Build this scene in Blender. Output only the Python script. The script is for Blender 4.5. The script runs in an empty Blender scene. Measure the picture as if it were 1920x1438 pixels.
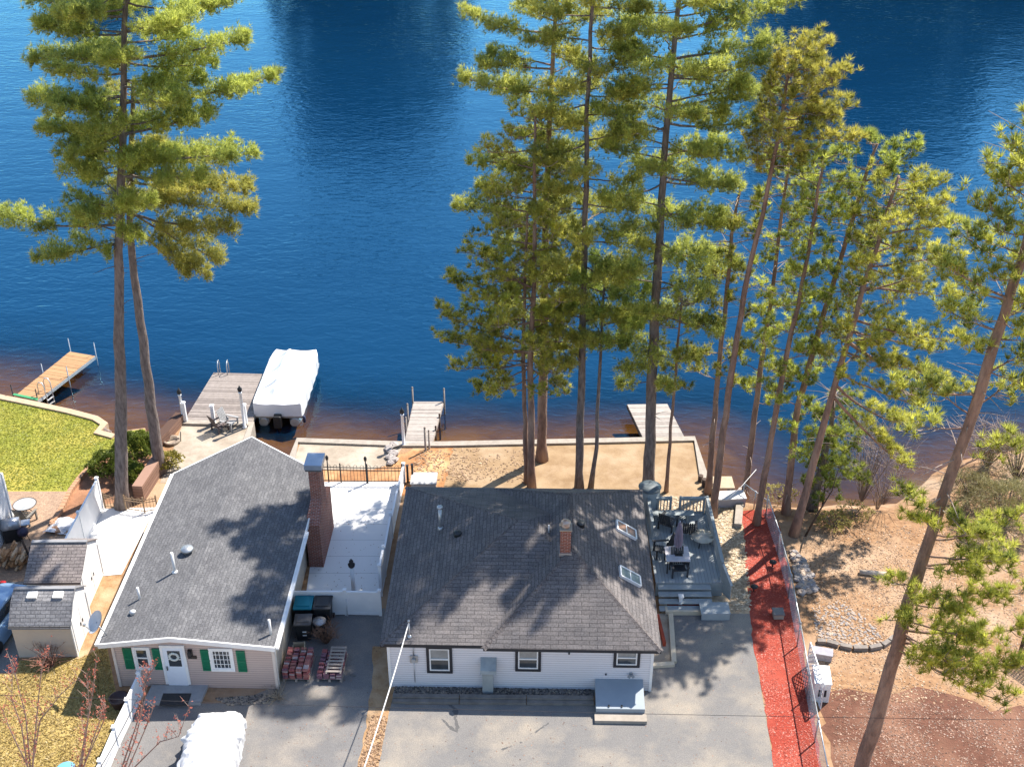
import bpy, bmesh, math, random
import numpy as np
from mathutils import Vector, Matrix
from mathutils import noise as mnoise

random.seed(7)
RNG = np.random.default_rng(11)
SC = bpy.context.scene
COL = SC.collection
rad = math.radians

# ------------------------------------------------------------------ survey
# camera station of the drone; measurements taken off the photograph become real
# positions by meeting the sight line with a level plane, an upright plane or a roof plane
CAM_H, PITCH, FOC = 34.5, rad(30.4), 2250.0
CAMP = Vector((0, 0, CAM_H))
_F = Vector((0, math.cos(PITCH), -math.sin(PITCH)))
_U = Vector((0, math.sin(PITCH), math.cos(PITCH)))
_R = Vector((1, 0, 0))
WATER = -0.7

def sight(px, py):
    return _F + _R * ((px - 960) / FOC) + _U * ((719 - py) / FOC)

def R(px, py, z=0.0):
    d = sight(px, py)
    return CAMP + d * ((z - CAM_H) / d.z)

def V(px, py, yp):
    d = sight(px, py)
    return CAMP + d * (yp / d.y)

def HIT(px, py, p0, n):
    d = sight(px, py)
    return CAMP + d * ((p0 - CAMP).dot(n) / d.dot(n))

# ------------------------------------------------------------------ materials
def lin(c):
    return tuple(((v / 255) / 12.92 if v / 255 <= 0.04045 else ((v / 255 + 0.055) / 1.055) ** 2.4) for v in c)

MATS = {}
def nodes_of(name):
    m = bpy.data.materials.new(name)
    m.use_nodes = True
    nt = m.node_tree
    nt.nodes.clear()
    return m, nt, nt.nodes, nt.links

def mat(name, c1, c2=None, scale=3.0, rough=0.8, bump=0.0, bscale=None, metal=0.0, detail=6.0, spec=0.3,
        stretch=(1, 1, 1), c3=None, scale3=0.4, sharp=(0.35, 0.65), coat=0.0, cracks=None):
    if name in MATS:
        return MATS[name]
    m, nt, N, L = nodes_of(name)
    out = N.new('ShaderNodeOutputMaterial')
    b = N.new('ShaderNodeBsdfPrincipled')
    b.inputs['Roughness'].default_value = rough
    b.inputs['Metallic'].default_value = metal
    b.inputs['Specular IOR Level'].default_value = spec
    b.inputs['Coat Weight'].default_value = coat
    L.new(b.outputs[0], out.inputs[0])
    tc = N.new('ShaderNodeTexCoord')
    mp = N.new('ShaderNodeMapping')
    mp.inputs['Scale'].default_value = stretch
    L.new(tc.outputs['Object'], mp.inputs[0])
    if c2 is None:
        c2 = tuple(v * 0.82 for v in c1)
    n = N.new('ShaderNodeTexNoise')
    n.inputs['Scale'].default_value = scale
    n.inputs['Detail'].default_value = detail
    n.inputs['Roughness'].default_value = 0.65
    L.new(mp.outputs[0], n.inputs['Vector'])
    rp = N.new('ShaderNodeValToRGB')
    rp.color_ramp.elements[0].position = sharp[0]
    rp.color_ramp.elements[1].position = sharp[1]
    rp.color_ramp.elements[0].color = (*c1, 1)
    rp.color_ramp.elements[1].color = (*c2, 1)
    L.new(n.outputs['Fac'], rp.inputs[0])
    colout = rp.outputs[0]
    if c3 is not None:
        n3 = N.new('ShaderNodeTexNoise')
        n3.inputs['Scale'].default_value = scale3
        n3.inputs['Detail'].default_value = 5
        n3.inputs['Roughness'].default_value = 0.6
        L.new(mp.outputs[0], n3.inputs['Vector'])
        r3 = N.new('ShaderNodeValToRGB')
        r3.color_ramp.elements[0].position = 0.45
        r3.color_ramp.elements[1].position = 0.65
        L.new(n3.outputs['Fac'], r3.inputs[0])
        mx = N.new('ShaderNodeMixRGB')
        L.new(r3.outputs[0], mx.inputs[0])
        L.new(colout, mx.inputs[1])
        mx.inputs[2].default_value = (*c3, 1)
        colout = mx.outputs[0]
    if cracks:
        vo = N.new('ShaderNodeTexVoronoi'); vo.feature = 'DISTANCE_TO_EDGE'; vo.inputs['Scale'].default_value = cracks
        nd = N.new('ShaderNodeTexNoise'); nd.inputs['Scale'].default_value = 1.1; nd.inputs['Detail'].default_value = 6
        L.new(mp.outputs[0], nd.inputs['Vector'])
        vm = N.new('ShaderNodeMixRGB'); vm.inputs[0].default_value = 0.35
        L.new(mp.outputs[0], vm.inputs[1]); L.new(nd.outputs['Color'], vm.inputs[2]); L.new(vm.outputs[0], vo.inputs['Vector'])
        lt = N.new('ShaderNodeMath'); lt.operation = 'LESS_THAN'; lt.inputs[1].default_value = 0.003
        L.new(vo.outputs['Distance'], lt.inputs[0])
        ms = N.new('ShaderNodeMath'); ms.operation = 'GREATER_THAN'; ms.inputs[1].default_value = 0.54
        L.new(n.outputs['Fac'], ms.inputs[0])
        ml = N.new('ShaderNodeMath'); ml.operation = 'MULTIPLY'; L.new(lt.outputs[0], ml.inputs[0]); L.new(ms.outputs[0], ml.inputs[1])
        mk = N.new('ShaderNodeMixRGB'); L.new(ml.outputs[0], mk.inputs[0]); L.new(colout, mk.inputs[1]); mk.inputs[2].default_value = (*[v * .68 for v in c1], 1)
        sp_ = N.new('ShaderNodeTexNoise'); sp_.inputs['Scale'].default_value = 26; sp_.inputs['Detail'].default_value = 2; L.new(mp.outputs[0], sp_.inputs['Vector'])
        rs_ = N.new('ShaderNodeValToRGB'); rs_.color_ramp.elements[0].position = .3; rs_.color_ramp.elements[1].position = .72; rs_.color_ramp.elements[0].color = (.8, .8, .8, 1); rs_.color_ramp.elements[1].color = (1.22, 1.2, 1.18, 1); L.new(sp_.outputs['Fac'], rs_.inputs[0])
        mq = N.new('ShaderNodeMixRGB'); mq.blend_type = 'MULTIPLY'; mq.inputs[0].default_value = 1; L.new(mk.outputs[0], mq.inputs[1]); L.new(rs_.outputs[0], mq.inputs[2])
        colout = mq.outputs[0]
    L.new(colout, b.inputs['Base Color'])
    if bump:
        nb = N.new('ShaderNodeTexNoise')
        nb.inputs['Scale'].default_value = bscale or scale * 4
        nb.inputs['Detail'].default_value = 4
        L.new(mp.outputs[0], nb.inputs['Vector'])
        bp = N.new('ShaderNodeBump')
        bp.inputs['Strength'].default_value = bump
        bp.inputs['Distance'].default_value = 0.05
        L.new(nb.outputs['Fac'], bp.inputs['Height'])
        L.new(bp.outputs[0], b.inputs['Normal'])
    MATS[name] = m
    return m

def brick_mat(name, c1, c2, mortar, w=0.2, h=0.065, ms=0.01, rough=0.85, bump=0.6, uv=True, blot=None, squash=1.0, dist=0.01):
    if name in MATS:
        return MATS[name]
    m, nt, N, L = nodes_of(name)
    out = N.new('ShaderNodeOutputMaterial')
    b = N.new('ShaderNodeBsdfPrincipled')
    b.inputs['Roughness'].default_value = rough
    b.inputs['Specular IOR Level'].default_value = 0.2
    L.new(b.outputs[0], out.inputs[0])
    tc = N.new('ShaderNodeTexCoord')
    src = tc.outputs['UV'] if uv else tc.outputs['Object']
    br = N.new('ShaderNodeTexBrick')
    br.inputs['Scale'].default_value = 1.0
    br.inputs['Brick Width'].default_value = w
    br.inputs['Row Height'].default_value = h
    br.inputs['Mortar Size'].default_value = ms
    br.inputs['Mortar Smooth'].default_value = 0.3
    br.inputs['Color1'].default_value = (*c1, 1)
    br.inputs['Color2'].default_value = (*c2, 1)
    br.inputs['Mortar'].default_value = (*mortar, 1)
    L.new(src, br.inputs['Vector'])
    n = N.new('ShaderNodeTexNoise')
    n.inputs['Scale'].default_value = 0.9
    n.inputs['Detail'].default_value = 8
    n.inputs['Roughness'].default_value = 0.7
    L.new(src, n.inputs['Vector'])
    rp = N.new('ShaderNodeValToRGB')
    rp.color_ramp.elements[0].position = 0.3
    rp.color_ramp.elements[1].position = 0.7
    bl = blot or ((0.72, 0.72, 0.74), (1.2, 1.18, 1.15))
    rp.color_ramp.elements[0].color = (*bl[0], 1)
    rp.color_ramp.elements[1].color = (*bl[1], 1)
    L.new(n.outputs['Fac'], rp.inputs[0])
    n2 = N.new('ShaderNodeTexNoise')
    n2.inputs['Scale'].default_value = 14
    n2.inputs['Detail'].default_value = 3
    L.new(src, n2.inputs['Vector'])
    rp2 = N.new('ShaderNodeValToRGB')
    rp2.color_ramp.elements[0].position = 0.3
    rp2.color_ramp.elements[1].position = 0.7
    rp2.color_ramp.elements[0].color = (0.72, 0.72, 0.72, 1)
    rp2.color_ramp.elements[1].color = (1.25, 1.25, 1.25, 1)
    L.new(n2.outputs['Fac'], rp2.inputs[0])
    mx = N.new('ShaderNodeMixRGB')
    mx.blend_type = 'MULTIPLY'
    mx.inputs[0].default_value = 1
    L.new(br.outputs['Color'], mx.inputs[1])
    L.new(rp.outputs[0], mx.inputs[2])
    mx2 = N.new('ShaderNodeMixRGB')
    mx2.blend_type = 'MULTIPLY'
    mx2.inputs[0].default_value = 1
    L.new(mx.outputs[0], mx2.inputs[1])
    L.new(rp2.outputs[0], mx2.inputs[2])
    L.new(mx2.outputs[0], b.inputs['Base Color'])
    bp = N.new('ShaderNodeBump')
    bp.inputs['Strength'].default_value = bump
    bp.inputs['Distance'].default_value = dist
    bp.invert = True
    L.new(br.outputs['Fac'], bp.inputs['Height'])
    L.new(bp.outputs[0], b.inputs['Normal'])
    MATS[name] = m
    return m

def lap_mat(name, c1, c2, pitch=0.11, axis='Z', rough=0.6, bump=0.7, noise=1.2, gap=0.12, dist=0.03):
    """boards laid side by side along one axis: clapboards, decking"""
    if name in MATS:
        return MATS[name]
    m, nt, N, L = nodes_of(name)
    out = N.new('ShaderNodeOutputMaterial')
    b = N.new('ShaderNodeBsdfPrincipled')
    b.inputs['Roughness'].default_value = rough
    b.inputs['Specular IOR Level'].default_value = 0.25
    L.new(b.outputs[0], out.inputs[0])
    tc = N.new('ShaderNodeTexCoord')
    sp = N.new('ShaderNodeSeparateXYZ')
    L.new(tc.outputs['Object'], sp.inputs[0])
    dv = N.new('ShaderNodeMath'); dv.operation = 'DIVIDE'
    dv.inputs[1].default_value = pitch
    L.new(sp.outputs[axis], dv.inputs[0])
    fr = N.new('ShaderNodeMath'); fr.operation = 'FRACT'
    L.new(dv.outputs[0], fr.inputs[0])
    fl = N.new('ShaderNodeMath'); fl.operation = 'FLOOR'
    L.new(dv.outputs[0], fl.inputs[0])
    wn = N.new('ShaderNodeTexWhiteNoise'); wn.noise_dimensions = '1D'
    L.new(fl.outputs[0], wn.inputs['W'])
    n = N.new('ShaderNodeTexNoise')
    n.inputs['Scale'].default_value = noise
    n.inputs['Detail'].default_value = 7
    n.inputs['Roughness'].default_value = 0.7
    L.new(tc.outputs['Object'], n.inputs['Vector'])
    ad = N.new('ShaderNodeMath'); ad.operation = 'MULTIPLY_ADD'
    ad.inputs[1].default_value = 0.45
    L.new(wn.outputs['Value'], ad.inputs[0])
    m2 = N.new('ShaderNodeMath'); m2.operation = 'MULTIPLY'
    m2.inputs[1].default_value = 0.6
    L.new(n.outputs['Fac'], m2.inputs[0])
    L.new(m2.outputs[0], ad.inputs[2])
    mx = N.new('ShaderNodeMixRGB')
    L.new(ad.outputs[0], mx.inputs[0])
    mx.inputs[1].default_value = (*c1, 1)
    mx.inputs[2].default_value = (*c2, 1)
    cmp = N.new('ShaderNodeMath'); cmp.operation = 'LESS_THAN'
    cmp.inputs[1].default_value = gap
    L.new(fr.outputs[0], cmp.inputs[0])
    dk = N.new('ShaderNodeMixRGB')
    L.new(cmp.outputs[0], dk.inputs[0])
    L.new(mx.outputs[0], dk.inputs[1])
    dk.inputs[2].default_value = (*[v * 0.45 for v in c2], 1)
    L.new(dk.outputs[0], b.inputs['Base Color'])
    bp = N.new('ShaderNodeBump')
    bp.inputs['Strength'].default_value = bump
    bp.inputs['Distance'].default_value = dist
    L.new(fr.outputs[0], bp.inputs['Height'])
    L.new(bp.outputs[0], b.inputs['Normal'])
    MATS[name] = m
    return m

def leaf_mat(name, c1, c2, trans=0.35, vary=0):
    m, nt, N, L = nodes_of(name)
    out = N.new('ShaderNodeOutputMaterial')
    at = N.new('ShaderNodeAttribute'); at.attribute_name = 'tint'
    rp = N.new('ShaderNodeValToRGB')
    rp.color_ramp.elements[0].color = (*c1, 1)
    rp.color_ramp.elements[1].color = (*c2, 1)
    L.new(at.outputs['Fac'], rp.inputs[0])
    if vary:
        oi = N.new('ShaderNodeObjectInfo'); hs = N.new('ShaderNodeHueSaturation'); mr = N.new('ShaderNodeMapRange'); mv = N.new('ShaderNodeMapRange')
        mr.inputs['To Min'].default_value = 0.5 - vary * .04; mr.inputs['To Max'].default_value = 0.5 + vary
        mv.inputs['To Min'].default_value = 0.85; mv.inputs['To Max'].default_value = 1.12
        mm = N.new('ShaderNodeMath'); mm.operation = 'MULTIPLY'; mm.inputs[1].default_value = 7.31
        fr = N.new('ShaderNodeMath'); fr.operation = 'FRACT'
        L.new(oi.outputs['Random'], mr.inputs['Value']); L.new(mr.outputs[0], hs.inputs['Hue'])
        L.new(oi.outputs['Random'], mm.inputs[0]); L.new(mm.outputs[0], fr.inputs[0]); L.new(fr.outputs[0], mv.inputs['Value']); L.new(mv.outputs[0], hs.inputs['Value'])
        L.new(rp.outputs[0], hs.inputs['Color']); rp = hs
    d = N.new('ShaderNodeBsdfPrincipled')
    d.inputs['Roughness'].default_value = 0.5
    d.inputs['Specular IOR Level'].default_value = 0.35
    t = N.new('ShaderNodeBsdfTranslucent')
    L.new(rp.outputs[0], d.inputs['Base Color'])
    L.new(rp.outputs[0], t.inputs[0])
    mx = N.new('ShaderNodeMixShader')
    mx.inputs[0].default_value = trans
    L.new(d.outputs[0], mx.inputs[1])
    L.new(t.outputs[0], mx.inputs[2])
    L.new(mx.outputs[0], out.inputs[0])
    MATS[name] = m
    return m

def glass_mat(name, c, rough=0.06):
    return mat(name, c, tuple(v * 0.6 for v in c), scale=1.5, rough=rough, spec=0.8)

# ------------------------------------------------------------------ mesh builder
class MB:
    def __init__(self):
        self.v, self.f, self.uv, self.mi, self.sm = [], [], [], [], []

    def face(self, pts, uv=None, mi=0, smooth=False):
        i = len(self.v)
        self.v += [tuple(p) for p in pts]
        self.f.append(tuple(range(i, i + len(pts))))
        self.uv.append(uv)
        self.mi.append(mi)
        self.sm.append(smooth)

    def uvface(self, pts, mi=0):
        """face with metre-true uv: u level, v up the slope"""
        P = [Vector(p) for p in pts]
        n = Vector((0, 0, 0))
        for i in range(1, len(P) - 1):
            n += (P[i] - P[0]).cross(P[i + 1] - P[0])
        n.normalize()
        up = Vector((0, 0, 1))
        u = up.cross(n)
        if u.length < 0.02:
            u = Vector((1, 0, 0))
        u.normalize()
        w = n.cross(u)
        self.face(pts, [(p.dot(u), p.dot(w)) for p in P], mi)

    def box(self, c, s, rz=0.0, mi=0, uv=False, tilt=None):
        cx, cy, cz = c
        hx, hy, hz = s[0] / 2, s[1] / 2, s[2] / 2
        M = Matrix.Rotation(rz, 3, 'Z')
        if tilt is not None:
            M = M @ tilt
        P = []
        for z in (-hz, hz):
            for x, y in ((-hx, -hy), (hx, -hy), (hx, hy), (-hx, hy)):
                P.append(Vector((cx, cy, cz)) + M @ Vector((x, y, z)))
        for q in ((3, 2, 1, 0), (4, 5, 6, 7), (0, 1, 5, 4), (1, 2, 6, 5), (2, 3, 7, 6), (3, 0, 4, 7)):
            if uv:
                self.uvface([P[i] for i in q], mi)
            else:
                self.face([P[i] for i in q], None, mi)
        return self

    def bar(self, a, b, w, h=None, mi=0):
        """square bar between two points"""
        a, b = Vector(a), Vector(b)
        h = h or w
        d = (b - a).normalized()
        s = d.cross(Vector((0, 0, 1)))
        if s.length < 1e-4:
            s = Vector((1, 0, 0))
        s.normalize()
        t = s.cross(d)
        P = []
        for p in (a, b):
            for x, y in ((-1, -1), (1, -1), (1, 1), (-1, 1)):
                P.append(p + s * (x * w / 2) + t * (y * h / 2))
        for q in ((3, 2, 1, 0), (4, 5, 6, 7), (0, 1, 5, 4), (1, 2, 6, 5), (2, 3, 7, 6), (3, 0, 4, 7)):
            self.face([P[i] for i in q], None, mi)
        return self

    def prism(self, poly, z0, z1, mi=0, uv=False, bottom=True, mitop=None):
        P = [(p[0], p[1]) for p in poly]
        A = sum(P[i][0] * P[(i + 1) % len(P)][1] - P[(i + 1) % len(P)][0] * P[i][1] for i in range(len(P)))
        if A < 0:
            P.reverse()
        n = len(P)
        add = self.uvface if uv else (lambda q, mi=0: self.face(q, None, mi))
        add([(x, y, z1) for x, y in P], mi if mitop is None else mitop)
        if bottom:
            add([(x, y, z0) for x, y in reversed(P)], mi)
        for i in range(n):
            a, b = P[i], P[(i + 1) % n]
            add([(a[0], a[1], z0), (b[0], b[1], z0), (b[0], b[1], z1), (a[0], a[1], z1)], mi)
        return self

    def tube(self, pts, r, n=8, mi=0, cap=True, smooth=True, wob=0.0):
        P = [Vector(p) for p in pts]
        rs = r if isinstance(r, (list, tuple)) else [r] * len(P)
        base = len(self.v)
        ref = Vector((0.3, 0.7, 0.2))
        for i, p in enumerate(P):
            d = (P[min(i + 1, len(P) - 1)] - P[max(i - 1, 0)])
            d.normalize()
            s = d.cross(ref)
            if s.length < 0.05:
                s = d.cross(Vector((1, 0, 0)))
            s.normalize()
            t = d.cross(s)
            for k in range(n):
                a = 2 * math.pi * k / n
                q = rs[i] * (1 + (random.uniform(-wob, wob) if wob else 0))
                self.v.append(tuple(p + s * (math.cos(a) * q) + t * (math.sin(a) * q)))
        for i in range(len(P) - 1):
            for k in range(n):
                a, b = base + i * n + k, base + i * n + (k + 1) % n
                self.f.append((a, b, b + n, a + n)); self.uv.append(None); self.mi.append(mi); self.sm.append(smooth)
        if cap:
            self.f.append(tuple(base + k for k in reversed(range(n)))); self.uv.append(None); self.mi.append(mi); self.sm.append(False)
            e = base + (len(P) - 1) * n
            self.f.append(tuple(e + k for k in range(n))); self.uv.append(None); self.mi.append(mi); self.sm.append(False)
        return self

    def lathe(self, c, prof, n=16, mi=0, smooth=True, sx=1.0, sy=1.0):
        base = len(self.v)
        c = Vector(c)
        for r, z in prof:
            for k in range(n):
                a = 2 * math.pi * k / n
                self.v.append((c.x + r * sx * math.cos(a), c.y + r * sy * math.sin(a), c.z + z))
        for i in range(len(prof) - 1):
            for k in range(n):
                a, b = base + i * n + k, base + i * n + (k + 1) % n
                self.f.append((a, b, b + n, a + n)); self.uv.append(None); self.mi.append(mi); self.sm.append(smooth)
        for i, rev in ((0, True), (len(prof) - 1, False)):
            ring = [base + i * n + k for k in range(n)]
            self.f.append(tuple(reversed(ring)) if rev else tuple(ring)); self.uv.append(None); self.mi.append(mi); self.sm.append(False)
        return self

    def rock(self, c, r, flat=0.7, mi=0, n=6):
        """lumpy stone"""
        c = Vector(c)
        rows = 4
        prof = []
        base = len(self.v)
        ph = random.random() * 6
        for i in range(rows + 1):
            th = math.pi * i / rows
            for k in range(n):
                a = 2 * math.pi * k / n + ph
                q = r * random.uniform(0.78, 1.15)
                self.v.append((c.x + q * math.sin(th) * math.cos(a), c.y + q * math.sin(th) * math.sin(a), c.z - q * flat * math.cos(th)))
        for i in range(rows):
            for k in range(n):
                a, b = base + i * n + k, base + i * n + (k + 1) % n
                self.f.append((a, b, b + n, a + n)); self.uv.append(None); self.mi.append(mi); self.sm.append(False)
        return self

    def build(self, name, mats, parent=None, world=False, centre=None, bevel=0.0):
        me = bpy.data.meshes.new(name)
        v = self.v
        off = None
        if parent is not None and world:
            M = (Matrix.Translation(parent.location) @ parent.rotation_euler.to_matrix().to_4x4()).inverted()
            if parent.parent is not None:
                q = parent.parent
                M = M @ (Matrix.Translation(q.location) @ q.rotation_euler.to_matrix().to_4x4()).inverted()
            v = [tuple(M @ Vector(p)) for p in v]
        elif parent is None and v:
            if centre is None:
                xs = [p[0] for p in v]; ys = [p[1] for p in v]; zs = [p[2] for p in v]
                off = Vector(((min(xs) + max(xs)) / 2, (min(ys) + max(ys)) / 2, min(zs)))
            else:
                off = Vector(centre)
            v = [(p[0] - off.x, p[1] - off.y, p[2] - off.z) for p in v]
        me.from_pydata(v, [], self.f)
        if any(u is not None for u in self.uv):
            lay = me.uv_layers.new(name='UVMap')
            dat = []
            for f, u in zip(self.f, self.uv):
                if u is None:
                    dat += [0.0, 0.0] * len(f)
                else:
                    for a, b in u:
                        dat += [a, b]
            lay.data.foreach_set('uv', dat)
        if not isinstance(mats, (list, tuple)):
            mats = [mats]
        for m in mats:
            me.materials.append(m)
        me.polygons.foreach_set('material_index', self.mi)
        me.polygons.foreach_set('use_smooth', self.sm)
        me.update()
        o = bpy.data.objects.new(name, me)
        COL.objects.link(o)
        if parent is not None:
            o.parent = parent
        if off is not None:
            o.location = off
        if bevel:
            bm = bmesh.new(); bm.from_mesh(me)
            bmesh.ops.remove_doubles(bm, verts=bm.verts, dist=1e-5)
            bm.to_mesh(me); bm.free()
            md = o.modifiers.new('edge', 'BEVEL'); md.width = bevel; md.segments = 2; md.limit_method = 'ANGLE'
        return o

def thing(name, label, cat, loc=(0, 0, 0), rz=0.0, group=None):
    o = bpy.data.objects.new(name, None)
    o.empty_display_size = 0.3
    COL.objects.link(o)
    o.location = loc
    o.rotation_euler = (0, 0, rz)
    o['label'] = label; o['category'] = cat
    if group:
        o['group'] = group
    return o

def tag(o, label, cat, group=None, kind=None):
    o['label'] = label; o['category'] = cat
    if group: o['group'] = group
    if kind: o['kind'] = kind
    return o

def struct(o, label=None):
    o['kind'] = 'structure'
    if label: o['label'] = label
    return o

def stuff(o, label, cat):
    o['kind'] = 'stuff'; o['label'] = label; o['category'] = cat
    return o

def dup(root, loc, rz=0.0, label=None, group=None):
    """a copy of a thing with copies of its parts and sub-parts"""
    r = root.copy(); COL.objects.link(r); r.location = loc; r.rotation_euler = (0, 0, rz)
    if label: r['label'] = label
    if group: r['group'] = group
    for ch in list(root.children):
        c = ch.copy(); COL.objects.link(c); c.parent = r
        for g in list(ch.children):
            d = g.copy(); COL.objects.link(d); d.parent = c
    return r

def smooth_poly(pts, jit=0.0, step=0.4):
    """resample a closed outline and roughen it"""
    out = []
    n = len(pts)
    for i in range(n):
        a, b = Vector(pts[i][:2]), Vector(pts[(i + 1) % n][:2])
        k = max(1, int((b - a).length / step))
        for j in range(k):
            p = a.lerp(b, j / k)
            if jit:
                p += Vector((random.uniform(-jit, jit), random.uniform(-jit, jit)))
            out.append((p.x, p.y))
    return out

def sheet(name, px, z, m, jit=0.0, step=0.4, h=0.02):
    """ground sheet from an outline"""
    pts = [R(x, y, z) for x, y in px]
    if jit:
        pts = smooth_poly(pts, jit, step)
    mb = MB()
    P = [(p[0], p[1], z) for p in pts]
    bm = bmesh.new()
    vs = [bm.verts.new(p) for p in P]
    f = bm.faces.new(vs)
    if f.normal.z < 0 or True:
        f.normal_update()
        if f.normal.z < 0:
            f.normal_flip()
    bmesh.ops.triangulate(bm, faces=bm.faces[:])
    me = bpy.data.meshes.new(name)
    bm.to_mesh(me); bm.free()
    me.materials.append(m)
    o = bpy.data.objects.new(name, me)
    COL.objects.link(o)
    return struct(o)

def inside(p, poly):
    c = False
    n = len(poly)
    for i in range(n):
        x1, y1 = poly[i][0], poly[i][1]
        x2, y2 = poly[(i + 1) % n][0], poly[(i + 1) % n][1]
        if (y1 > p[1]) != (y2 > p[1]) and p[0] < (x2 - x1) * (p[1] - y1) / (y2 - y1) + x1:
            c = not c
    return c

def scatter_in(px, n, z=0.0, drift=False):
    poly = [R(x, y, z) for x, y in px]
    x0, x1 = min(p.x for p in poly), max(p.x for p in poly)
    y0, y1 = min(p.y for p in poly), max(p.y for p in poly)
    out = []
    while len(out) < n:
        p = (random.uniform(x0, x1), random.uniform(y0, y1))
        if drift and mnoise.noise(Vector((p[0] * .55, p[1] * .55, 4.2))) + .6 * mnoise.noise(Vector((p[0] * 1.7, p[1] * 1.7, 1.0))) < random.uniform(-.75, .5):
            continue
        if inside(p, poly):
            out.append(p)
    return out

def tri_mesh(name, verts, tint, m, parent=None, world=True):
    """many loose triangles at once: verts (n,3,3), tint (n,)"""
    n = len(verts)
    if parent is not None and world:
        verts = verts - np.array(parent.location)[None, None, :]
    me = bpy.data.meshes.new(name)
    me.vertices.add(n * 3)
    me.vertices.foreach_set('co', np.ascontiguousarray(verts, dtype=np.float32).ravel())
    me.loops.add(n * 3)
    me.loops.foreach_set('vertex_index', np.arange(n * 3, dtype=np.int32))
    me.polygons.add(n)
    me.polygons.foreach_set('loop_start', np.arange(0, n * 3, 3, dtype=np.int32))
    try:
        me.polygons.foreach_set('loop_total', np.full(n, 3, dtype=np.int32))
    except Exception:
        pass
    at = me.attributes.new('tint', 'FLOAT', 'POINT')
    at.data.foreach_set('value', np.repeat(np.asarray(tint, dtype=np.float32), 3))
    me.materials.append(m)
    me.update(calc_edges=True)
    o = bpy.data.objects.new(name, me)
    COL.objects.link(o)
    if parent is not None:
        o.parent = parent
    return o

# ------------------------------------------------------------------ palette
WHITE = mat('white_paint', (0.78, 0.78, 0.77), (0.70, 0.70, 0.69), scale=2, rough=0.5)
WHITEV = mat('white_vinyl', (0.80, 0.80, 0.80), (0.72, 0.73, 0.74), scale=1.2, rough=0.4)
BLACK = mat('black_paint', (0.018, 0.018, 0.02), (0.03, 0.03, 0.032), rough=0.45)
DARKTRIM = mat('dark_trim', (0.022, 0.024, 0.03), (0.03, 0.032, 0.04), rough=0.5)
GALV = mat('galvanised_metal', (0.50, 0.52, 0.54), (0.36, 0.38, 0.40), scale=5, rough=0.4, metal=0.7)
ALU = mat('pale_metal', (0.62, 0.63, 0.64), (0.5, 0.51, 0.52), scale=4, rough=0.35, metal=0.6)
PIPEW = mat('white_pipe', (0.72, 0.72, 0.71), (0.6, 0.6, 0.6), rough=0.45)
GREYP = mat('grey_deck_paint', (0.31, 0.345, 0.35), (0.24, 0.27, 0.28), scale=2.5, rough=0.6, bump=0.1)
BRICK = brick_mat('red_brick', (0.30, 0.085, 0.05), (0.20, 0.06, 0.04), (0.36, 0.30, 0.27), 0.21, 0.072, 0.011)
CONC = mat('concrete', (0.36, 0.30, 0.235), (0.28, 0.23, 0.175), scale=2.5, rough=0.9, bump=0.15, c3=(0.42, 0.37, 0.30), scale3=0.7)
CONCW = mat('pale_concrete', (0.37, 0.325, 0.275), (0.28, 0.245, 0.205), scale=3, rough=0.9, bump=0.15)
WOODG = mat('weathered_wood', (0.36, 0.31, 0.27), (0.26, 0.22, 0.19), scale=3, rough=0.85, bump=0.2)
WOODR = lap_mat('reddish_timber', (0.34, 0.21, 0.155), (0.20, 0.115, 0.085), 0.19, 'Z', rough=0.9, bump=0.8, noise=5, gap=0.1)
WOODD = mat('dark_stained_wood', (0.09, 0.06, 0.045), (0.06, 0.04, 0.03), scale=4, rough=0.8)
GLASS = glass_mat('window_glass', (0.055, 0.065, 0.075))
GLASSL = glass_mat('window_shade', (0.30, 0.31, 0.31), 0.25)
# ------------------------------------------------------------------ world, sun, camera
SUN_EL, SUN_AZ = rad(53.5), rad(48.0)      # azimuth measured from straight ahead (+Y) towards +X
w = bpy.data.worlds.new('World'); SC.world = w; w.use_nodes = True
nt = w.node_tree; nt.nodes.clear()
wo = nt.nodes.new('ShaderNodeOutputWorld'); bg = nt.nodes.new('ShaderNodeBackground'); sk = nt.nodes.new('ShaderNodeTexSky')
sk.sky_type = 'NISHITA'; sk.sun_disc = False
sk.sun_elevation = SUN_EL; sk.sun_rotation = SUN_AZ
sk.altitude = 100; sk.air_density = 1.0; sk.dust_density = 0.4; sk.ozone_density = 2.0
bg.inputs[1].default_value = 0.115
nt.links.new(sk.outputs[0], bg.inputs[0]); nt.links.new(bg.outputs[0], wo.inputs[0])
sl = bpy.data.lights.new('sun', 'SUN'); sl.energy = 4.7; sl.angle = rad(0.6); sl.color = (1.0, 0.93, 0.83)
so = bpy.data.objects.new('sun', sl); COL.objects.link(so)
sd = Vector((math.sin(SUN_AZ) * math.cos(SUN_EL), math.cos(SUN_AZ) * math.cos(SUN_EL), math.sin(SUN_EL)))
so.location = sd * 120
so.rotation_euler = sd.to_track_quat('Z', 'Y').to_euler()
cd = bpy.data.cameras.new('camera'); co = bpy.data.objects.new('camera', cd); COL.objects.link(co)
co.location = CAMP; co.rotation_euler = (math.pi / 2 - PITCH, 0, 0)
cd.sensor_fit = 'HORIZONTAL'; cd.sensor_width = 36; cd.lens = FOC / 1920 * 36
cd.clip_start = 0.5; cd.clip_end = 3000
SC.camera = co
SC.view_settings.view_transform = 'Standard'; SC.view_settings.look = 'None'
SC.view_settings.exposure = 1.1; SC.view_settings.gamma = 1.0
SC.cycles.max_bounces = 6; SC.cycles.transparent_max_bounces = 8; SC.cycles.diffuse_bounces = 3
SC.cycles.glossy_bounces = 3; SC.cycles.caustics_reflective = False; SC.cycles.caustics_refractive = False

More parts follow.
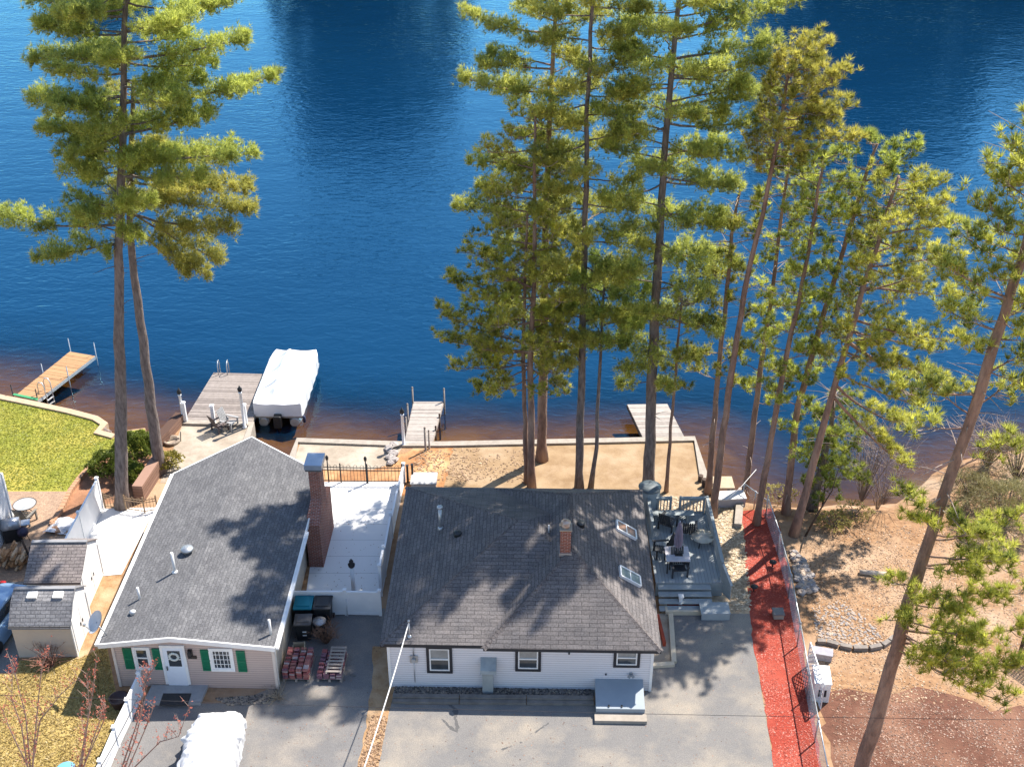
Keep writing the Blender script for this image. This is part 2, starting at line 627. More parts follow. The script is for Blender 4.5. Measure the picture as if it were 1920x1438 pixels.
# ------------------------------------------------------------------ ground, lake
# outline of the shore: photo x, photo y on the level of the yard, width of the slope down into the water
SHORE = [(-500, 655, 0), (-140, 700, 0), (0, 745, 0), (60, 757, 0), (130, 772, 0), (178, 785, 0), (198, 797, 0), (184, 812, 0), (216, 820, 0),
         (240, 806, 0), (272, 802, 0), (286, 838, 0), (300, 838, 0), (340, 793, 0), (472, 797, 0), (455, 850, 0), (440, 905, 0), (530, 915, 0), (557, 826, 0),
         (757, 833, 0), (832, 833, 0), (1300, 824, 0), (1318, 893, 0), (1340, 925, 0.4), (1385, 940, 1.6), (1450, 950, 2.2), (1520, 962, 2.6), (1590, 958, 2.8),
         (1650, 965, 3), (1730, 955, 3), (1790, 912, 3), (1830, 868, 2.4), (1920, 846, 2), (2050, 830, 2), (2500, 800, 2)]
shore = [R(x, y, 0) for x, y, wd in SHORE]
dirt = mat('yard_dirt', (0.37, 0.22, 0.118), (0.22, 0.118, 0.058), scale=3.0, rough=0.95, bump=0.5, bscale=9, c3=(0.40, 0.28, 0.185), scale3=0.25, detail=9)
mb = MB()
ring = [(p.x, p.y) for p in shore] + [(170, 60), (170, -70), (-170, -70), (-170, shore[0].y)]
mb.face([(x, y, 0) for x, y in reversed(ring)])
for i in range(len(shore) - 1):
    q = []
    for j in (i, i + 1):
        a = shore[max(j - 1, 0)]; b = shore[min(j + 1, len(shore) - 1)]
        t = (b - a).normalized(); nrm = Vector((-t.y, t.x, 0))
        q.append(shore[j] + nrm * SHORE[j][2] + Vector((0, 0, -1.3)))
    mb.face([shore[i + 1], shore[i], q[0], q[1]])
bm = bmesh.new()
g = mb.build('ground', dirt, centre=(0, 0, 0))
bm.from_mesh(g.data); bmesh.ops.triangulate(bm, faces=[f for f in bm.faces if len(f.verts) > 4]); bmesh.ops.recalc_face_normals(bm, faces=bm.faces[:]); bm.to_mesh(g.data); bm.free()
struct(g)

def shore_dist(x, y):
    best = 1e9
    p = Vector((x, y, 0))
    for i in range(len(shore) - 1):
        a, b = shore[i], shore[i + 1]
        t = max(0, min(1, (p - a).dot(b - a) / max((b - a).length_squared, 1e-6)))
        best = min(best, (p - a.lerp(b, t)).length)
    return best

xs = [-400, -150, -80] + [x * 1.5 for x in range(-34, 35)] + [80, 150, 400]
ys = [38, 42] + [44 + 0.9 * k for k in range(28)] + [72, 78, 90, 120, 160, 210, 240]
land = [(p.x, p.y) for p in shore] + [(400, 40), (400, -70), (-400, -70), (-400, shore[0].y)]
dep = []
vv, ff = [], []
bedv = []
for y in ys:
    for x in xs:
        vv.append((x, y, WATER))
        d = 30.0 if y > 80 else shore_dist(x, y) * (-1 if inside((x, y), land) else 1)
        dep.append(d)
        bedv.append((x, y, -0.8 - 0.22 * max(0, min(d, 14)) if d > 0 else -1.0))
nx = len(xs)
for j in range(len(ys) - 1):
    for i in range(nx - 1):
        ff.append((j * nx + i, j * nx + i + 1, (j + 1) * nx + i + 1, (j + 1) * nx + i))
def grid_obj(name, v, m):
    me = bpy.data.meshes.new(name); me.from_pydata(v, [], ff)
    at = me.attributes.new('depth', 'FLOAT', 'POINT'); at.data.foreach_set('value', dep)
    me.materials.append(m)
    me.polygons.foreach_set('use_smooth', [True] * len(ff)); me.update()
    o = bpy.data.objects.new(name, me); COL.objects.link(o)
    return struct(o)
bed = mat('lake_bottom', (0.25, 0.135, 0.05), (0.16, 0.082, 0.03), scale=0.8, rough=1, c3=(0.30, 0.175, 0.065), scale3=0.3)
grid_obj('lakebed', bedv, bed)

m, nt, N, L = nodes_of('lake_water')
out = N.new('ShaderNodeOutputMaterial')
at = N.new('ShaderNodeAttribute'); at.attribute_name = 'depth'
tc = N.new('ShaderNodeTexCoord')
n0 = N.new('ShaderNodeTexNoise'); n0.inputs['Scale'].default_value = 0.16; n0.inputs['Detail'].default_value = 4
L.new(tc.outputs['Object'], n0.inputs['Vector'])
ma = N.new('ShaderNodeMath'); ma.operation = 'MULTIPLY_ADD'; ma.inputs[1].default_value = 5.0
L.new(n0.outputs['Fac'], ma.inputs[0]); L.new(at.outputs['Fac'], ma.inputs[2])
mr = N.new('ShaderNodeMapRange'); mr.interpolation_type = 'SMOOTHSTEP'
mr.inputs['From Min'].default_value = 1.4; mr.inputs['From Max'].default_value = 13.5
mr.inputs['To Min'].default_value = 0.05; mr.inputs['To Max'].default_value = 1.0
L.new(ma.outputs[0], mr.inputs['Value'])
tr = N.new('ShaderNodeBsdfTransparent'); tr.inputs[0].default_value = (0.72, 0.64, 0.46, 1)
df = N.new('ShaderNodeBsdfDiffuse')
nb = N.new('ShaderNodeTexNoise'); nb.inputs['Scale'].default_value = 0.03; nb.inputs['Detail'].default_value = 5
L.new(tc.outputs['Object'], nb.inputs['Vector'])
rpb = N.new('ShaderNodeValToRGB')
rpb.color_ramp.elements[0].position = 0.35; rpb.color_ramp.elements[1].position = 0.7
rpb.color_ramp.elements[0].color = (0.002, 0.025, 0.070, 1); rpb.color_ramp.elements[1].color = (0.003, 0.031, 0.082, 1)
L.new(nb.outputs['Fac'], rpb.inputs[0]); L.new(rpb.outputs[0], df.inputs[0])
under = N.new('ShaderNodeMixShader')
L.new(mr.outputs[0], under.inputs[0]); L.new(tr.outputs[0], under.inputs[1]); L.new(df.outputs[0], under.inputs[2])
mp = N.new('ShaderNodeMapping'); mp.inputs['Scale'].default_value = (0.55, 1.0, 1.0); mp.inputs['Rotation'].default_value = (0, 0, 0.22)
L.new(tc.outputs['Object'], mp.inputs[0])
w1 = N.new('ShaderNodeTexNoise'); w1.inputs['Scale'].default_value = 2.1; w1.inputs['Detail'].default_value = 3; w1.inputs['Roughness'].default_value = 0.5; w1.inputs['Distortion'].default_value = 0.6
w2 = N.new('ShaderNodeTexNoise'); w2.inputs['Scale'].default_value = 0.35; w2.inputs['Detail'].default_value = 2
L.new(mp.outputs[0], w1.inputs['Vector']); L.new(mp.outputs[0], w2.inputs['Vector'])
# calm and ruffled patches
w3 = N.new('ShaderNodeTexNoise'); w3.inputs['Scale'].default_value = 0.05; w3.inputs['Detail'].default_value = 3
L.new(tc.outputs['Object'], w3.inputs['Vector'])
am = N.new('ShaderNodeMapRange'); am.inputs['From Min'].default_value = 0.3; am.inputs['From Max'].default_value = 0.7; am.inputs['To Min'].default_value = 0.45; am.inputs['To Max'].default_value = 1.0
L.new(w3.outputs['Fac'], am.inputs['Value'])
mm = N.new('ShaderNodeMath'); mm.operation = 'MULTIPLY'
L.new(w1.outputs['Fac'], mm.inputs[0]); L.new(am.outputs[0], mm.inputs[1])
sm = N.new('ShaderNodeMath'); sm.operation = 'ADD'
L.new(mm.outputs[0], sm.inputs[0]); L.new(w2.outputs['Fac'], sm.inputs[1])
bp = N.new('ShaderNodeBump'); bp.inputs['Strength'].default_value = 0.45; bp.inputs['Distance'].default_value = 0.12
L.new(sm.outputs[0], bp.inputs['Height'])
L.new(bp.outputs[0], df.inputs['Normal'])
gl = N.new('ShaderNodeBsdfGlossy'); gl.inputs['Roughness'].default_value = 0.06; gl.inputs[0].default_value = (0.36, 0.80, 0.97, 1)
L.new(bp.outputs[0], gl.inputs['Normal'])
fr = N.new('ShaderNodeFresnel'); fr.inputs[0].default_value = 1.34
L.new(bp.outputs[0], fr.inputs['Normal'])
top = N.new('ShaderNodeMixShader')
fm = N.new('ShaderNodeMath'); fm.operation = 'MULTIPLY_ADD'; fm.use_clamp = True; fm.inputs[1].default_value = 1.95; fm.inputs[2].default_value = -0.05; L.new(fr.outputs[0], fm.inputs[0]); L.new(fm.outputs[0], top.inputs[0]); L.new(under.outputs[0], top.inputs[1]); L.new(gl.outputs[0], top.inputs[2])
L.new(top.outputs[0], out.inputs[0])
LAKE = grid_obj('lake', vv, m)

# the opposite shore, rising from the water well beyond the frame; its woods show as reflections
fs = MB()
prof = [(198, -1.4), (206, 0.1), (225, .5), (320, 1.2), (700, 3)]
fx = [-500 + 25 * k for k in range(41)]
for i in range(len(fx) - 1):
    for k in range(len(prof) - 1):
        def hp(x, kk):
            wv = 4 * math.sin(x * 0.05) + 3 * math.sin(x * 0.021 + 1)
            return (x, prof[kk][0] + (wv if kk < 3 else 0), prof[kk][1])
        fs.face([hp(fx[i], k), hp(fx[i + 1], k), hp(fx[i + 1], k + 1), hp(fx[i], k + 1)], smooth=True)
struct(fs.build('far_shore', mat('far_bank', (0.12, 0.11, 0.06), (0.07, 0.07, 0.035), scale=0.2, rough=1), centre=(0, 0, 0)))

# ------------------------------------------------------------------ ground sheets
def asphalt(name, a, b, c):
    return mat(name, a, b, scale=0.55, rough=0.92, bump=0.25, bscale=60, c3=c, scale3=0.33, detail=10, spec=0.2, sharp=(0.25, 0.75), cracks=0.15)
ASPH = asphalt('drive_asphalt', (0.155, 0.153, 0.154), (0.205, 0.195, 0.185), (0.30, 0.265, 0.22))
ASPHL = asphalt('old_drive_asphalt', (0.19, 0.185, 0.182), (0.145, 0.142, 0.143), (0.28, 0.25, 0.215))
LAWN = mat('lawn_turf', (0.29, 0.28, 0.042), (0.20, 0.22, 0.03), scale=1.1, rough=0.95, bump=0.3, bscale=25, c3=(0.36, 0.31, 0.06), scale3=0.35, detail=9)
DRYLAWN = mat('dry_lawn_turf', (0.41, 0.30, 0.105), (0.31, 0.235, 0.075), scale=2.2, rough=0.95, bump=0.7, bscale=22, c3=(0.44, 0.33, 0.12), scale3=0.6, detail=9)
SAND = mat('beach_sand', (0.34, 0.235, 0.135), (0.235, 0.15, 0.08), scale=0.9, rough=0.95, bump=0.35, bscale=12, c3=(0.38, 0.275, 0.175), scale3=0.6, detail=9)
RED = mat('red_bark', (0.38, 0.062, 0.038), (0.25, 0.036, 0.022), scale=16, rough=0.95, bump=0.6, bscale=45, c3=(0.40, 0.085, 0.055), scale3=0.6, detail=9)
PAVER = brick_mat('patio_pavers', (0.40, 0.275, 0.19), (0.33, 0.225, 0.155), (0.26, 0.185, 0.13), 0.24, 0.12, 0.01, uv=False, bump=0.3)
BROWN = mat('brown_leaf_soil', (0.165, 0.072, 0.046), (0.10, 0.044, 0.028), scale=4, rough=0.95, bump=0.8, bscale=14, c3=(0.24, 0.125, 0.08), scale3=0.5, detail=9)
STRAW = mat('strawy_soil', (0.38, 0.235, 0.12), (0.27, 0.155, 0.075), scale=4, rough=0.95, bump=0.6, bscale=16, c3=(0.44, 0.31, 0.19), scale3=0.8, detail=9)
DECKW = lap_mat('white_deck_boards', (0.74, 0.73, 0.71), (0.66, 0.655, 0.64), 1.2, 'Y', rough=0.6, bump=0.1, noise=0.8, gap=0.015)
GRAVEL = mat('gravel_bed', (0.22, 0.20, 0.18), (0.09, 0.08, 0.075), scale=14, rough=0.95, bump=1.0, bscale=22, sharp=(0.42, 0.58))

sheet('lawn', [(-300, 700), (-140, 702), (0, 747), (60, 759), (130, 774), (178, 787), (196, 797), (181, 812), (216, 821), (240, 808), (271, 804), (284, 838), (262, 850), (205, 852), (160, 885), (132, 922), (115, 990), (-300, 990)], 0.004, LAWN)
sheet('paver_patio', [(-300, 921), (134, 921), (108, 962), (94, 985), (112, 1004), (150, 1010), (100, 1072), (70, 1090), (-300, 1090)], 0.008, PAVER)
sheet('left_path', [(-200, 1086), (75, 1083), (50, 1130), (30, 1260), (-200, 1270)], 0.006, ASPHL)
sheet('front_lawn', [(-200, 1270), (30, 1262), (36, 1238), (150, 1232), (200, 1208), (218, 1300), (272, 1296), (268, 1312), (188, 1438), (150, 1520), (-200, 1560)], 0.004, DRYLAWN)
sheet('side_yard', [(186, 1074), (228, 1074), (206, 1200), (158, 1232), (140, 1236), (162, 1140)], 0.007, STRAW)
sheet('left_driveway', [(268, 1318), (395, 1318), (440, 1318), (524, 1282), (546, 1140), (660, 1140), (722, 1140), (722, 1215), (697, 1340), (672, 1438), (655, 1560), (130, 1560), (188, 1438)], 0.005, ASPHL)
sheet('dirt_strip', [(700, 1210), (740, 1210), (739, 1302), (727, 1345), (709, 1438), (690, 1560), (650, 1560), (671, 1438), (688, 1350), (696, 1290)], 0.011, STRAW, 0.05, 0.3)
sheet('right_driveway', [(738, 1302), (760, 1320), (1110, 1322), (1205, 1322), (1216, 1252), (1262, 1250), (1250, 1146), (1408, 1146), (1410, 1190), (1452, 1438), (1475, 1560), (688, 1560), (709, 1438), (727, 1345)], 0.005, ASPH)
sheet('sand_beach', [(775, 838), (832, 836), (1298, 828), (1316, 893), (1336, 930), (1330, 960), (1220, 990), (760, 960), (745, 905)], 0.004, SAND)
sheet('beach_terrace', [(562, 832), (754, 839), (735, 869), (700, 880), (590, 880), (551, 866)], 0.008, CONC)
sheet('orange_soil', [(690, 868), (735, 860), (775, 842), (850, 838), (830, 930), (600, 925), (600, 872)], 0.006, mat('orange_soil', (0.38, 0.19, 0.08), (0.26, 0.115, 0.05), scale=2.5, rough=0.95, bump=0.4, c3=(0.55, 0.34, 0.17), scale3=0.6), 0.06, 0.4)
sheet('lake_terrace', [(342, 795), (470, 799), (454, 850), (438, 905), (300, 905), (322, 850)], 0.008, CONC)
sheet('red_mulch_strip', [(1392, 985), (1384, 960), (1450, 952), (1462, 985), (1480, 1085), (1502, 1190), (1522, 1300), (1540, 1438), (1560, 1560), (1478, 1560), (1453, 1438), (1411, 1190)], 0.010, RED, 0.06, 0.35)
sheet('shade_garden', [(1216, 925), (1330, 935), (1388, 930), (1392, 985), (1411, 1150), (1240, 1150), (1216, 1000)], 0.008, mat('pebbly_soil', (0.52, 0.40, 0.27), (0.30, 0.22, 0.14), scale=4, rough=0.95, bump=0.8, bscale=12, detail=9))
sheet('brown_clearing', [(1545, 1300), (1600, 1296), (1660, 1308), (1720, 1292), (1790, 1310), (1860, 1325), (1990, 1330), (2100, 1560), (1575, 1560), (1550, 1420)], 0.006, BROWN, 0.25, 0.6)
sheet('white_deck', [(606, 903), (757, 903), (714, 1112), (574, 1110)], 0.03, DECKW)
sheet('left_white_deck', [(194, 953), (292, 951), (228, 1076), (120, 1086), (150, 1040)], 0.03, DECKW)
sheet('side_walk', [(1222, 1150), (1256, 1150), (1264, 1246), (1222, 1250)], 0.02, CONC)

# gravel bed in front of the right house: real stones
bed_px = [(742, 1284), (1114, 1286), (1114, 1304), (738, 1303)]
sheet('gravel_base', bed_px, 0.02, GRAVEL)
mb = MB()
for x, y in scatter_in(bed_px, 1500):
    mb.rock((x, y, 0.03), random.uniform(0.025, 0.055), 0.7, mi=random.choice((0, 0, 1, 2)), n=5)
stuff(mb.build('gravel', [mat('stone_grey', (0.20, 0.18, 0.165)), mat('stone_dark', (0.085, 0.08, 0.075)), mat('stone_tan', (0.33, 0.28, 0.22))]), 'grey river gravel bed along the front wall of the dark roofed house', 'gravel')
bed2 = [(405, 1310), (515, 1302), (526, 1282), (500, 1318), (430, 1322)]
mb = MB()
for x, y in scatter_in(bed2, 900):
    mb.rock((x, y, 0.03), random.uniform(0.03, 0.07), 0.6, mi=random.choice((0, 1, 2)), n=5)
stuff(mb.build('gravel', [MATS['stone_grey'], MATS['stone_tan'], MATS['stone_dark']]), 'loose grey stones under the green shuttered front window', 'gravel')

# leaf litter and twigs lying about the right yard
def litter(name, px, n, m, s=(0.05, 0.12), z=0.016, label='', cat='leaf litter'):
    pts = np.array(scatter_in(px, n, drift=True))
    a = RNG.uniform(0, 6.28, n); L_ = RNG.uniform(*s, n); w_ = L_ * RNG.uniform(0.35, 0.8, n)
    d = np.stack([np.cos(a), np.sin(a), RNG.uniform(-.25, .25, n)], 1); e = np.stack([-np.sin(a), np.cos(a), RNG.uniform(-.25, .25, n)], 1)
    c = np.concatenate([pts, np.full((n, 1), z)], 1)
    t1 = np.stack([c - d * L_[:, None], c + e * w_[:, None], c + d * L_[:, None]], 1)
    t2 = np.stack([c - d * L_[:, None], c + d * L_[:, None], c - e * w_[:, None]], 1)
    t = np.concatenate([t1, t2]); tint = np.tile(RNG.uniform(0, 1, n), 2)
    return stuff(tri_mesh(name, t, tint, m), label, cat)
LITTER = leaf_mat('dead_leaves', (0.12, 0.06, 0.03), (0.48, 0.31, 0.18), 0.1)
litter('leaf_litter', [(1500, 1000), (1560, 975), (1680, 985), (1800, 930), (1990, 920), (2020, 1330), (1560, 1310), (1530, 1200), (1490, 1080)], 17000, LITTER, (0.015, 0.06), label='pale dead leaves strewn over the bare sloping yard beyond the wire fence')
litter('leaf_litter', [(1556, 1310), (1990, 1330), (2080, 1540), (1575, 1540)], 9000, leaf_mat('brown_leaves', (0.08, 0.035, 0.02), (0.36, 0.20, 0.13), 0.1), s=(0.015, 0.055), label='brown and pink leaf scraps covering the reddish clearing')
litter('bark_mulch', [(1392, 975), (1450, 956), (1482, 1090), (1540, 1438), (1552, 1540), (1474, 1540), (1452, 1438), (1412, 1190)], 9000, leaf_mat('bark_chips', (0.20, 0.025, 0.015), (0.56, 0.12, 0.075), 0.0), (0.015, 0.045), 0.018, 'red bark chips spread along the wire fence', 'mulch')
litter('leaf_litter', [(1222, 930), (1330, 938), (1388, 932), (1394, 985), (1410, 1146), (1372, 1146), (1345, 985), (1222, 960)], 1800, leaf_mat('pebbles_shade', (0.24, 0.17, 0.10), (0.64, 0.52, 0.36), 0.0), (0.04, 0.1), 0.03, 'pale fallen leaves in the shady strip between the grey deck and the red mulch')
litter('leaf_litter', [(672, 1438), (697, 1340), (727, 1345), (709, 1438)], 700, LITTER, (0.03, 0.07), 0.035, 'dry leaf scraps on the narrow dirt strip between the two driveways')
litter('leaf_litter', [(790, 842), (1010, 842), (1000, 905), (760, 900)], 900, leaf_mat('beach_shade_flecks', (0.16, 0.09, 0.05), (0.5, 0.34, 0.2), 0.1), (0.03, 0.09), 0.03, 'brown leaf flecks standing in for dappled tree shade on the sand beach')  # dark flecks imitate the pines' dappled shade on the sand

litter('needle_litter', [(440, 1322), (524, 1284), (546, 1150), (720, 1150), (720, 1215), (697, 1340), (672, 1438), (300, 1438)], 420, MATS['brown_leaves'], (0.012, 0.035), 0.014, 'scraps of dry needles and leaves on the left driveway')
litter('needle_litter', [(740, 1330), (1205, 1326), (1216, 1252), (1262, 1250), (1250, 1150), (1406, 1150), (1450, 1438), (712, 1438)], 380, MATS['brown_leaves'], (0.012, 0.035), 0.014, 'scraps of dry needles and leaves on the right driveway')
litter('needle_litter', [(608, 906), (755, 906), (714, 1110), (578, 1108)], 160, MATS['brown_leaves'], (0.015, 0.04), 0.038, 'dry needle scraps on the shaded white deck')
def grass(name, px, n, m, hgt, label):
    pts = np.array(scatter_in(px, n)); c = np.concatenate([pts, np.full((n, 1), 0.006)], 1)
    a = RNG.uniform(0, 6.28, n); wv = RNG.uniform(0.02, 0.05, n)
    d = np.stack([np.cos(a), np.sin(a), np.zeros(n)], 1) * wv[:, None]
    tip = c + np.stack([RNG.normal(0, .05, n), RNG.normal(0, .05, n), RNG.uniform(hgt * .5, hgt, n)], 1)
    return stuff(tri_mesh(name, np.stack([c - d, c + d, tip], 1), RNG.uniform(0, 1, n), m), label, 'grass')
grass('grass', [(-60, 735), (0, 749), (60, 761), (130, 776), (176, 789), (193, 798), (178, 813), (216, 823), (240, 811), (268, 806), (280, 838), (205, 852), (160, 885), (132, 919), (-60, 919)], 16000, leaf_mat('lawn_blades', (0.23, 0.25, 0.036), (0.30, 0.30, 0.048), 0.3), 0.05, 'short spring grass on the lakeside lawn behind the paver patio')
grass('grass', [(-30, 1268), (34, 1262), (40, 1240), (150, 1234), (198, 1212), (216, 1300), (266, 1300), (186, 1436), (140, 1520), (-30, 1520)], 15000, leaf_mat('dry_blades', (0.33, 0.235, 0.08), (0.52, 0.40, 0.17), 0.3), 0.06, 'straw coloured dry grass on the front lawn below the garden shed')
# ------------------------------------------------------------------ helpers for houses
class Frame:
    def __init__(self, o, ang):
        self.o = Vector(o); self.a = ang
        self.M = (Matrix.Translation(self.o) @ Matrix.Rotation(ang, 4, 'Z'))
        self.I = self.M.inverted()
    def L(self, p):
        return self.I @ Vector(p)
    def W(self, u, v, z):
        return self.M @ Vector((u, v, z))
    def face_uz(self, px, py, v):
        """where the sight line meets the upright plane v = const: (u, z)"""
        n = self.M.to_3x3() @ Vector((0, 1, 0))
        q = self.L(HIT(px, py, self.W(0, v, 0), n))
        return q.x, q.z
    def at(self, px, py, z):
        q = self.L(R(px, py, z)); return q.x, q.y

def window(parent, u0, u1, z0, z1, v, trim_m, sash_m, trim=0.09, grid=None, split=True, name='window', shade=True, label=None):
    """window in a wall facing -v: surround, then sash and panes as sub-parts"""
    t = trim
    mb = MB()
    mb.box(((u0 + u1) / 2, v - 0.025, z1 - t / 2), (u1 - u0, 0.05, t)); mb.box(((u0 + u1) / 2, v - 0.03, z0 + t / 2), (u1 - u0, 0.06, t))
    mb.box((u0 + t / 2, v - 0.025, (z0 + z1) / 2), (t, 0.05, z1 - z0 - 2 * t)); mb.box((u1 - t / 2, v - 0.025, (z0 + z1) / 2), (t, 0.05, z1 - z0 - 2 * t))
    wo = mb.build(name, trim_m, parent)
    if label: wo['label'] = label
    a0, a1, b0, b1 = u0 + t, u1 - t, z0 + t, z1 - t
    s = 0.055
    mb = MB()
    mb.box(((a0 + a1) / 2, v - 0.018, b1 - s / 2), (a1 - a0, 0.036, s)); mb.box(((a0 + a1) / 2, v - 0.018, b0 + s / 2), (a1 - a0, 0.036, s))
    mb.box((a0 + s / 2, v - 0.018, (b0 + b1) / 2), (s, 0.036, b1 - b0 - 2 * s)); mb.box((a1 - s / 2, v - 0.018, (b0 + b1) / 2), (s, 0.036, b1 - b0 - 2 * s))
    if split:
        mb.box(((a0 + a1) / 2, v - 0.019, (b0 + b1) / 2 + 0.02), (a1 - a0 - 2 * s, 0.038, 0.06))
    if grid:
        gx, gz = grid
        for k in range(1, gx):
            mb.box((a0 + (a1 - a0) * k / gx, v - 0.013, (b0 + b1) / 2), (0.022, 0.02, b1 - b0 - 2 * s))
        for k in range(1, gz):
            mb.box(((a0 + a1) / 2, v - 0.0125, b0 + (b1 - b0) * k / gz), (a1 - a0 - 2 * s, 0.019, 0.022))
    mb.build('sash', sash_m, wo)
    zm = (b0 + b1) / 2 + 0.02
    if split:
        p = MB().box(((a0 + a1) / 2, v - 0.004, (b0 + zm) / 2), (a1 - a0, 0.006, zm - b0)); p.build('pane', GLASS, wo)
        p = MB().box(((a0 + a1) / 2, v - 0.004, (b1 + zm) / 2), (a1 - a0, 0.006, b1 - zm)); p.build('pane', GLASSL if shade else GLASS, wo)
    else:
        MB().box(((a0 + a1) / 2, v - 0.004, (b0 + b1) / 2), (a1 - a0, 0.006, b1 - b0)).build('pane', GLASS, wo)
    return wo

def hip_roof(mb, u0, u1, v0, v1, z, t, mi=0):
    wu, wv = u1 - u0, v1 - v0
    if wu <= wv:
        h = wu / 2 * t
        a, b = ((u0 + u1) / 2, v0 + wu / 2, z + h), ((u0 + u1) / 2, v1 - wu / 2, z + h)
        mb.uvface([(u0, v0, z), (u1, v0, z), a], mi); mb.uvface([(u1, v0, z), (u1, v1, z), b, a], mi)
        mb.uvface([(u1, v1, z), (u0, v1, z), b], mi); mb.uvface([(u0, v1, z), (u0, v0, z), a, b], mi)
        return a, b
    h = wv / 2 * t
    a, b = (u0 + wv / 2, (v0 + v1) / 2, z + h), (u1 - wv / 2, (v0 + v1) / 2, z + h)
    mb.uvface([(u0, v0, z), (u1, v0, z), b, a], mi); mb.uvface([(u1, v0, z), (u1, v1, z), b], mi)
    mb.uvface([(u1, v1, z), (u0, v1, z), a, b], mi); mb.uvface([(u0, v1, z), (u0, v0, z), a], mi)
    return a, b

# ------------------------------------------------------------------ right house: hipped roof, white clapboards
EZ = 2.35
fl, fr_, br, bl_ = R(712, 1208, EZ), R(1240, 1216, EZ), R(1205, 921, EZ), R(758, 909, EZ)
ang = math.atan2(fr_.y - fl.y, fr_.x - fl.x)
RH = Frame((fl.x, fl.y, 0), ang)
W_ = (fr_ - fl).length
D_ = (RH.L(br).y + RH.L(bl_).y) / 2
rh = thing('hip_roof_house', 'white clapboard cottage with dark shingled hip roof and three black trimmed windows', 'house', RH.o, ang)
SHING = brick_mat('dark_shingles', (0.172, 0.162, 0.162), (0.128, 0.121, 0.122), (0.072, 0.067, 0.068), 0.6, 0.17, 0.013, bump=0.45, blot=((0.74, 0.74, 0.76), (1.18, 1.12, 1.08)), dist=0.02)
CAPS = brick_mat('ridge_shingles', (0.158, 0.143, 0.14), (0.12, 0.108, 0.107), (0.08, 0.068, 0.067), 0.5, 0.18, 0.015, bump=0.5)
SIDING = lap_mat('white_clapboard', (0.72, 0.72, 0.75), (0.66, 0.66, 0.70), 0.115, 'Z', rough=0.55, bump=0.5, noise=0.6, gap=0.1)
oh = 0.14; os_ = 0.3
um = RH.at(906, 1211, EZ)[0]                     # where the front wing begins
# body
mb = MB()
mb.prism([(os_, oh), (W_ - os_, oh), (W_ - os_, D_ - os_), (os_, D_ - os_)], 0.0, EZ - 0.06)
mb.build('wall', SIDING, rh)
for u in (os_, W_ - os_):
    MB().box((u, oh - 0.012, (EZ - .1) / 2), (0.11, 0.05, EZ - 0.1)).build('corner_board', WHITE, rh)
# roof: a low main hip and a steeper wing over the right half
mb = MB()
pk = RH.L(R(1071, 1024, 4.75))
tw = (4.55 - EZ) / ((W_ - um) / 2)
a1, b1 = hip_roof(mb, 0, W_ - 0.03, 0.03, D_, EZ, 0.40)
a2, b2 = hip_roof(mb, um, W_, -0.12, D_ - 0.02, EZ, tw)
roof = mb.build('roof', SHING, rh)
mb = MB()
for gi, (s, e) in enumerate((((um, -0.12, EZ), a2), ((W_, -0.12, EZ), a2), (a2, b2), ((W_, D_ - 0.02, EZ), b2), ((0, 0.03, EZ), a1), ((0, D_, EZ), a1), ((um, D_ - .02, EZ), b2))):
    mb = MB()
    s, e = Vector(s), Vector(e)
    d = (e - s); sd_ = d.cross(Vector((0, 0, 1))).normalized() * 0.13
    up = Vector((0, 0, 0.02)); n = int(d.length / 0.16)
    for k in range(n):
        p, q = s.lerp(e, k / n), s.lerp(e, (k + 1.3) / n if k < n - 1 else 1)
        dz = Vector((0, 0, -0.075)); up2 = up - Vector((0, 0, 0.014))
        mb.uvface([p + sd_ + dz + up, q + sd_ + dz + up2, q + up2, p + up]); mb.uvface([p + up, q + up2, q - sd_ + dz + up2, p - sd_ + dz + up])
    mb.build('ridge_cap', CAPS, roof)
mb = MB()
mb.prism([(0.0, 0.035), (W_ - 0.035, 0.035), (W_ - 0.035, D_ - .005), (0.0, D_ - .005)], EZ - 0.16, EZ - 0.01)
mb.prism([(um, -0.115), (W_ - .005, -0.115), (W_ - .005, D_ * 0.4), (um, D_ * .4)], EZ - 0.15, EZ - 0.006)
mb.build('fascia', DARKTRIM, rh)
# front windows with black surrounds
for x0, x1, yb in ((801, 849, 1260), (966, 1014, 1256.5), (1149.5, 1199, 1249.5)):
    u0, z0 = RH.face_uz(x0, yb, oh); u1, z1 = RH.face_uz(x1, yb, oh)
    window(rh, u0, u1, (z0 + z1) / 2, EZ - 0.17, oh, DARKTRIM, WHITE, 0.11)
# chimney with flue
def roofz(u, v):
    m_ = min(u, W_ - u, v - .03, D_ - v) * 0.40
    w2_ = min(u - um, W_ - u, v + .12, D_ - v) * tw
    return EZ + max(m_, w2_, 0)
cu, cv = RH.at(1060, 1022, 4.7)
cz = roofz(cu, cv)
mb = MB(); mb.box((cu, cv, cz + 0.45), (0.42, 0.42, 1.5), uv=True)
ch = mb.build('chimney', BRICK, rh)
MB().lathe((cu, cv, cz + 1.2), [(0.17, 0), (0.17, 0.16), (0.1, 0.2), (0.1, 0.24), (0.2, 0.25), (0.2, 0.28), (0.04, 0.36)], 12).build('flue_cap', mat('rusty_metal', (0.42, 0.25, 0.16), (0.5, 0.42, 0.36), scale=6, rough=0.5, metal=0.4), ch)
MB().box((cu, cv, cz + 0.02), (0.5, 0.5, 0.16)).build('flashing', GALV, ch)
MB().box((cu, cv, cz + 1.21), (0.5, 0.5, 0.06)).build('chimney_crown', CONC, ch)
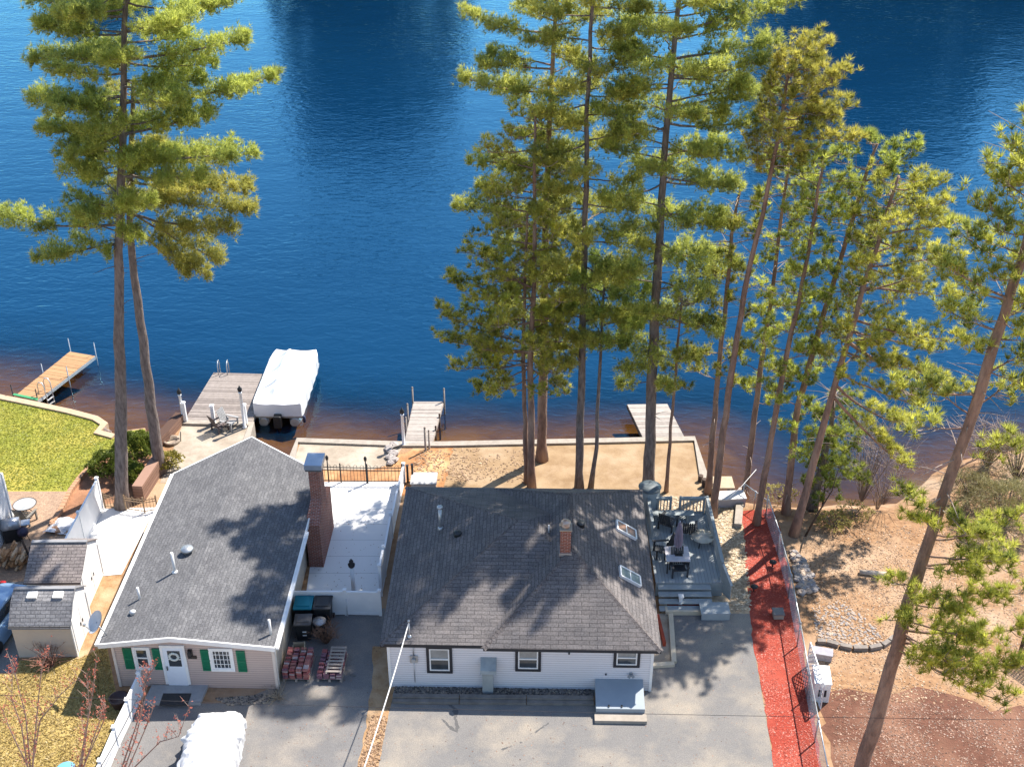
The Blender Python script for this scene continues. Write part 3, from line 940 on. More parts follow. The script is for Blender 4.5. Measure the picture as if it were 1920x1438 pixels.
# roof vents: tall metal stack, two low vents
def on_roof(px, py):
    z = 3.4
    for _ in range(12):
        u, v = RH.at(px, py, z); z = 0.5 * z + 0.5 * roofz(u, v)
    return u, v, z
u, v, z = on_roof(826, 991)
st = MB().tube([(u, v, z - 0.2), (u, v, z + 1.1)], 0.075, 12); st.lathe((u, v, z + 1.1), [(0.075, -.06), (0.12, 0), (0.12, 0.07), (0.05, 0.1)], 12); st.lathe((u, v, z), [(0.14, -.1), (0.12, 0.05), (0.08, 0.12)], 12)
st.build('vent_stack', GALV, rh)
for px, py in ((858, 1003), (1089, 985)):
    u, v, z = on_roof(px, py)
    MB().lathe((u, v, z), [(0.16, -.1), (0.15, 0.08), (0.19, 0.1), (0.17, 0.16), (0.05, 0.2)], 10).build('roof_vent', mat('dark_metal', (0.05, 0.055, 0.06), rough=0.5, metal=0.4), rh)
u, v, z = on_roof(1029, 997)
MB().tube([(u, v, z - .1), (u, v, z + .35)], 0.03, 8).build('vent_pipe', PIPEW, rh)
# skylights on the right slope
for (pts, brown) in (([(1147, 980), (1160, 977), (1194, 1005), (1190, 1017)], True), ([(1154, 1066), (1164, 1062), (1203, 1092), (1199, 1107)], False)):
    q = [Vector(on_roof(*p)) for p in pts]
    cx = sum((p for p in q), Vector()) / 4
    du = 0.98; dv = 0.62
    sl_ = Vector((1, 0, -tw)).normalized(); ac = Vector((0, 1, 0)); nn = sl_.cross(ac).normalized()
    if nn.z < 0: nn = -nn
    def sk(a, b, c): return cx + sl_ * a + ac * b + nn * c
    mb = MB()
    for (a, b, la, lb) in ((0, -dv / 2, du, 0.07), (0, dv / 2, du, 0.07), (-du / 2, 0, 0.07, dv), (du / 2, 0, 0.07, dv), (0, 0, 0.045, dv - .07)):
        P = [sk(a + sa * la / 2, b + sb * lb / 2, h) for h in (-.08, .11 if la != 0.045 else .095) for sa, sb in ((-1, -1), (1, -1), (1, 1), (-1, 1))]
        for f in ((3, 2, 1, 0), (4, 5, 6, 7), (0, 1, 5, 4), (1, 2, 6, 5), (2, 3, 7, 6), (3, 0, 4, 7)):
            mb.face([P[i] for i in f])
    so_ = mb.build('skylight', WHITE, rh)
    mb = MB(); mb.face([sk(-du / 2, -dv / 2, .08), sk(du / 2, -dv / 2, .08), sk(du / 2, dv / 2, .08), sk(-du / 2, dv / 2, .08)])
    mb.build('pane', mat('skylight_blind', (0.30, 0.16, 0.10), (0.24, 0.13, 0.08), rough=0.35, spec=0.3) if brown else mat('skylight_glass', (0.16, 0.20, 0.185), (0.10, 0.13, 0.12), rough=0.15, spec=0.35), so_)
    so_['label'] = 'skylight with a brown blind behind the glass' if brown else 'skylight with clear greenish glass'
# service mast at the left front corner of the roof
u, v, z = on_roof(768, 1193)
MB().tube([(u, v, z - .3), (u, v, z + .75)], 0.028, 8).lathe((u, v, z), [(0.1, -.04), (0.09, 0.03), (0.03, 0.08)], 10).lathe((u, v, z + .75), [(0.05, -.02), (0.055, 0.06), (0.01, 0.1)], 8).build('service_mast', GALV, rh)
mast_top = RH.W(u, v, z + .72)
# things on the front wall
mu, mz = RH.face_uz(776, 1234, oh)
mb = MB(); mb.box((mu, oh - .03, mz), (0.3, 0.06, 0.34)); mb.build('meter_box', GALV, rh)
MB().tube([(mu, oh - .06, mz), (mu, oh - .16, mz)], 0.085, 12).build('electric_meter', glass_mat('meter_glass', (0.4, 0.42, 0.44)), rh)
MB().tube([(mu, oh - .03, mz + .17), (mu, oh - .03, EZ - .15)], 0.022, 8).tube([(mu, oh - .03, 0.3), (mu, oh - .03, mz - .17)], 0.014, 8).build('conduit', GALV, rh)
fu, fz = RH.face_uz(1183, 1262, oh)
fl2 = MB(); fl2.box((fu, oh - .03, fz), (0.12, 0.06, 0.12))
for s in (-1, 1):
    fl2.tube([(fu, oh - .05, fz), (fu + s * .1, oh - .17, fz - .06)], [0.035, 0.065], 8)
fl2.build('floodlight', mat('grey_plastic', (0.3, 0.31, 0.32), rough=0.5), rh)
for px, py in ((930, 1214), (1067, 1224), (1136, 1263)):
    a, b = RH.face_uz(px, py, oh)
    MB().box((a, oh - .025, b), (0.06, 0.05, 0.06)).build('wall_fitting', BLACK, rh)
# grey hatch chute with its hood
u0, z0 = RH.face_uz(904, 1262, oh); u1, _ = RH.face_uz(929, 1262, oh)
uc = (u0 + u1) / 2
mb = MB(); mb.box((uc - .03, oh - .17, 0.62), (0.42, 0.34, 1.24)).build('chute', GREYP, rh)
mb = MB(); ww = 0.31
P = [(uc - ww, oh - .48, 1.2), (uc + ww, oh - .48, 1.2), (uc + ww, oh - .003, 1.2), (uc - ww, oh - .003, 1.2), (uc - ww, oh - .44, 1.34), (uc + ww, oh - .44, 1.34), (uc + ww, oh - .003, 1.66), (uc - ww, oh - .003, 1.66)]
for f in ((3, 2, 1, 0), (4, 5, 6, 7), (0, 1, 5, 4), (1, 2, 6, 5), (2, 3, 7, 6), (3, 0, 4, 7)):
    mb.face([P[i] for i in f])
mb.build('chute_hood', GREYP, rh)
# cellar bulkhead (grey painted) with its step
b0 = RH.at(1116, 1284, 0.5); b1_ = RH.at(1200, 1284, 0.5); b2_ = RH.at(1212, 1335, 0.3)
mb = MB(); x0, x1 = b0[0], b2_[0] - .05; y1, y0 = oh - .005, b2_[1] + .1
P = [(x0, y0, 0), (x1, y0, 0), (x1, y1, 0), (x0, y1, 0), (x0, y0, .36), (x1, y0, .36), (x1, y1, .62), (x0, y1, .62)]
for f in ((3, 2, 1, 0), (4, 5, 6, 7), (0, 1, 5, 4), (1, 2, 6, 5), (2, 3, 7, 6), (3, 0, 4, 7)):
    mb.face([P[i] for i in f])
bk = thing('cellar_bulkhead', 'blue grey painted sloping cellar hatch at the right end of the front wall', 'hatch', RH.W((x0 + x1) / 2, y0, 0), ang)
mb.v = [tuple(Vector(p) - Vector(((x0 + x1) / 2, y0, 0))) for p in mb.v]
mb.build('hatch_door', mat('blue_grey_paint', (0.30, 0.34, 0.375), (0.27, 0.31, 0.345), scale=1.5, rough=0.5), bk)
mb = MB(); mb.box((0, -.22, .08), (x1 - x0 + .12, 0.42, .16)); mb.build('step', CONCW, bk)
for s in (-.45, .05):
    MB().box((s, .1, .405), (.06, .1, .03)).build('hinge', BLACK, bk)
# landscape timbers in front of the gravel bed
mb = MB(); p0, p1 = R(736, 1309, 0), R(1113, 1313, 0)
for k in range(3):
    a, b = p0.lerp(p1, k / 3 + .002), p0.lerp(p1, (k + 1) / 3 - .002)
    mb.bar((a.x, a.y, .09), (b.x, b.y, .09), 0.19, 0.18)
    mb.bar((a.x, a.y - .2, .06), (b.x, b.y - .2, .06), 0.17, 0.12)
tag(mb.build('timber_edging', mat('grey_timber', (0.22, 0.20, 0.18), (0.15, 0.135, 0.12), scale=3, rough=0.9, bump=0.3)), 'grey landscaping timbers holding the gravel bed before the white wall', 'edging')
# concrete edge of the side walk
mb = MB(); q = [R(1222, 1250, 0), R(1264, 1247, 0), R(1257, 1150, 0)]
mb.bar((q[0].x, q[0].y, .07), (q[1].x, q[1].y, .07), .2, .14); mb.bar((q[1].x, q[1].y + .1, .07), (q[2].x, q[2].y, .07), .2, .14)
tag(mb.build('walk_edging', mat('cream_timber', (0.60, 0.52, 0.40), (0.52, 0.45, 0.34), rough=0.85)), 'cream timber edging round the short side walk right of the cottage', 'edging')
# red sandbox-like planter and red plank at the right wall
pr = R(1243, 1205, 0)
tag(MB().bar(R(1246, 1208, .12), R(1233, 1155, .12), .12, .24).build('red_plank', mat('red_plank', (0.42, 0.07, 0.03), (0.3, 0.05, 0.025), rough=0.8)), 'orange red plank lying along the right wall of the cottage', 'plank')

# ------------------------------------------------------------------ left house: low gable, grey shingles
LZ = 2.5
fl, fr_, bl_, br = R(183, 1208, LZ), R(516, 1214, LZ), R(325, 888, LZ), R(602, 887, LZ)
ang = math.atan2(fr_.y - fl.y, fr_.x - fl.x)
LH = Frame((fl.x, fl.y, 0), ang)
lh = thing('grey_roof_house', 'tan bungalow with long grey shingled gable roof, brick chimney and green shutters', 'house', LH.o, ang)
GSH = brick_mat('grey_shingles', (0.156, 0.155, 0.159), (0.110, 0.110, 0.115), (0.078, 0.078, 0.082), 0.30, 0.14, 0.010, bump=0.35, blot=((0.8, 0.8, 0.82), (1.12, 1.12, 1.12)), dist=0.02)
TAN = lap_mat('tan_siding', (0.52, 0.41, 0.37), (0.48, 0.385, 0.35), 0.115, 'Z', rough=0.6, bump=0.5, noise=0.5, gap=0.1)
CREAM = lap_mat('cream_siding', (0.66, 0.57, 0.45), (0.60, 0.52, 0.41), 0.115, 'Z', rough=0.6, bump=0.5, noise=0.5, gap=0.1)
lFL, lFR, lBL, lBR = [LH.L(p) for p in (fl, fr_, bl_, br)]
rf = LH.L(R(318, 1195.5, LZ + .42)); rb = LH.L(R(472, 819, LZ + .42))
mb = MB()
mb.uvface([lFL, rf, rb, lBL]); mb.uvface([rf, lFR, lBR, rb])
roof = mb.build('roof', GSH, lh)
mb = MB(); dz = Vector((0, 0, -.03)); dd = Vector((0, 0, -.19))
for a, b in ((lFL, rf), (rf, lFR), (lFR, lBR), (lBR, rb), (rb, lBL), (lBL, lFL)):
    n_ = (b - a).cross(Vector((0, 0, 1))).normalized() * .03
    mb.face([a + dd + n_, b + dd + n_, b - dz * .5 + n_, a - dz * .5 + n_]); mb.face([a - dz * .5 + n_, b - dz * .5 + n_, b - dz * .5 - n_, a - dz * .5 - n_])
    mb.face([b + dd - n_, a + dd - n_, a - dz * .5 - n_, b - dz * .5 - n_])
mb.build('fascia', WHITE, lh)
mb = MB(); mb.face([lFL + dd, lBL + dd, rb + dd, lBR + dd, lFR + dd, rf + dd]); mb.build('soffit', WHITE, lh)
# walls under the roof
wi = 0.3
wfl = Vector((lFL.x + .38, wi + .05, 0)); wfr = Vector((lFR.x - .22, wi + .05, 0)); wbl = Vector((lBL.x + .35, lBL.y - .4, 0)); wbr = Vector((lBR.x - .3, lBR.y - .4, 0))
mb = MB()
def wallq(a, b, h0, h1, mi): mb.face([(a.x, a.y, 0), (b.x, b.y, 0), (b.x, b.y, h1), (a.x, a.y, h0)], None, mi)
zt = LZ - .1
mb.face([(wfl.x, wfl.y, 0), (wfr.x, wfr.y, 0), (wfr.x, wfr.y, zt), (rf.x, wfr.y, zt + .34), (wfl.x, wfl.y, zt)], None, 0)
wallq(wfr, wbr, zt, zt, 1); wallq(wbr, wbl, zt, zt, 1); wallq(wbl, wfl, zt, zt, 0)
mb.build('wall', [TAN, CREAM], lh)
for q_ in (wfl, wfr): MB().box((q_.x, q_.y - .012, zt / 2), (.1, .05, zt)).build('corner_board', mat('cream_trim', (0.66, 0.58, 0.52), rough=0.6), lh)
d = (lBR - lFR); MB().bar(lFR + Vector((.07, 0, -.06)), lFR + d * .62 + Vector((.07, 0, -.06)), .12, .1).build('gutter', WHITE, lh)
MB().bar(lFL + Vector((-.07, 0, -.06)), lBL + Vector((-.07, 0, -.06)), .12, .1).build('gutter', WHITE, lh)
MB().tube([(lFR.x - .02, .12, zt), (wfr.x + .06, wfr.y + .05, zt - .25), (wfr.x + .06, wfr.y + .05, .1)], .045, 8).build('downspout', WHITE, lh)
vf = wfl.y
GREEN = lap_mat('green_shutter_paint', (0.012, 0.17, 0.09), (0.010, 0.14, 0.075), 0.06, 'Z', rough=0.45, bump=0.5, gap=0.2)
def lw(px0, py0, px1, py1):
    a = LH.face_uz(px0, py0, vf); b = LH.face_uz(px1, py1, vf); return a, b
# left window, right window, door
(a0, zt0), _ = lw(245, 1212, 0, 0); (a1, zb1) = LH.face_uz(288, 1254, vf)
window(lh, a0 + .03, a1, zb1, zt0, vf, WHITE, WHITE, .09, shade=False)
(c0, zc0) = LH.face_uz(390, 1214, vf); (c1, zd1) = LH.face_uz(442, 1257, vf)
window(lh, c0, c1, zd1, zc0, vf, WHITE, WHITE, .1, grid=(5, 4), split=False)
(d0, dz0) = LH.face_uz(299, 1213, vf); (d1, dz1) = LH.face_uz(360, 1294, vf)
dw = (LH.face_uz(346, 1213, vf)[0] - d0)
dz0 = 2.2
mb = MB()
for u in (d0 + .05, d0 + dw - .05):
    mb.box((u, vf - .03, dz0 / 2 + .1), (.1, .06, dz0 - .2))
mb.box((d0 + dw / 2, vf - .031, dz0 - .03), (dw, .062, .12))
dr = mb.build('door_frame', WHITE, lh)
mb = MB(); mb.box((d0 + dw / 2, vf - .02, dz0 / 2 + .02), (dw - .2, .04, dz0 - .2))
door = mb.build('door', mat('door_paint', (0.70, 0.74, 0.80), (0.66, 0.70, 0.76), rough=0.4), lh)
g0, g1 = d0 + .3, d0 + dw - .2
MB().box(((g0 + g1) / 2 - .02, vf - .044, 1.55), (dw * .5, .012, .8)).build('pane', GLASS, door)
MB().box(((g0 + g1) / 2 - .02, vf - .052, 1.52), (dw * .5, .014, .04)).build('glazing_bar', WHITE, door)
MB().box((d0 + .17, vf - .06, 1.05), (.035, .05, .2)).build('handle', BLACK, door)
mb = MB()
wc = Vector(((g0 + g1) / 2 - .02, vf - .075, 1.68))
for k in range(40):
    a = random.uniform(0, 6.28); r = random.uniform(.13, .21)
    mb.rock(wc + Vector((r * math.cos(a), random.uniform(-.02, .02), r * math.sin(a))), random.uniform(.02, .04), n=5)
mb.tube([(wc.x + .17 * math.cos(k * .3142), wc.y, wc.z + .17 * math.sin(k * .3142)) for k in range(21)], .05, 6, cap=False)
mb.v = [tuple(LH.W(*p_)) for p_ in mb.v]
tag(mb.build('wreath', mat('wreath_white', (0.66, 0.68, 0.66), (0.4, 0.44, 0.4), scale=20)), 'pale wreath hanging on the glass of the white front door', 'wreath')
# shutters
for px0, px1, pyt, pyb in ((228, 246, 1214, 1252.5), (283, 301, 1214.5, 1254), (374, 391, 1217, 1256), (441, 460, 1219, 1258)):
    s0, zt_ = LH.face_uz(px0 + 1, pyt, vf); s1, zb_ = LH.face_uz(px1 + 4, pyb, vf)
    ww = .34
    mb = MB(); cx = (s0 + ww / 2)
    mb.box((cx, vf - .02, (zt_ + zb_) / 2), (ww, .04, zt_ - zb_)); sh = mb.build('shutter', GREEN, lh)
    mb = MB(); mb.box((cx, vf - .045, zb_ + (zt_ - zb_) * .5), (ww, .014, .07)); mb.box((cx, vf - .045, zt_ - .035), (ww, .014, .07)); mb.box((cx - ww / 2 + .03, vf - .044, (zt_ + zb_) / 2), (.06, .014, zt_ - zb_ - .004)); mb.box((cx, vf - .045, zb_ + .035), (ww, .014, .07)); mb.build('shutter_rail', mat('green_rail', (0.011, 0.16, 0.085), rough=.45), sh)
lu, lz_ = LH.face_uz(357, 1222, vf)
mb = MB(); mb.box((lu, vf - .05, lz_), (.16, .1, .3)); mb.lathe((lu, vf - .14, lz_ - .15), [(.05, 0), (.09, .05), (.09, .25), (.03, .34)], 8); mb.build('porch_lamp', BLACK, lh)
hu, hz = LH.face_uz(361, 1231, vf)
MB().box((hu, vf - .02, hz), (.34, .04, .14)).build('house_plate', mat('plate_dark', (0.05, 0.04, 0.035), rough=.5), lh)
# roof fittings
nL = (rb - rf).cross(lFL - rf).normalized(); nR = (lFR - rf).cross(rb - rf).normalized()
def on_l(px, py, right=False):
    n = nR if right else nL
    return LH.L(HIT(px, py, LH.W(*rf), (LH.M.to_3x3() @ n)))
p = on_l(328, 1072)
MB().tube([p - Vector((0, 0, .2)), p + Vector((0, 0, 1.0))], .06, 10).lathe(p, [(.14, -.08), (.12, .03), (.07, .07)], 12).build('vent_stack', PIPEW, lh)
p = on_l(352, 1036)
MB().lathe(p, [(.16, -.06), (.15, .14), (.28, .17), (.25, .25), (.06, .31)], 14).build('roof_vent', GALV, lh)
p = on_l(262, 1123); MB().tube([p - Vector((0, 0, .1)), p + Vector((0, 0, .6))], .05, 8).build('vent_pipe', PIPEW, lh)
p = on_l(249, 1150); MB().lathe(p, [(.12, -.06), (.11, .08), (.14, .1), (.04, .17)], 10).build('roof_vent', PIPEW, lh)
p = on_l(508, 1189, True); MB().tube([p - Vector((0, 0, .1)), p + Vector((0, 0, .75))], .05, 8).build('vent_pipe', PIPEW, lh)
# satellite dish at the left eave
p = on_l(203, 1190)
dish = MB()
c = LH.L(R(181, 1166, 3.0)); ax = Vector((-.55, -.55, .62)).normalized()
sx_ = ax.cross(Vector((0, 0, 1))).normalized(); sy_ = sx_.cross(ax)
ringv = []
for i, (r, h) in enumerate(((0, .0), (.18, .015), (.32, .05), (.43, .1))):
    ringv.append([c + sx_ * (r * .85 * math.cos(k * math.pi / 9)) + sy_ * (r * 1.1 * math.sin(k * math.pi / 9)) + ax * h for k in range(18)])
for i in range(3):
    for k in range(18):
        q = [ringv[i][k], ringv[i][(k + 1) % 18], ringv[i + 1][(k + 1) % 18], ringv[i + 1][k]]
        if i == 0: q = [ringv[0][0], ringv[1][k], ringv[1][(k + 1) % 18]]
        dish.face(q, smooth=True)
        q2 = [v_ - ax * .02 for v_ in reversed(q)]; dish.face(q2, smooth=True)
so_ = dish.build('satellite_dish', mat('dish_grey', (0.62, 0.64, 0.66), rough=.4), lh)
MB().tube([p - Vector((0, 0, .1)), p + Vector((-.25, 0, .35)), c], .025, 6).tube([c - sy_ * .4, c + ax * .45 - sy_ * .2], .018, 6).box(tuple(c + ax * .47 - sy_ * .18), (.08, .1, .08)).build('dish_arm', GALV, so_)
# brick chimney on the right wall: broad stack, stepped shoulders, tall flue
bx0 = LH.L(R(600, 1064, 0)); bx1 = LH.L(R(617, 988, 0))
xw = wfr.x + .25 + .28
cy0, cy1 = bx0.y, bx1.y
cxr = LH.L(R(606, 1050, .4)).x
xl = cxr - .64
mb = MB()
mb.prism([(xl, cy0), (cxr, cy0), (cxr, cy1), (xl, cy1)], 0, 2.35, uv=True)
sw = .78; cc = (cy0 + cy1) / 2 + .12
P0 = [(xl, cy0), (cxr, cy0), (cxr, cy1), (xl, cy1)]; P1 = [(xl + .1, cc - .42), (cxr - .05, cc - .42), (cxr - .05, cc + .42), (xl + .1, cc + .42)]
for i in range(4):
    j = (i + 1) % 4
    mb.uvface([(*P0[i], 2.35), (*P0[j], 2.35), (*P1[j], 2.95), (*P1[i], 2.95)])
mb.prism(P1, 2.95, 4.55, uv=True)
chm = mb.build('chimney', BRICK, lh)
MB().box(((xl + cxr) / 2 + .02, cc, 4.66), (.78, 1.02, .24)).build('chimney_cap', mat('blue_metal', (0.36, 0.42, 0.50), (0.30, 0.36, 0.44), rough=.35, metal=.5), chm)
MB().box(((xl + cxr) / 2 + .02, cc, 4.5), (.72, .96, .12)).build('chimney_crown', mat('chim_dark', (0.09, 0.1, 0.11), rough=.6), chm)
# stoop, mat
s0, s1 = R(283, 1296, 0), R(388, 1298, 0); s2 = R(378, 1322, 0)
x0, x1 = s0.x, s1.x; y1_, y0_ = LH.W((s0.x + s1.x) / 2 - LH.o.x, vf, 0).y - .02, s2.y
tag(MB().prism([(x0 - .1, y0_), (x1 - .1, y0_), (x1, y1_), (x0, y1_)], 0, .14).build('stoop', mat('grey_concrete', (0.36, 0.365, 0.37), (0.3, 0.305, 0.31), rough=.8, bump=.1)), 'grey concrete stoop before the white front door', 'step')
mm = R(329, 1311, .14)
tag(MB().box((mm.x, mm.y, .155), (1.1, .62, .025), 0).build('door_mat', mat('mat_dark', (0.035, 0.035, 0.04), (0.06, 0.055, 0.05), scale=20, rough=.95)), 'dark rubber mat on the concrete stoop', 'doormat')

# neighbour's house at the far left edge: only its corner is in view
c = R(28, 985, 0)
nh = thing('white_house', 'white clapboard house cut off by the left picture edge beside the paver patio', 'house', (c.x, c.y, 0))
MB().prism([(-7, 0), (0, 0), (-.25, -6), (-7, -6)][::-1], 0, 3.0).build('wall', lap_mat('bright_siding', (0.80, 0.80, 0.81), (0.76, 0.76, 0.78), .115, 'Z', gap=.08, bump=.3), nh)
mb = MB(); mb.box((-.02, -.02, 1.5), (.14, .14, 3.0)); mb.build('corner_board', WHITE, nh)
mb = MB(); mb.uvface([(-7.2, .3, 3.0), (-.9, .3, 3.0), (-.9, -3, 4.3), (-7.2, -3, 4.3)]); mb.uvface([(-7.2, -3, 4.3), (-.9, -3, 4.3), (-.9, -6.3, 3.0), (-7.2, -6.3, 3.0)]); mb.build('roof', GSH, nh)
# ------------------------------------------------------------------ sheds
def gambrel_shed(name, label, fl_, fr_, depth, hw, prof, roofm, wallm, door=True):
    """shed with its roof ridge across the view; the gable with doors faces right. prof: (share of depth, height)"""
    o = Vector(((fl_.x + fr_.x) / 2, (fl_.y + fr_.y) / 2, 0)); a = math.atan2(fr_.y - fl_.y, fr_.x - fl_.x); wd = (fr_ - fl_).length
    t = thing(name, label, 'shed', o, a)
    P = [(d * depth, h) for d, h in prof]
    mb = MB()
    for s in (-1, 1):
        q = [(s * wd / 2, 0, 0)] + [(s * wd / 2, d, h) for d, h in P] + [(s * wd / 2, depth, 0)]
        mb.face(q if s > 0 else q[::-1], None, 0)
    mb.face([(-wd / 2, 0, 0), (wd / 2, 0, 0), (wd / 2, 0, P[0][1]), (-wd / 2, 0, P[0][1])], None, 1)
    mb.face([(wd / 2, depth, 0), (-wd / 2, depth, 0), (-wd / 2, depth, P[-1][1]), (wd / 2, depth, P[-1][1])], None, 1)
    mb.build('wall', [WHITE, wallm], t)
    mb = MB()
    e = .07
    for i in range(len(P) - 1):
        (da, ha), (db, hb) = P[i], P[i + 1]
        if i == 0: 
            k = .12 / max(db - da, .05); da -= .12; ha -= (hb - ha) * k
        if i == len(P) - 2: 
            k = .12 / max(db - da, .05); db += .12; hb -= (ha - hb) * k
        mb.uvface([(-wd / 2 - e, da, ha + .04), (wd / 2 + e, da, ha + .04), (wd / 2 + e, db, hb + .04), (-wd / 2 - e, db, hb + .04)])
        mb.face([(-wd / 2 - e, da, ha), (-wd / 2 - e, db, hb), (wd / 2 + e, db, hb), (wd / 2 + e, da, ha)])
        mb.face([(wd / 2 + e, da, ha), (wd / 2 + e, db, hb), (wd / 2 + e, db, hb + .04), (wd / 2 + e, da, ha + .04)])
    mb.face([(-wd / 2 - e, -.12, P[0][1] - .06), (wd / 2 + e, -.12, P[0][1] - .06), (wd / 2 + e, -.12, P[0][1] + .02), (-wd / 2 - e, -.12, P[0][1] + .02)])
    r = mb.build('roof', roofm, t)
    if door:
        for k in (0.08, .5):
            mb = MB(); mb.box((wd / 2 + .015, depth * (k + .21), .92), (.03, depth * .4, 1.62)); d_ = mb.build('door', WHITEV, t)
            MB().box((wd / 2 + .04, depth * (.5 - .06 if k < .3 else .56), .95), (.03, .05, .16)).build('handle', BLACK, d_)
        for y in (.03, depth - .03):
            MB().box((wd / 2 + .02, y, P[0][1] / 2), (.04, .08, P[0][1])).build('corner_board', WHITE, t)
    return t, wd, r
SHR = brick_mat('shed_shingles', (0.27, 0.265, 0.27), (0.215, 0.21, 0.215), (0.14, 0.14, 0.145), 0.4, 0.15, 0.02, bump=0.5)
SHR2 = brick_mat('brown_shed_shingles', (0.29, 0.25, 0.235), (0.235, 0.205, 0.19), (0.14, 0.12, 0.115), 0.4, 0.15, 0.02, bump=0.5)
t, wd, r = gambrel_shed('garden_shed', 'tan and white garden shed with stepped grey shingle roof and two small roof vents', R(36, 1232), R(145, 1231), 2.1, 1.7, [(0, 1.72), (.30, 2.36), (.55, 2.62), (1, 1.95)], SHR, mat('shed_tan', (0.50, 0.43, 0.36), (0.46, 0.39, 0.33), scale=1.5, rough=.7))
for s in (-.42, .62):
    MB().box((s, .86, 2.55), (.4, .3, .09), tilt=Matrix.Rotation(.3, 3, 'X')).build('roof_vent', WHITE, t)
MB().box((0, 2.1 * .55, 2.67), (wd + .1, .16, .04)).build('ridge_cap', mat('ridge_pale', (0.28, 0.28, 0.29), rough=.8), t)
t2, wd2, r2 = gambrel_shed('garden_shed', 'white garden shed with brown shingle roof standing behind the tan shed', R(64, 1150), R(163, 1149), 2.6, 1.9, [(0, 1.75), (.58, 2.65), (1, 1.95)], SHR2, WHITE)
MB().box((0, 2.6 * .58, 2.7), (wd2 + .1, .16, .04)).build('ridge_cap', MATS['ridge_pale'], t2)

# ------------------------------------------------------------------ fences
def panel_fence(name, label, pts, h, m, cat='fence', post=2.0, thick=.05, group=None, cap=True, z0=0.0):
    """solid vinyl fence along ground points, posts as parts"""
    o = pts[0]
    t = thing(name, label, cat, (o.x, o.y, z0), 0, group)
    pan = MB(); posts = []
    hs = h if isinstance(h, (list, tuple)) else [h] * len(pts)
    for i in range(len(pts) - 1):
        a, b = pts[i] - o, pts[i + 1] - o
        n = max(1, round((b - a).length / post))
        for k in range(n):
            p, q = a.lerp(b, k / n), a.lerp(b, (k + 1) / n)
            hh = hs[i] + (hs[i + 1] - hs[i]) * (k + .5) / n
            pan.bar((p.x, p.y, hh / 2 + .02), (q.x, q.y, hh / 2 + .02), thick, hh - .08)
            pan.bar((p.x, p.y, hh - .04), (q.x, q.y, hh - .04), .09, .1)
            pan.bar((p.x, p.y, .1), (q.x, q.y, .1), .09, .12)
            posts.append((p, hh))
    posts.append((pts[-1] - o, hs[-1]))
    pan.build('panel', m, t)
    for p, hh in posts:
        mb = MB().box((p.x, p.y, (hh + .08) / 2), (.13, .13, hh + .08))
        if cap: mb.box((p.x, p.y, hh + .1), (.17, .17, .04)); mb.box((p.x, p.y, hh + .13), (.1, .1, .04))
        mb.build('post', m, t)
    return t
panel_fence('vinyl_fence', 'white vinyl fence climbing from the lower edge to the shuttered front wall', [R(268, 1302), R(246, 1350), R(222, 1400), R(196, 1462), R(160, 1540)], [1.15, 1.05, 1.0, .95, .95], WHITEV)
panel_fence('vinyl_fence', 'tall white vinyl fence between the paver patio and the white left deck', [R(193, 955), R(160, 1020), R(133, 1075)], [1.75, 1.75, 1.75], WHITEV, post=2.2)
panel_fence('vinyl_fence', 'long white vinyl fence along the right edge of the shaded white deck', [R(758, 903), R(748, 945), R(735, 1008), R(722, 1080), R(715, 1116)], [1.0, 1.0, 1.05, 1.6, 1.6], WHITEV, post=2.3)
t = panel_fence('vinyl_fence', 'white vinyl gate fence across the drive behind the rubbish bins', [R(554, 1152), R(650, 1152), R(714, 1153)], 1.28, WHITEV, post=1.7)
p = R(652, 1152) - t.location
MB().tube([(p.x, p.y - .1, .02), (p.x, p.y - .1, .95)], .02, 6).build('drop_rod', PIPEW, t)
g = R(663, 1106) - t.location
MB().lathe((g.x, g.y, 0), [(.09, 0), (.09, 1.25)], 10).lathe((g.x, g.y, 1.25), [(.05, 0), (.14, .08), (.16, .2), (.06, .3), (.1, .36), (.02, .48)], 10, mi=1).build('lamp_post', [WHITEV, BLACK], t)

def iron_fence(label, pts, h, m, step=.13, hoops=True, lamps=()):
    o = pts[0]
    t = thing('iron_fence', label, 'fence', (o.x, o.y, 0))
    mb = MB(); pk = MB()
    for i in range(len(pts) - 1):
        a, b = pts[i] - o, pts[i + 1] - o
        for hh in (.12, h * .72, h * .88):
            mb.bar((a.x, a.y, hh), (b.x, b.y, hh), .03, .035)
        n = int((b - a).length / step)
        for k in range(n + 1):
            p = a.lerp(b, k / n)
            pk.bar((p.x, p.y, .08), (p.x, p.y, h if k % 2 else h * .95), .018)
            if hoops and k % 2 == 0 and k < n:
                q = a.lerp(b, (k + 1) / n); m_ = p.lerp(q, .5)
                pk.tube([(p.x, p.y, h * .95), (m_.x, m_.y, h * 1.04), (q.x, q.y, h * .95)], .01, 4)
    mb.build('rail', m, t); pk.build('pickets', m, t)
    for i, p in enumerate(pts):
        q = p - o
        mb = MB().bar((q.x, q.y, 0), (q.x, q.y, h * 1.1), .06)
        mb.build('post', m, t)
    for p in lamps:
        q = p - o
        MB().tube([(q.x, q.y, 0), (q.x, q.y, h * 1.25)], .03, 8).lathe((q.x, q.y, h * 1.25), [(.03, 0), (.07, .05), (.08, .2), (.02, .3)], 8).build('post_lamp', m, t)
    return t
iron_fence('black iron picket fence at the lake end of the shaded white deck', [R(604, 904), R(640, 905), R(690, 906), R(755, 906)], 1.05, BLACK, .16, lamps=[R(617, 904), R(688, 906)])
BRONZE = mat('bronze_paint', (0.30, 0.20, 0.12), (0.22, 0.15, 0.09), rough=.5)
iron_fence('small bronze iron fence at the foot of the leftmost pine', [R(198, 952), R(237, 957), R(272, 962), R(296, 958)], .85, BRONZE, .14)

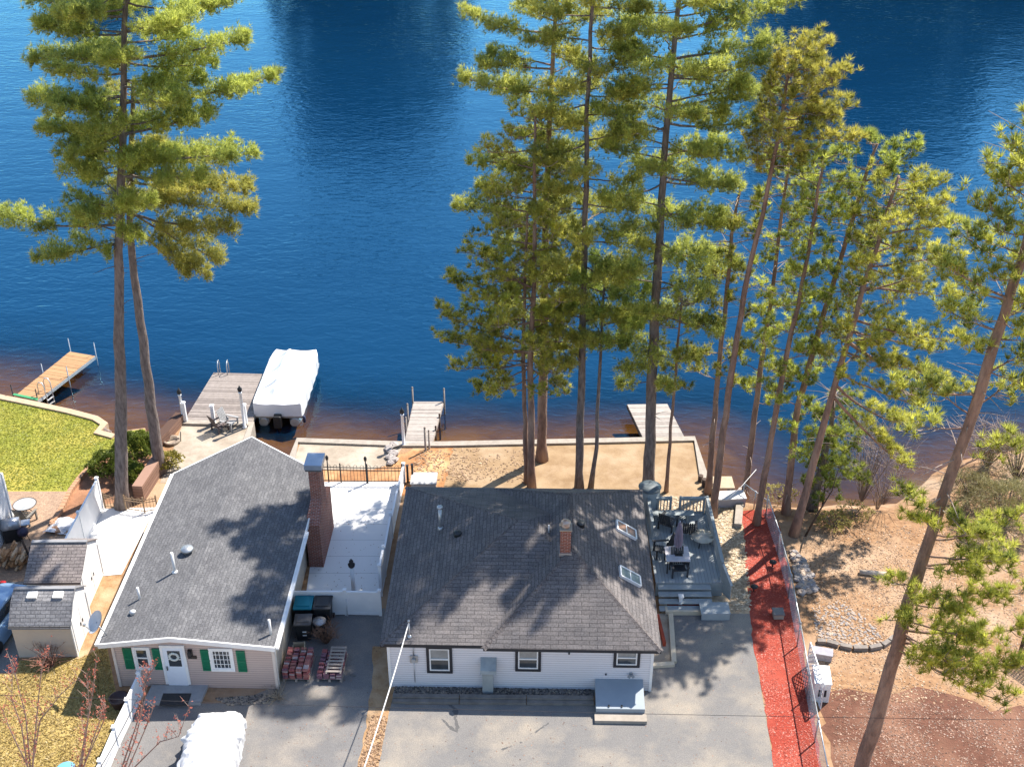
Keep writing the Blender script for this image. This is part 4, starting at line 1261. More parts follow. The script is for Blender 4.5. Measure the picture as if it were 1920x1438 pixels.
# chain link fence along the mulch: posts, rails and woven wire
top = [(1440, 932), (1463, 1000), (1484, 1080), (1501, 1170), (1519, 1267), (1552, 1438), (1575, 1560)]
cl = [R(x, y, 1.2) for x, y in top]; cl = [Vector((p.x, p.y, 0)) for p in cl]
o = cl[0]
t = thing('chain_link_fence', 'galvanised chain link fence between the red mulch and the leafy yard', 'fence', o)
mb = MB(); ps = []
wire = MB()
for i in range(len(cl) - 1):
    a, b = cl[i] - o, cl[i + 1] - o
    mb.tube([(a.x, a.y, 1.2), (b.x, b.y, 1.2)], .028, 6)
    n = max(1, round((b - a).length / 2.6))
    ps += [a.lerp(b, k / n) for k in range(n)]
    L_ = (b - a).length; st_ = .14; n = int(L_ / st_); dirv = (b - a).normalized(); nrm = Vector((-dirv.y, dirv.x, 0)) * .004
    H_ = 1.18
    kk = int(H_ / st_)
    for k in range(-kk, n):
        for s in (0, 1):
            # diagonals, clipped to the panel
            x0_, x1_ = k * st_, k * st_ + H_
            z0_, z1_ = (0.02, H_) if s == 0 else (H_, .02)
            if x0_ < 0: f = -x0_ / H_; z0_ += (z1_ - z0_) * f; x0_ = 0
            if x1_ > L_: f = (x1_ - L_) / (x1_ - x0_); z1_ -= (z1_ - z0_) * f; x1_ = L_
            if x1_ - x0_ < .02: continue
            p, q = a + dirv * x0_, a + dirv * x1_
            up = Vector((0, 0, .006)) 
            off = nrm * (1 if s else -1)
            wire.tube([Vector((p.x, p.y, z0_)) + off, Vector((q.x, q.y, z1_)) + off], .0045, 3, cap=False)
ps.append(cl[-1] - o)
mb.build('top_rail', GALV, t); wire.build('wire_mesh', GALV, t)
for p in ps:
    MB().tube([(p.x, p.y, 0), (p.x, p.y, 1.26)], .032, 6).lathe((p.x, p.y, 1.25), [(.04, 0), (.035, .04), (.01, .06)], 6).build('post', GALV, t)
mb = MB(); a, b = R(1388, 945), R(1440, 948)
# short return of the fence by the water
o2 = R(1392, 938); e2 = cl[0]
t = thing('chain_link_fence', 'short chain link return at the lake end of the red mulch', 'fence', o2)
b = e2 - o2; wire = MB(); mb = MB().tube([(0, 0, 1.0), (b.x, b.y, 1.0)], .025, 6)
for k in range(int(b.length / .14)):
    for s in (0, 1):
        x0_, x1_ = k * .14, min(k * .14 + .95, b.length); d_ = b.normalized(); zz = (.03, .98) if s else (.98, .03)
        wire.tube([d_ * x0_ + Vector((0, 0, zz[0])), d_ * x1_ + Vector((0, 0, zz[1]))], .0045, 3, cap=False)
mb.build('top_rail', GALV, t); wire.build('wire_mesh', GALV, t)
for f in (0, .5): MB().tube([(b.x * f, b.y * f, 0), (b.x * f, b.y * f, 1.05)], .03, 6).build('post', GALV, t)

# white lattice leaning on the chain link fence
a, b = R(1512, 1250), R(1538, 1330); d_ = (b - a); L_ = d_.length; d_.normalize()
t = thing('garden_trellis', 'white lattice panel standing against the chain link fence', 'panel', a)
mb = MB(); hh = 1.25
for k in range(-5, int(L_ / .25) + 1):
    for s in (0, 1):
        x0_, x1_ = k * .25, k * .25 + hh; za, zb = (0, hh) if s else (hh, 0)
        if x0_ < 0: f = -x0_ / hh; za += (zb - za) * f; x0_ = 0
        if x1_ > L_: f = (x1_ - L_) / (x1_ - x0_) if x1_ > x0_ else 1; zb -= (zb - za) * f; x1_ = L_
        if x1_ - x0_ < .05: continue
        of = Vector((-d_.y, d_.x, 0)) * (.012 if s else -.002)
        mb.bar(d_ * x0_ + Vector((0, 0, za + .05)) + of, d_ * x1_ + Vector((0, 0, zb + .05)) + of, .012, .045)
mb.build('lattice', WHITE, t)
mb = MB(); e = d_ * L_
mb.bar((0, 0, .04), (e.x, e.y, .04), .04, .06).bar((0, 0, hh + .07), (e.x, e.y, hh + .07), .04, .06).bar((0, 0, .07), (0, 0, hh + .04), .04, .06).bar((e.x, e.y, .07), (e.x, e.y, hh + .04), .04, .06)
mb.build('frame', WHITE, t)
# ------------------------------------------------------------------ bins by the gate
def wheel_bin(label, px, py, w_, d_, h_, body, lid, group='bins beside the drive gate'):
    p = R(px, py, h_)
    t = thing('wheeled_bin', label, 'bin', (p.x, p.y, 0), random.uniform(-.06, .06), group)
    mb = MB(); k = .82
    P = [(-w_ / 2 * k, -d_ / 2 * k, .08), (w_ / 2 * k, -d_ / 2 * k, .08), (w_ / 2 * k, d_ / 2 * k, .08), (-w_ / 2 * k, d_ / 2 * k, .08), (-w_ / 2, -d_ / 2, h_ - .06), (w_ / 2, -d_ / 2, h_ - .06), (w_ / 2, d_ / 2, h_ - .06), (-w_ / 2, d_ / 2, h_ - .06)]
    for f in ((3, 2, 1, 0), (4, 5, 6, 7), (0, 1, 5, 4), (1, 2, 6, 5), (2, 3, 7, 6), (3, 0, 4, 7)): mb.face([P[i] for i in f])
    mb.build('body', body, t)
    mb = MB().box((0, -.02, h_ - .03), (w_ + .06, d_ + .08, .07)); mb.box((0, 0, h_ + .02), (w_ * .8, d_ * .75, .05)); l = mb.build('lid', lid, t, bevel=.015)
    MB().tube([(-w_ * .35, d_ / 2 + .05, h_ - .08), (w_ * .35, d_ / 2 + .05, h_ - .08)], .02, 6).build('handle', body, t)
    for s in (-1, 1): MB().tube([(s * (w_ / 2 - .02), d_ / 2 - .08, .11), (s * (w_ / 2 + .04), d_ / 2 - .08, .11)], .11, 10).build('wheel', BLACK, t)
    return t
BIN = mat('bin_black', (0.018, 0.019, 0.021), (0.026, 0.027, 0.03), rough=.5)
wheel_bin('dark wheeled bin with a teal lid in the corner of the gate', 569, 1128, .72, .78, 1.1, BIN, mat('teal_lid', (0.012, 0.19, 0.26), (0.01, 0.17, 0.23), rough=.4))
wheel_bin('black wheeled bin standing right of the teal lidded bin', 605, 1128, .7, .78, 1.1, BIN, mat('dark_lid', (0.045, 0.047, 0.05), (0.035, 0.036, 0.04), rough=.5))
t = wheel_bin('black wheeled bin with two pale stickers in front of the teal lidded bin', 568, 1160, .66, .62, 1.0, BIN, mat('grey_lid', (0.11, 0.105, 0.105), (0.075, 0.07, 0.07), scale=8, rough=.45))
MB().box((.05, -.29, .55), (.16, .03, .05)).build('sticker', WHITE, t); MB().box((.05, -.275, .35), (.16, .03, .05)).build('sticker', WHITE, t)
p = R(598, 1163, .8)
t = thing('trash_can', 'round black trash can with a pale dented metal lid', 'bin', (p.x, p.y, 0))
MB().lathe((0, 0, 0), [(.21, 0.01), (.24, .3), (.27, .76)], 18).build('body', BIN, t)
MB().lathe((0, 0, .74), [(.29, 0), (.3, .04), (.24, .07), (.05, .12)], 18).tube([(-.08, 0, .85), (-.04, 0, .9), (.04, 0, .9), (.08, 0, .85)], .012, 6).build('lid', mat('lid_metal', (0.42, 0.42, 0.43), (0.28, 0.28, 0.29), scale=7, rough=.35, metal=.6), t)
# pallets of brick
def brick_pile(label, corners, h_, full, cols):
    P = [R(x, y, 0) for x, y in corners]
    o = (P[0] + P[1]) / 2; ux = (P[1] - P[0]); wd_ = ux.length; ang_ = math.atan2(ux.y, ux.x); dp = (P[2] - P[1]).length
    t = thing('brick_pallet', label, 'bricks', (o.x, o.y, 0), ang_, 'pallets of salvaged brick on the drive')
    mb = MB()
    for k in range(6): mb.box((0, dp * (k + .5) / 6, .13), (wd_, dp / 8, .022))
    for s in (-.45, 0, .45): mb.box((wd_ * s, dp / 2, .06), (.09, dp, .115))
    mb.build('pallet', WOODG, t)
    mb = MB(); z = .15
    bw, bd, bh = .21, .1, .065
    while z < h_:
        nx_, ny_ = int(wd_ / (bw + .01)), int(dp * full / (bd + .012))
        for i in range(nx_):
            for j in range(ny_):
                if z > h_ - .15 and random.random() < .25: continue
                mb.box((-wd_ / 2 + (i + .5) * wd_ / nx_ + random.uniform(-.012, .012), (j + .5) * (bd + .012) + random.uniform(-.01, .01), z + bh / 2), (bw * .97, bd * .95, bh), random.uniform(-.12, .12), mi=random.choice(cols))
        z += bh + .003
    mb.build('brick_stack', [mat('brick_a', (0.30, 0.09, 0.09), scale=9), mat('brick_b', (0.36, 0.15, 0.13), scale=9), mat('brick_c', (0.44, 0.36, 0.36), scale=9), mat('brick_d', (0.2, 0.1, 0.13), scale=9)], t)
    return t, wd_, dp
brick_pile('shrink wrapped pallet of reddish bricks against the bungalow side wall', [(530, 1278), (581, 1279), (585, 1232)], .62, 1.0, (0, 0, 1, 1, 2, 3))
t, wd_, dp = brick_pile('half empty brick pallet with a slatted top right of the full one', [(594, 1278), (642, 1279), (651, 1228)], .4, 1.0, (0, 3, 2, 3))
mb = MB()
for k in range(8): mb.box((wd_ * .18, dp * (k + .5) / 8, .5), (wd_ * .62, dp / 15, .02))
for s in (-.1, .45): mb.box((wd_ * s, dp / 2, .465), (.06, dp, .045))
mb.build('crate_slats', WOODG, t)
mb = MB(); c = R(560, 1214, .5); mb.box((c.x, c.y, .3), (.5, .4, .02)).box((c.x + .25, c.y, .5), (.02, .4, .4), .2).box((c.x, c.y + .2, .45), (.5, .02, .3)).box((c.x - .25, c.y, .4), (.02, .4, .2))
tag(mb.build('carton', mat('cardboard', (0.46, 0.40, 0.28), (0.40, 0.34, 0.24), rough=.9)), 'open tan carton behind the wrapped bricks', 'box')
# heap of dry stems behind the pallets
def twig_bush(name, label, cat, base, n, h_, sp, m, seg=3, r=.008, group=None, sub=2):
    mb = MB()
    for k in range(n):
        a = random.uniform(0, 6.28); q = random.uniform(.2, 1)
        tip = base + Vector((math.cos(a) * sp * q, math.sin(a) * sp * q, h_ * random.uniform(.5, 1)))
        mid = base.lerp(tip, .5) + Vector((random.uniform(-.1, .1), random.uniform(-.1, .1), h_ * .12)) * sp
        mb.tube([base + Vector((math.cos(a), math.sin(a), 0)) * .05, mid, tip], [r * 1.6, r * 1.1, r * .5], 3, cap=False)
        for j in range(sub):
            s = mid.lerp(tip, random.uniform(0, .8)); e = s + Vector((random.uniform(-1, 1), random.uniform(-1, 1), random.uniform(.1, .9))) * h_ * .28
            mb.tube([s, e], [r * .9, r * .4], 3, cap=False)
    o = mb.build(name, m)
    return tag(o, label, cat, group)
twig_bush('dry_shrub', 'leafless brown stems sprawled behind the brick pallets', 'shrub', R(612, 1205), 60, 1.1, .9, mat('dry_stems', (0.16, 0.09, 0.06), (0.26, 0.15, 0.1), scale=5), r=.01)
twig_bush('dead_branches', 'loose tangle of dead branches beside the loose grey stones', 'branches', R(520, 1308), 40, .3, .8, mat('straw_stems', (0.42, 0.34, 0.24), (0.3, 0.24, 0.17)), r=.009)

# ------------------------------------------------------------------ cars
def loft(secs, cap=True):
    mb = MB(); n = len(secs[0]); base = 0
    for s in secs: mb.v += [tuple(p) for p in s]
    for i in range(len(secs) - 1):
        for k in range(n - 1):
            a = i * n + k
            mb.f.append((a, a + 1, a + n + 1, a + n)); mb.uv.append(None); mb.mi.append(0); mb.sm.append(True)
    return mb
# car under a white cover
c0, c1 = R(412, 1342, .5), R(372, 1520, .5)
ax = (c1 - c0); ln = 4.7; ax.normalize()
t = thing('covered_car', 'car wrapped in a crumpled white fabric cover on the left driveway', 'car', (c0.x, c0.y, 0), math.atan2(ax.y, ax.x))
prof = [(-.35, .05, .5), (-.2, .5, .72), (.15, .78, .84), (.7, .95, .93), (1.15, 1.05, .95), (1.6, 1.4, .93), (2.1, 1.55, .9), (2.8, 1.55, .9), (3.5, 1.42, .92), (4.0, 1.12, .92), (4.5, 1.02, .88), (4.75, .6, .7), (4.85, .05, .6)]
def car_prof(s):
    for i in range(len(prof) - 1):
        if prof[i][0] <= s <= prof[i + 1][0]:
            f = (s - prof[i][0]) / (prof[i + 1][0] - prof[i][0]); f = f * f * (3 - 2 * f)
            return prof[i][1] + (prof[i + 1][1] - prof[i][1]) * f, prof[i][2] + (prof[i + 1][2] - prof[i][2]) * f
    return prof[-1][1:]
from mathutils import noise as mnoise
secs = []
ns, nk = 130, 91
for i in range(ns):
    s = -.35 + 5.2 * i / (ns - 1); h_, hw = car_prof(s)
    sec = []
    for k in range(nk):
        u = -1 + 2 * k / (nk - 1); a = u * math.pi / 2
        e = .55
        x = hw * math.copysign(abs(math.sin(a)) ** e, u); z = h_ * abs(math.cos(a)) ** .42
        if abs(u) > .55: x *= 1 + .12 * (abs(u) - .55)
        fold = mnoise.noise(Vector((s * 2.2, x * 1.6, z * 1.2))) * .07 + mnoise.noise(Vector((s * 6, x * 3.0 + z, z * 2))) * .05 + abs(mnoise.noise(Vector((s * 3.1 + x * 2, x * 2.0 - s, z * 3)))) * .09
        if z < .75: fold += math.sin(s * 9 + 3 * mnoise.noise(Vector((s, z, 0)))) * .03
        mirror = .2 * math.exp(-((s - 1.55) ** 2) / .02 - ((z - .98) ** 2) / .02)
        x += math.copysign(fold + mirror, x) if abs(u) > .3 else 0
        sec.append((s, x, max(.0, z + (fold if abs(u) < .7 else 0))))
    secs.append(sec)
cov = loft(secs).build('car_cover', mat('white_fabric', (0.64, 0.645, 0.65), (0.54, 0.54, 0.55), scale=3, rough=.7, bump=.25, bscale=9), t)
for s, y in ((.65, .78), (.65, -.78), (3.6, .78), (3.6, -.78)):
    MB().tube([(s, y - .1, .31), (s, y + .1, .31)], .31, 14).build('wheel', BLACK, t)

# blue car at the left edge
c = R(36, 1128, .0)
t = thing('parked_car', 'pale blue car parked beside the two garden sheds, cut by the picture edge', 'car', (c.x + .02, c.y + .35, 0), rad(-9))
BLUE = mat('car_blue', (0.22, 0.34, 0.50), (0.2, 0.32, 0.47), rough=.25, metal=.3, coat=.6)
def car_body(z0, prof2, nk_=25, ns_=46):
    secs = []
    for i in range(ns_):
        s = prof2[0][0] + (prof2[-1][0] - prof2[0][0]) * i / (ns_ - 1)
        for j in range(len(prof2) - 1):
            if prof2[j][0] <= s <= prof2[j + 1][0] + 1e-6:
                f = (s - prof2[j][0]) / (prof2[j + 1][0] - prof2[j][0]); h_ = prof2[j][1] + (prof2[j + 1][1] - prof2[j][1]) * f; hw = prof2[j][2] + (prof2[j + 1][2] - prof2[j][2]) * f
                break
        sec = []
        for k in range(nk_):
            u = -1 + 2 * k / (nk_ - 1); a = u * math.pi / 2
            sec.append((hw * math.copysign(abs(math.sin(a)) ** .5, u), -s, z0 + (h_ - z0) * abs(math.cos(a)) ** .45))
        secs.append(sec)
    return loft(secs)
car_body(.22, [(-.0, .3, .7), (.05, .78, .8), (.3, .95, .88), (1.2, .98, .92), (3.0, .96, .92), (4.0, .88, .88), (4.45, .6, .75), (4.5, .3, .7)]).build('body', BLUE, t)
car_body(.9, [(.45, .92, .66), (1.1, 1.40, .66), (1.8, 1.47, .68), (2.5, 1.43, .67), (3.35, .93, .68)]).build('window', glass_mat('car_glass', (0.03, 0.04, 0.05), .04), t)
car_body(1.36, [(1.05, 1.43, .6), (1.3, 1.47, .62), (1.8, 1.5, .63), (2.4, 1.47, .62), (2.6, 1.43, .6)]).build('roof', BLUE, t)
for s in (-1, 1):
    MB().box((s * .68, -.1, .74), (.24, .16, .2)).build('tail_light', mat('lamp_red', (0.5, 0.03, 0.03), rough=.2), t, bevel=.04)
    for y in (-.85, -3.5): MB().tube([(s * .72, y, .31), (s * .93, y, .31)], .31, 16).build('wheel', BLACK, t)
    MB().box((s * .98, -2.9, 1.0), (.18, .12, .12)).build('mirror', BLUE, t, bevel=.03)
    for y in (-1.6, -2.5): MB().box((s * .925, y, .8), (.02, .16, .035)).build('door_handle', GALV, t)

# ------------------------------------------------------------------ boat and docks
def quad_frame(px, z):
    q = [R(x, y, z) for x, y in px]   # far left, far right, near right, near left
    return q
def dock(label, px, z, boards, m, frame_m, posts=(), group='docks on the lake', over=.0, ladder=None):
    fl_, fr2, nr, nl = quad_frame(px, z)
    o = (nl + nr) / 2
    t = thing('dock', label, 'dock', (o.x, o.y, WATER), 0, group)
    off = Vector((o.x, o.y, WATER))
    mb = MB()
    for k in range(boards):
        a0, a1 = k / boards, (k + .93) / boards
        j = random.uniform(-.01, .01)
        P = [nl.lerp(fl_, a0), nr.lerp(fr2, a0), nr.lerp(fr2, a1), nl.lerp(fl_, a1)]
        P = [p - off for p in P]
        mi = random.choice((0, 0, 1))
        up = [p + Vector((0, 0, j)) for p in P]; dn = [p - Vector((0, 0, .035)) for p in P]
        mb.face(up, None, mi); mb.face(dn[::-1], None, mi)
        for i in range(4): mb.face([dn[i], dn[(i + 1) % 4], up[(i + 1) % 4], up[i]], None, mi)
    mb.build('decking', m, t)
    mb = MB()
    c = [p - off - Vector((0, 0, .13)) for p in (fl_, fr2, nr, nl)]
    for i in range(4): 
        mb.bar(c[i], c[(i + 1) % 4], .06, .19)
    mb.build('frame', frame_m, t)
    for (x, y, h_, r, mm_) in posts:
        p = R(x, y, z) - off
        MB().tube([(p.x, p.y, -1.2), (p.x, p.y, z - WATER + h_)], r, 8).lathe((p.x, p.y, z - WATER + h_), [(r, 0), (r * 1.2, .02), (r * .3, .07)], 8).build('post', mm_, t)
    if ladder:
        (lx, ly, dx, dy) = ladder
        p = R(lx, ly, z) - off; d_ = Vector((dx, dy, 0)).normalized(); s_ = Vector((-d_.y, d_.x, 0))
        mb = MB()
        for s in (-.26, .26):
            b_ = p + s_ * s
            mb.tube([b_ - d_ * .25, b_ - d_ * .25 + Vector((0, 0, .55)), b_ - d_ * .12 + Vector((0, 0, .78)), b_ + d_ * .1 + Vector((0, 0, .78)), b_ + d_ * .2 + Vector((0, 0, .55)), b_ + d_ * .22 + Vector((0, 0, -1.3))], .03, 6)
        for zz in (-.35, -.65, -.95):
            mb.bar(p + d_ * .22 - s_ * .26 + Vector((0, 0, zz)), p + d_ * .22 + s_ * .26 + Vector((0, 0, zz)), .1, .03)
        mb.build('ladder', ALU, t)
    return t
OR1 = mat('orange_decking', (0.42, 0.245, 0.12), (0.37, 0.21, 0.10), scale=2.5, rough=.7, stretch=(1, 5, 1)); OR2 = mat('orange_decking_dark', (0.37, 0.215, 0.105), (0.32, 0.18, 0.085), scale=2.5, rough=.7)
GW1 = mat('grey_decking', (0.29, 0.25, 0.225), (0.23, 0.197, 0.175), scale=4, rough=.85, bump=.2); GW2 = mat('grey_decking_dark', (0.23, 0.195, 0.175), (0.17, 0.145, 0.13), scale=4, rough=.85, bump=.2)
PW1 = mat('pale_decking', (0.39, 0.35, 0.315), (0.32, 0.285, 0.255), scale=4, rough=.85, bump=.2); PW2 = mat('pale_decking_dark', (0.33, 0.29, 0.26), (0.26, 0.23, 0.205), scale=4, rough=.85, bump=.2)
t = dock('long orange decked dock with pale metal frame beside the lawn', [(131, 659), (178, 667), (70, 750), (27, 743)], .05, 26, [OR1, OR2], ALU, [(132, 657, .75, .025, ALU), (180, 665, .75, .025, ALU), (80, 696, .45, .025, ALU), (128, 706, .6, .03, GALV), (24, 739, .55, .03, BLACK), (70, 747, .55, .03, BLACK)], ladder=(86, 736, 1, -.35))
q = [R(x, y, .06) for x, y in ((24, 741), (70, 751), (72, 747), (27, 738))]; o = t.location
MB().prism([(p.x - o.x, p.y - o.y) for p in q], .06 - WATER, .09 - WATER).build('green_mat', mat('green_mat', (0.06, 0.30, 0.13), rough=.8), t)
dock('wide square grey boarded dock moored beside the covered boat', [(401, 698), (507, 701), (471, 793), (345, 790)], .06, 22, [GW1, GW2], CONCW, ladder=(420, 699, 0, 1))
t = dock('narrow pale plank dock with tall side posts beyond the iron fence', [(776, 753), (831, 753), (809, 832), (758, 831)], .12, 24, [PW1, PW2], WOODG,
     [(774, 752, .85, .05, PW2), (833, 753, .8, .05, PW2), (765, 785, .9, .05, PW2), (762, 806, .75, .05, PW2), (824, 782, .15, .05, WOODD), (817, 806, .2, .05, WOODD), (798, 842, 1.3, .06, WOODG), (805, 838, 1.0, .05, WOODG)])
dock('plain pale plank dock slanting out behind the thick straight trunk', [(1176, 758), (1251, 757), (1286, 825), (1208, 826)], .08, 20, [PW1, PW2], WOODD)

# pontoon boat under a white cover
nr_, fr3 = R(521, 772, .2), R(557, 672, .2)
ax = (fr3 - nr_); ln = ax.length; a_ = math.atan2(ax.y, ax.x)
t = thing('pontoon_boat', 'pontoon boat under a shiny white peaked cover beside the wide dock', 'boat', (nr_.x, nr_.y, WATER), a_)
secs = []
ns, nk = 60, 49
hw = 1.36
for i in range(ns):
    s = -.05 + (ln + .1) * i / (ns - 1); f = i / (ns - 1)
    peak = 1.95 + .28 * math.sin(math.pi * min(1, max(0, (f - .1) / .8))) - .55 * max(0, (.14 - f) / .14) - .5 * max(0, (f - .86) / .14)
    wdt = hw * (1 - .13 * max(0, (f - .8) / .2) ** 2 - .04 * max(0, (.1 - f) / .1))
    sec = []
    for k in range(nk):
        u = -1 + 2 * k / (nk - 1)
        # skirt, shoulder, tent roof with an off centre ridge and a dip on either side
        if abs(u) > .72:
            g = (abs(u) - .72) / .28
            x = math.copysign(wdt * (1 + .015 * math.sin(s * 7)), u); z = 1.48 - g * .86
            z += .03 * math.sin(s * 5.0 + (2 if u > 0 else 0)) * g
        else:
            g = abs(u + .1) / (.62 if u < 0 else .82); g = min(1, g)
            x = wdt * u / .72
            z = 1.48 + (peak - 1.48) * (1 - g) ** 1.25 - .07 * math.sin(math.pi * g) * (1 + .5 * math.sin(s * 2.1))
        z += .015 * mnoise.noise(Vector((s * 2, u * 4, 0)))
        sec.append((s, -x, z))
    secs.append(sec)
for i in (14, 30, 46):
    rb_ = MB()
    A_, B_ = secs[i], secs[i + 1]
    up_ = lambda p: (p[0], p[1] * 1.006, p[2] + .012)
    for k in range(nk - 1): rb_.face([up_(A_[k]), up_(A_[k + 1]), up_(B_[k + 1]), up_(B_[k])], smooth=True)
    rb_.build('cover_strap', mat('strap_grey', (0.56, 0.57, 0.6), rough=.5), t)
mb = loft(secs)
for sec, rev in ((secs[0], False), (secs[-1], True)):
    mb.face(sec if rev else sec[::-1], smooth=False)
mb.build('boat_cover', mat('shrink_wrap', (0.80, 0.81, 0.83), (0.76, 0.77, 0.79), scale=2, rough=.25, spec=.5), t)
MB().box((ln / 2, 0, .55), (ln - .1, 2.58, .16)).build('deck', GALV, t)
for s in (-.85, .85):
    MB().tube([(.0, s, .2), (.3, s, .2), (ln - .7, s, .2), (ln + .1, s, .35)], [.25, .33, .33, .1], 12).build('pontoon', ALU, t)
MB().box((-.25, 0, .45), (.4, .42, .75)).box((-.25, 0, -.05), (.16, .12, .5)).build('outboard_motor', BLACK, t, bevel=.05)
mb = MB()
for s, y in ((.1, -1.3), (.1, 1.3), (2.4, 1.3)): mb.tube([(s, y, .62), (s, y * 1.06, .5), (s, y * 1.06, .2)], .08, 8)
mb.build('fender', mat('navy_fender', (0.03, 0.04, 0.09), rough=.5), t)

# lamp posts and bollards by the water
def lamp(label, px, py, h_, z=0.0, r=.075):
    p = R(px, py, z)
    t = thing('lamp_post', label, 'lamp post', (p.x, p.y, z), 0, 'white lamp posts by the water')
    MB().lathe((0, 0, 0), [(.12, 0), (.12, .1), (r, .14), (r, h_ - .32), (.1, h_ - .3), (.1, h_ - .26), (.05, h_ - .22)], 10).build('pole', WHITEV, t)
    MB().lathe((0, 0, h_ - .24), [(.05, 0), (.11, .05), (.13, .2), (.05, .3), (.015, .4)], 8).build('lantern', BLACK, t)
    return t
lamp('white lamp post at the left corner of the wide grey dock', 345, 792, 2.0)
lamp('white lamp post in front of the covered boat', 459, 803, 2.5)
lamp('white lamp post beside the narrow pale plank dock', 757, 836, 2.2)
def bollard(label, px, py, h_):
    p = R(px, py, 0)
    t = thing('bollard', label, 'post', (p.x, p.y, 0), 0, 'short white posts by the wide dock')
    MB().box((0, 0, h_ / 2), (.17, .17, h_)).box((0, 0, .07), (.24, .24, .13)).build('shaft', WHITEV, t)
    MB().box((0, 0, h_ + .02), (.23, .23, .045)).box((0, 0, h_ + .06), (.14, .14, .05)).build('cap', WHITEV, t)
bollard('short white post right of the lamp post at the dock corner', 349, 793, 1.25)
bollard('short white post alone at the middle of the wide dock edge', 402, 797, 1.2)
bollard('short white post behind the lamp post by the covered boat', 462, 797, 1.25)

# ------------------------------------------------------------------ walls along the water
def seawall(label, px, wd_, m, top=.1, name='seawall', cat='wall'):
    P = [R(x, y, 0) for x, y in px]
    mb = MB()
    L_, R_ = [], []
    for i, p in enumerate(P):
        a = P[max(i - 1, 0)]; b = P[min(i + 1, len(P) - 1)]
        d_ = (b - a).normalized(); n = Vector((-d_.y, d_.x, 0)) * wd_ / 2
        L_.append(p + n); R_.append(p - n)
    for i in range(len(P) - 1):
        for zz in (top,):
            mb.face([(R_[i].x, R_[i].y, zz), (R_[i + 1].x, R_[i + 1].y, zz), (L_[i + 1].x, L_[i + 1].y, zz), (L_[i].x, L_[i].y, zz)])
        mb.face([(L_[i].x, L_[i].y, -1.35), (L_[i].x, L_[i].y, top), (L_[i + 1].x, L_[i + 1].y, top), (L_[i + 1].x, L_[i + 1].y, -1.35)])
        mb.face([(R_[i].x, R_[i].y, top), (R_[i].x, R_[i].y, -.3), (R_[i + 1].x, R_[i + 1].y, -.3), (R_[i + 1].x, R_[i + 1].y, top)])
    for i in (0, -1):
        mb.face([(L_[i].x, L_[i].y, -1.35), (R_[i].x, R_[i].y, -1.35), (R_[i].x, R_[i].y, top), (L_[i].x, L_[i].y, top)])
    return tag(mb.build(name, m), label, cat)
seawall('pale concrete seawall capping the beach and its terrace', [(545, 872), (558, 828), (757, 835), (832, 835), (1302, 825), (1319, 893), (1322, 905)], .42, CONCW, .12)
seawall('tan stone edging along the lake side of the lawn', [(-200, 692), (0, 746), (60, 758), (130, 773), (179, 786), (196, 797), (183, 812), (214, 820)], .4, mat('tan_stone', (0.52, 0.38, 0.25), (0.42, 0.30, 0.2), scale=4, rough=.9, bump=.4), .1)
seawall('cream concrete wall of the boat slip beside the wide dock', [(340, 794), (472, 798), (455, 850), (440, 900)], .4, CONCW, .14)
seawall('weathered timber bulkhead between the lawn and the lake terrace', [(340, 790), (312, 822), (284, 846)], .5, WOODR, .55, 'bulkhead')
a, b = R(300, 880, 0), R(262, 940, 0)
tag(MB().bar((a.x, a.y, .4), (b.x, b.y, .45), .5, .9).build('timber_wall', WOODR), 'reddish timber retaining wall between the leftmost pine and the grey roof', 'wall')
seawall('pale concrete strip wall ending beside the grey chest', [(1391, 922), (1386, 955), (1383, 990)], .35, CONCW, .25, 'strip_wall')
mb = MB()
for k, (x, y) in enumerate(((1313, 902), (1320, 912), (1326, 918), (1333, 922))):
    p = R(x, y, 0); mb.tube([(p.x, p.y, -1.2), (p.x, p.y, .35 + .1 * (k % 2))], .13, 8)
tag(mb.build('piling_wall', WOODD), 'dark timber pilings at the right end of the beach', 'pilings')
p = R(1352, 905, .4)
t = thing('wooden_platform', 'small square wooden platform on posts between two reddish trunks at the shore', 'platform', (p.x, p.y, 0))
MB().box((0, 0, .4), (1.2, 1.0, .08)).build('top', mat('tan_wood', (0.46, 0.36, 0.25), (0.38, 0.3, 0.2), scale=4, rough=.85), t)
for x in (-.5, .5):
    for y in (-.4, .4): MB().box((x, y, -.4), (.1, .1, 1.52)).build('leg', WOODD, t)
# rocks by the lawn corner
for k, (x, y, r) in enumerate(((192, 806, .28), (202, 812, .24), (197, 818, .22), (187, 816, .2), (208, 818, .2))):
    p = R(x, y, -.1)
    tag(MB().rock(p, r, .7, n=7).build('rock', mat('rock_grey', (0.28, 0.22, 0.19), (0.18, 0.14, 0.12), scale=4, rough=.95, bump=.5)), 'reddish grey boulder piled at the notch in the lawn edging', 'rock', 'boulders at the notch of the lawn edging')
p = R(322, 829, .0)
t = thing('fire_ring', 'round stone fire ring with a dark rim on the lake terrace', 'fire pit', p)
MB().lathe((0, 0, 0), [(.42, .0), (.45, .16), (.33, .17), (.3, .04), (.02, .03)], 14).build('ring', mat('ring_stone', (0.42, 0.33, 0.25), (0.2, 0.16, 0.13), scale=5, rough=.9), t)
MB().tube([(.45, .1, 0), (.5, .15, .55)], .025, 6).tube([(-.2, -.2, .17), (.4, .1, .22)], .02, 6).build('poker', BLACK, t)

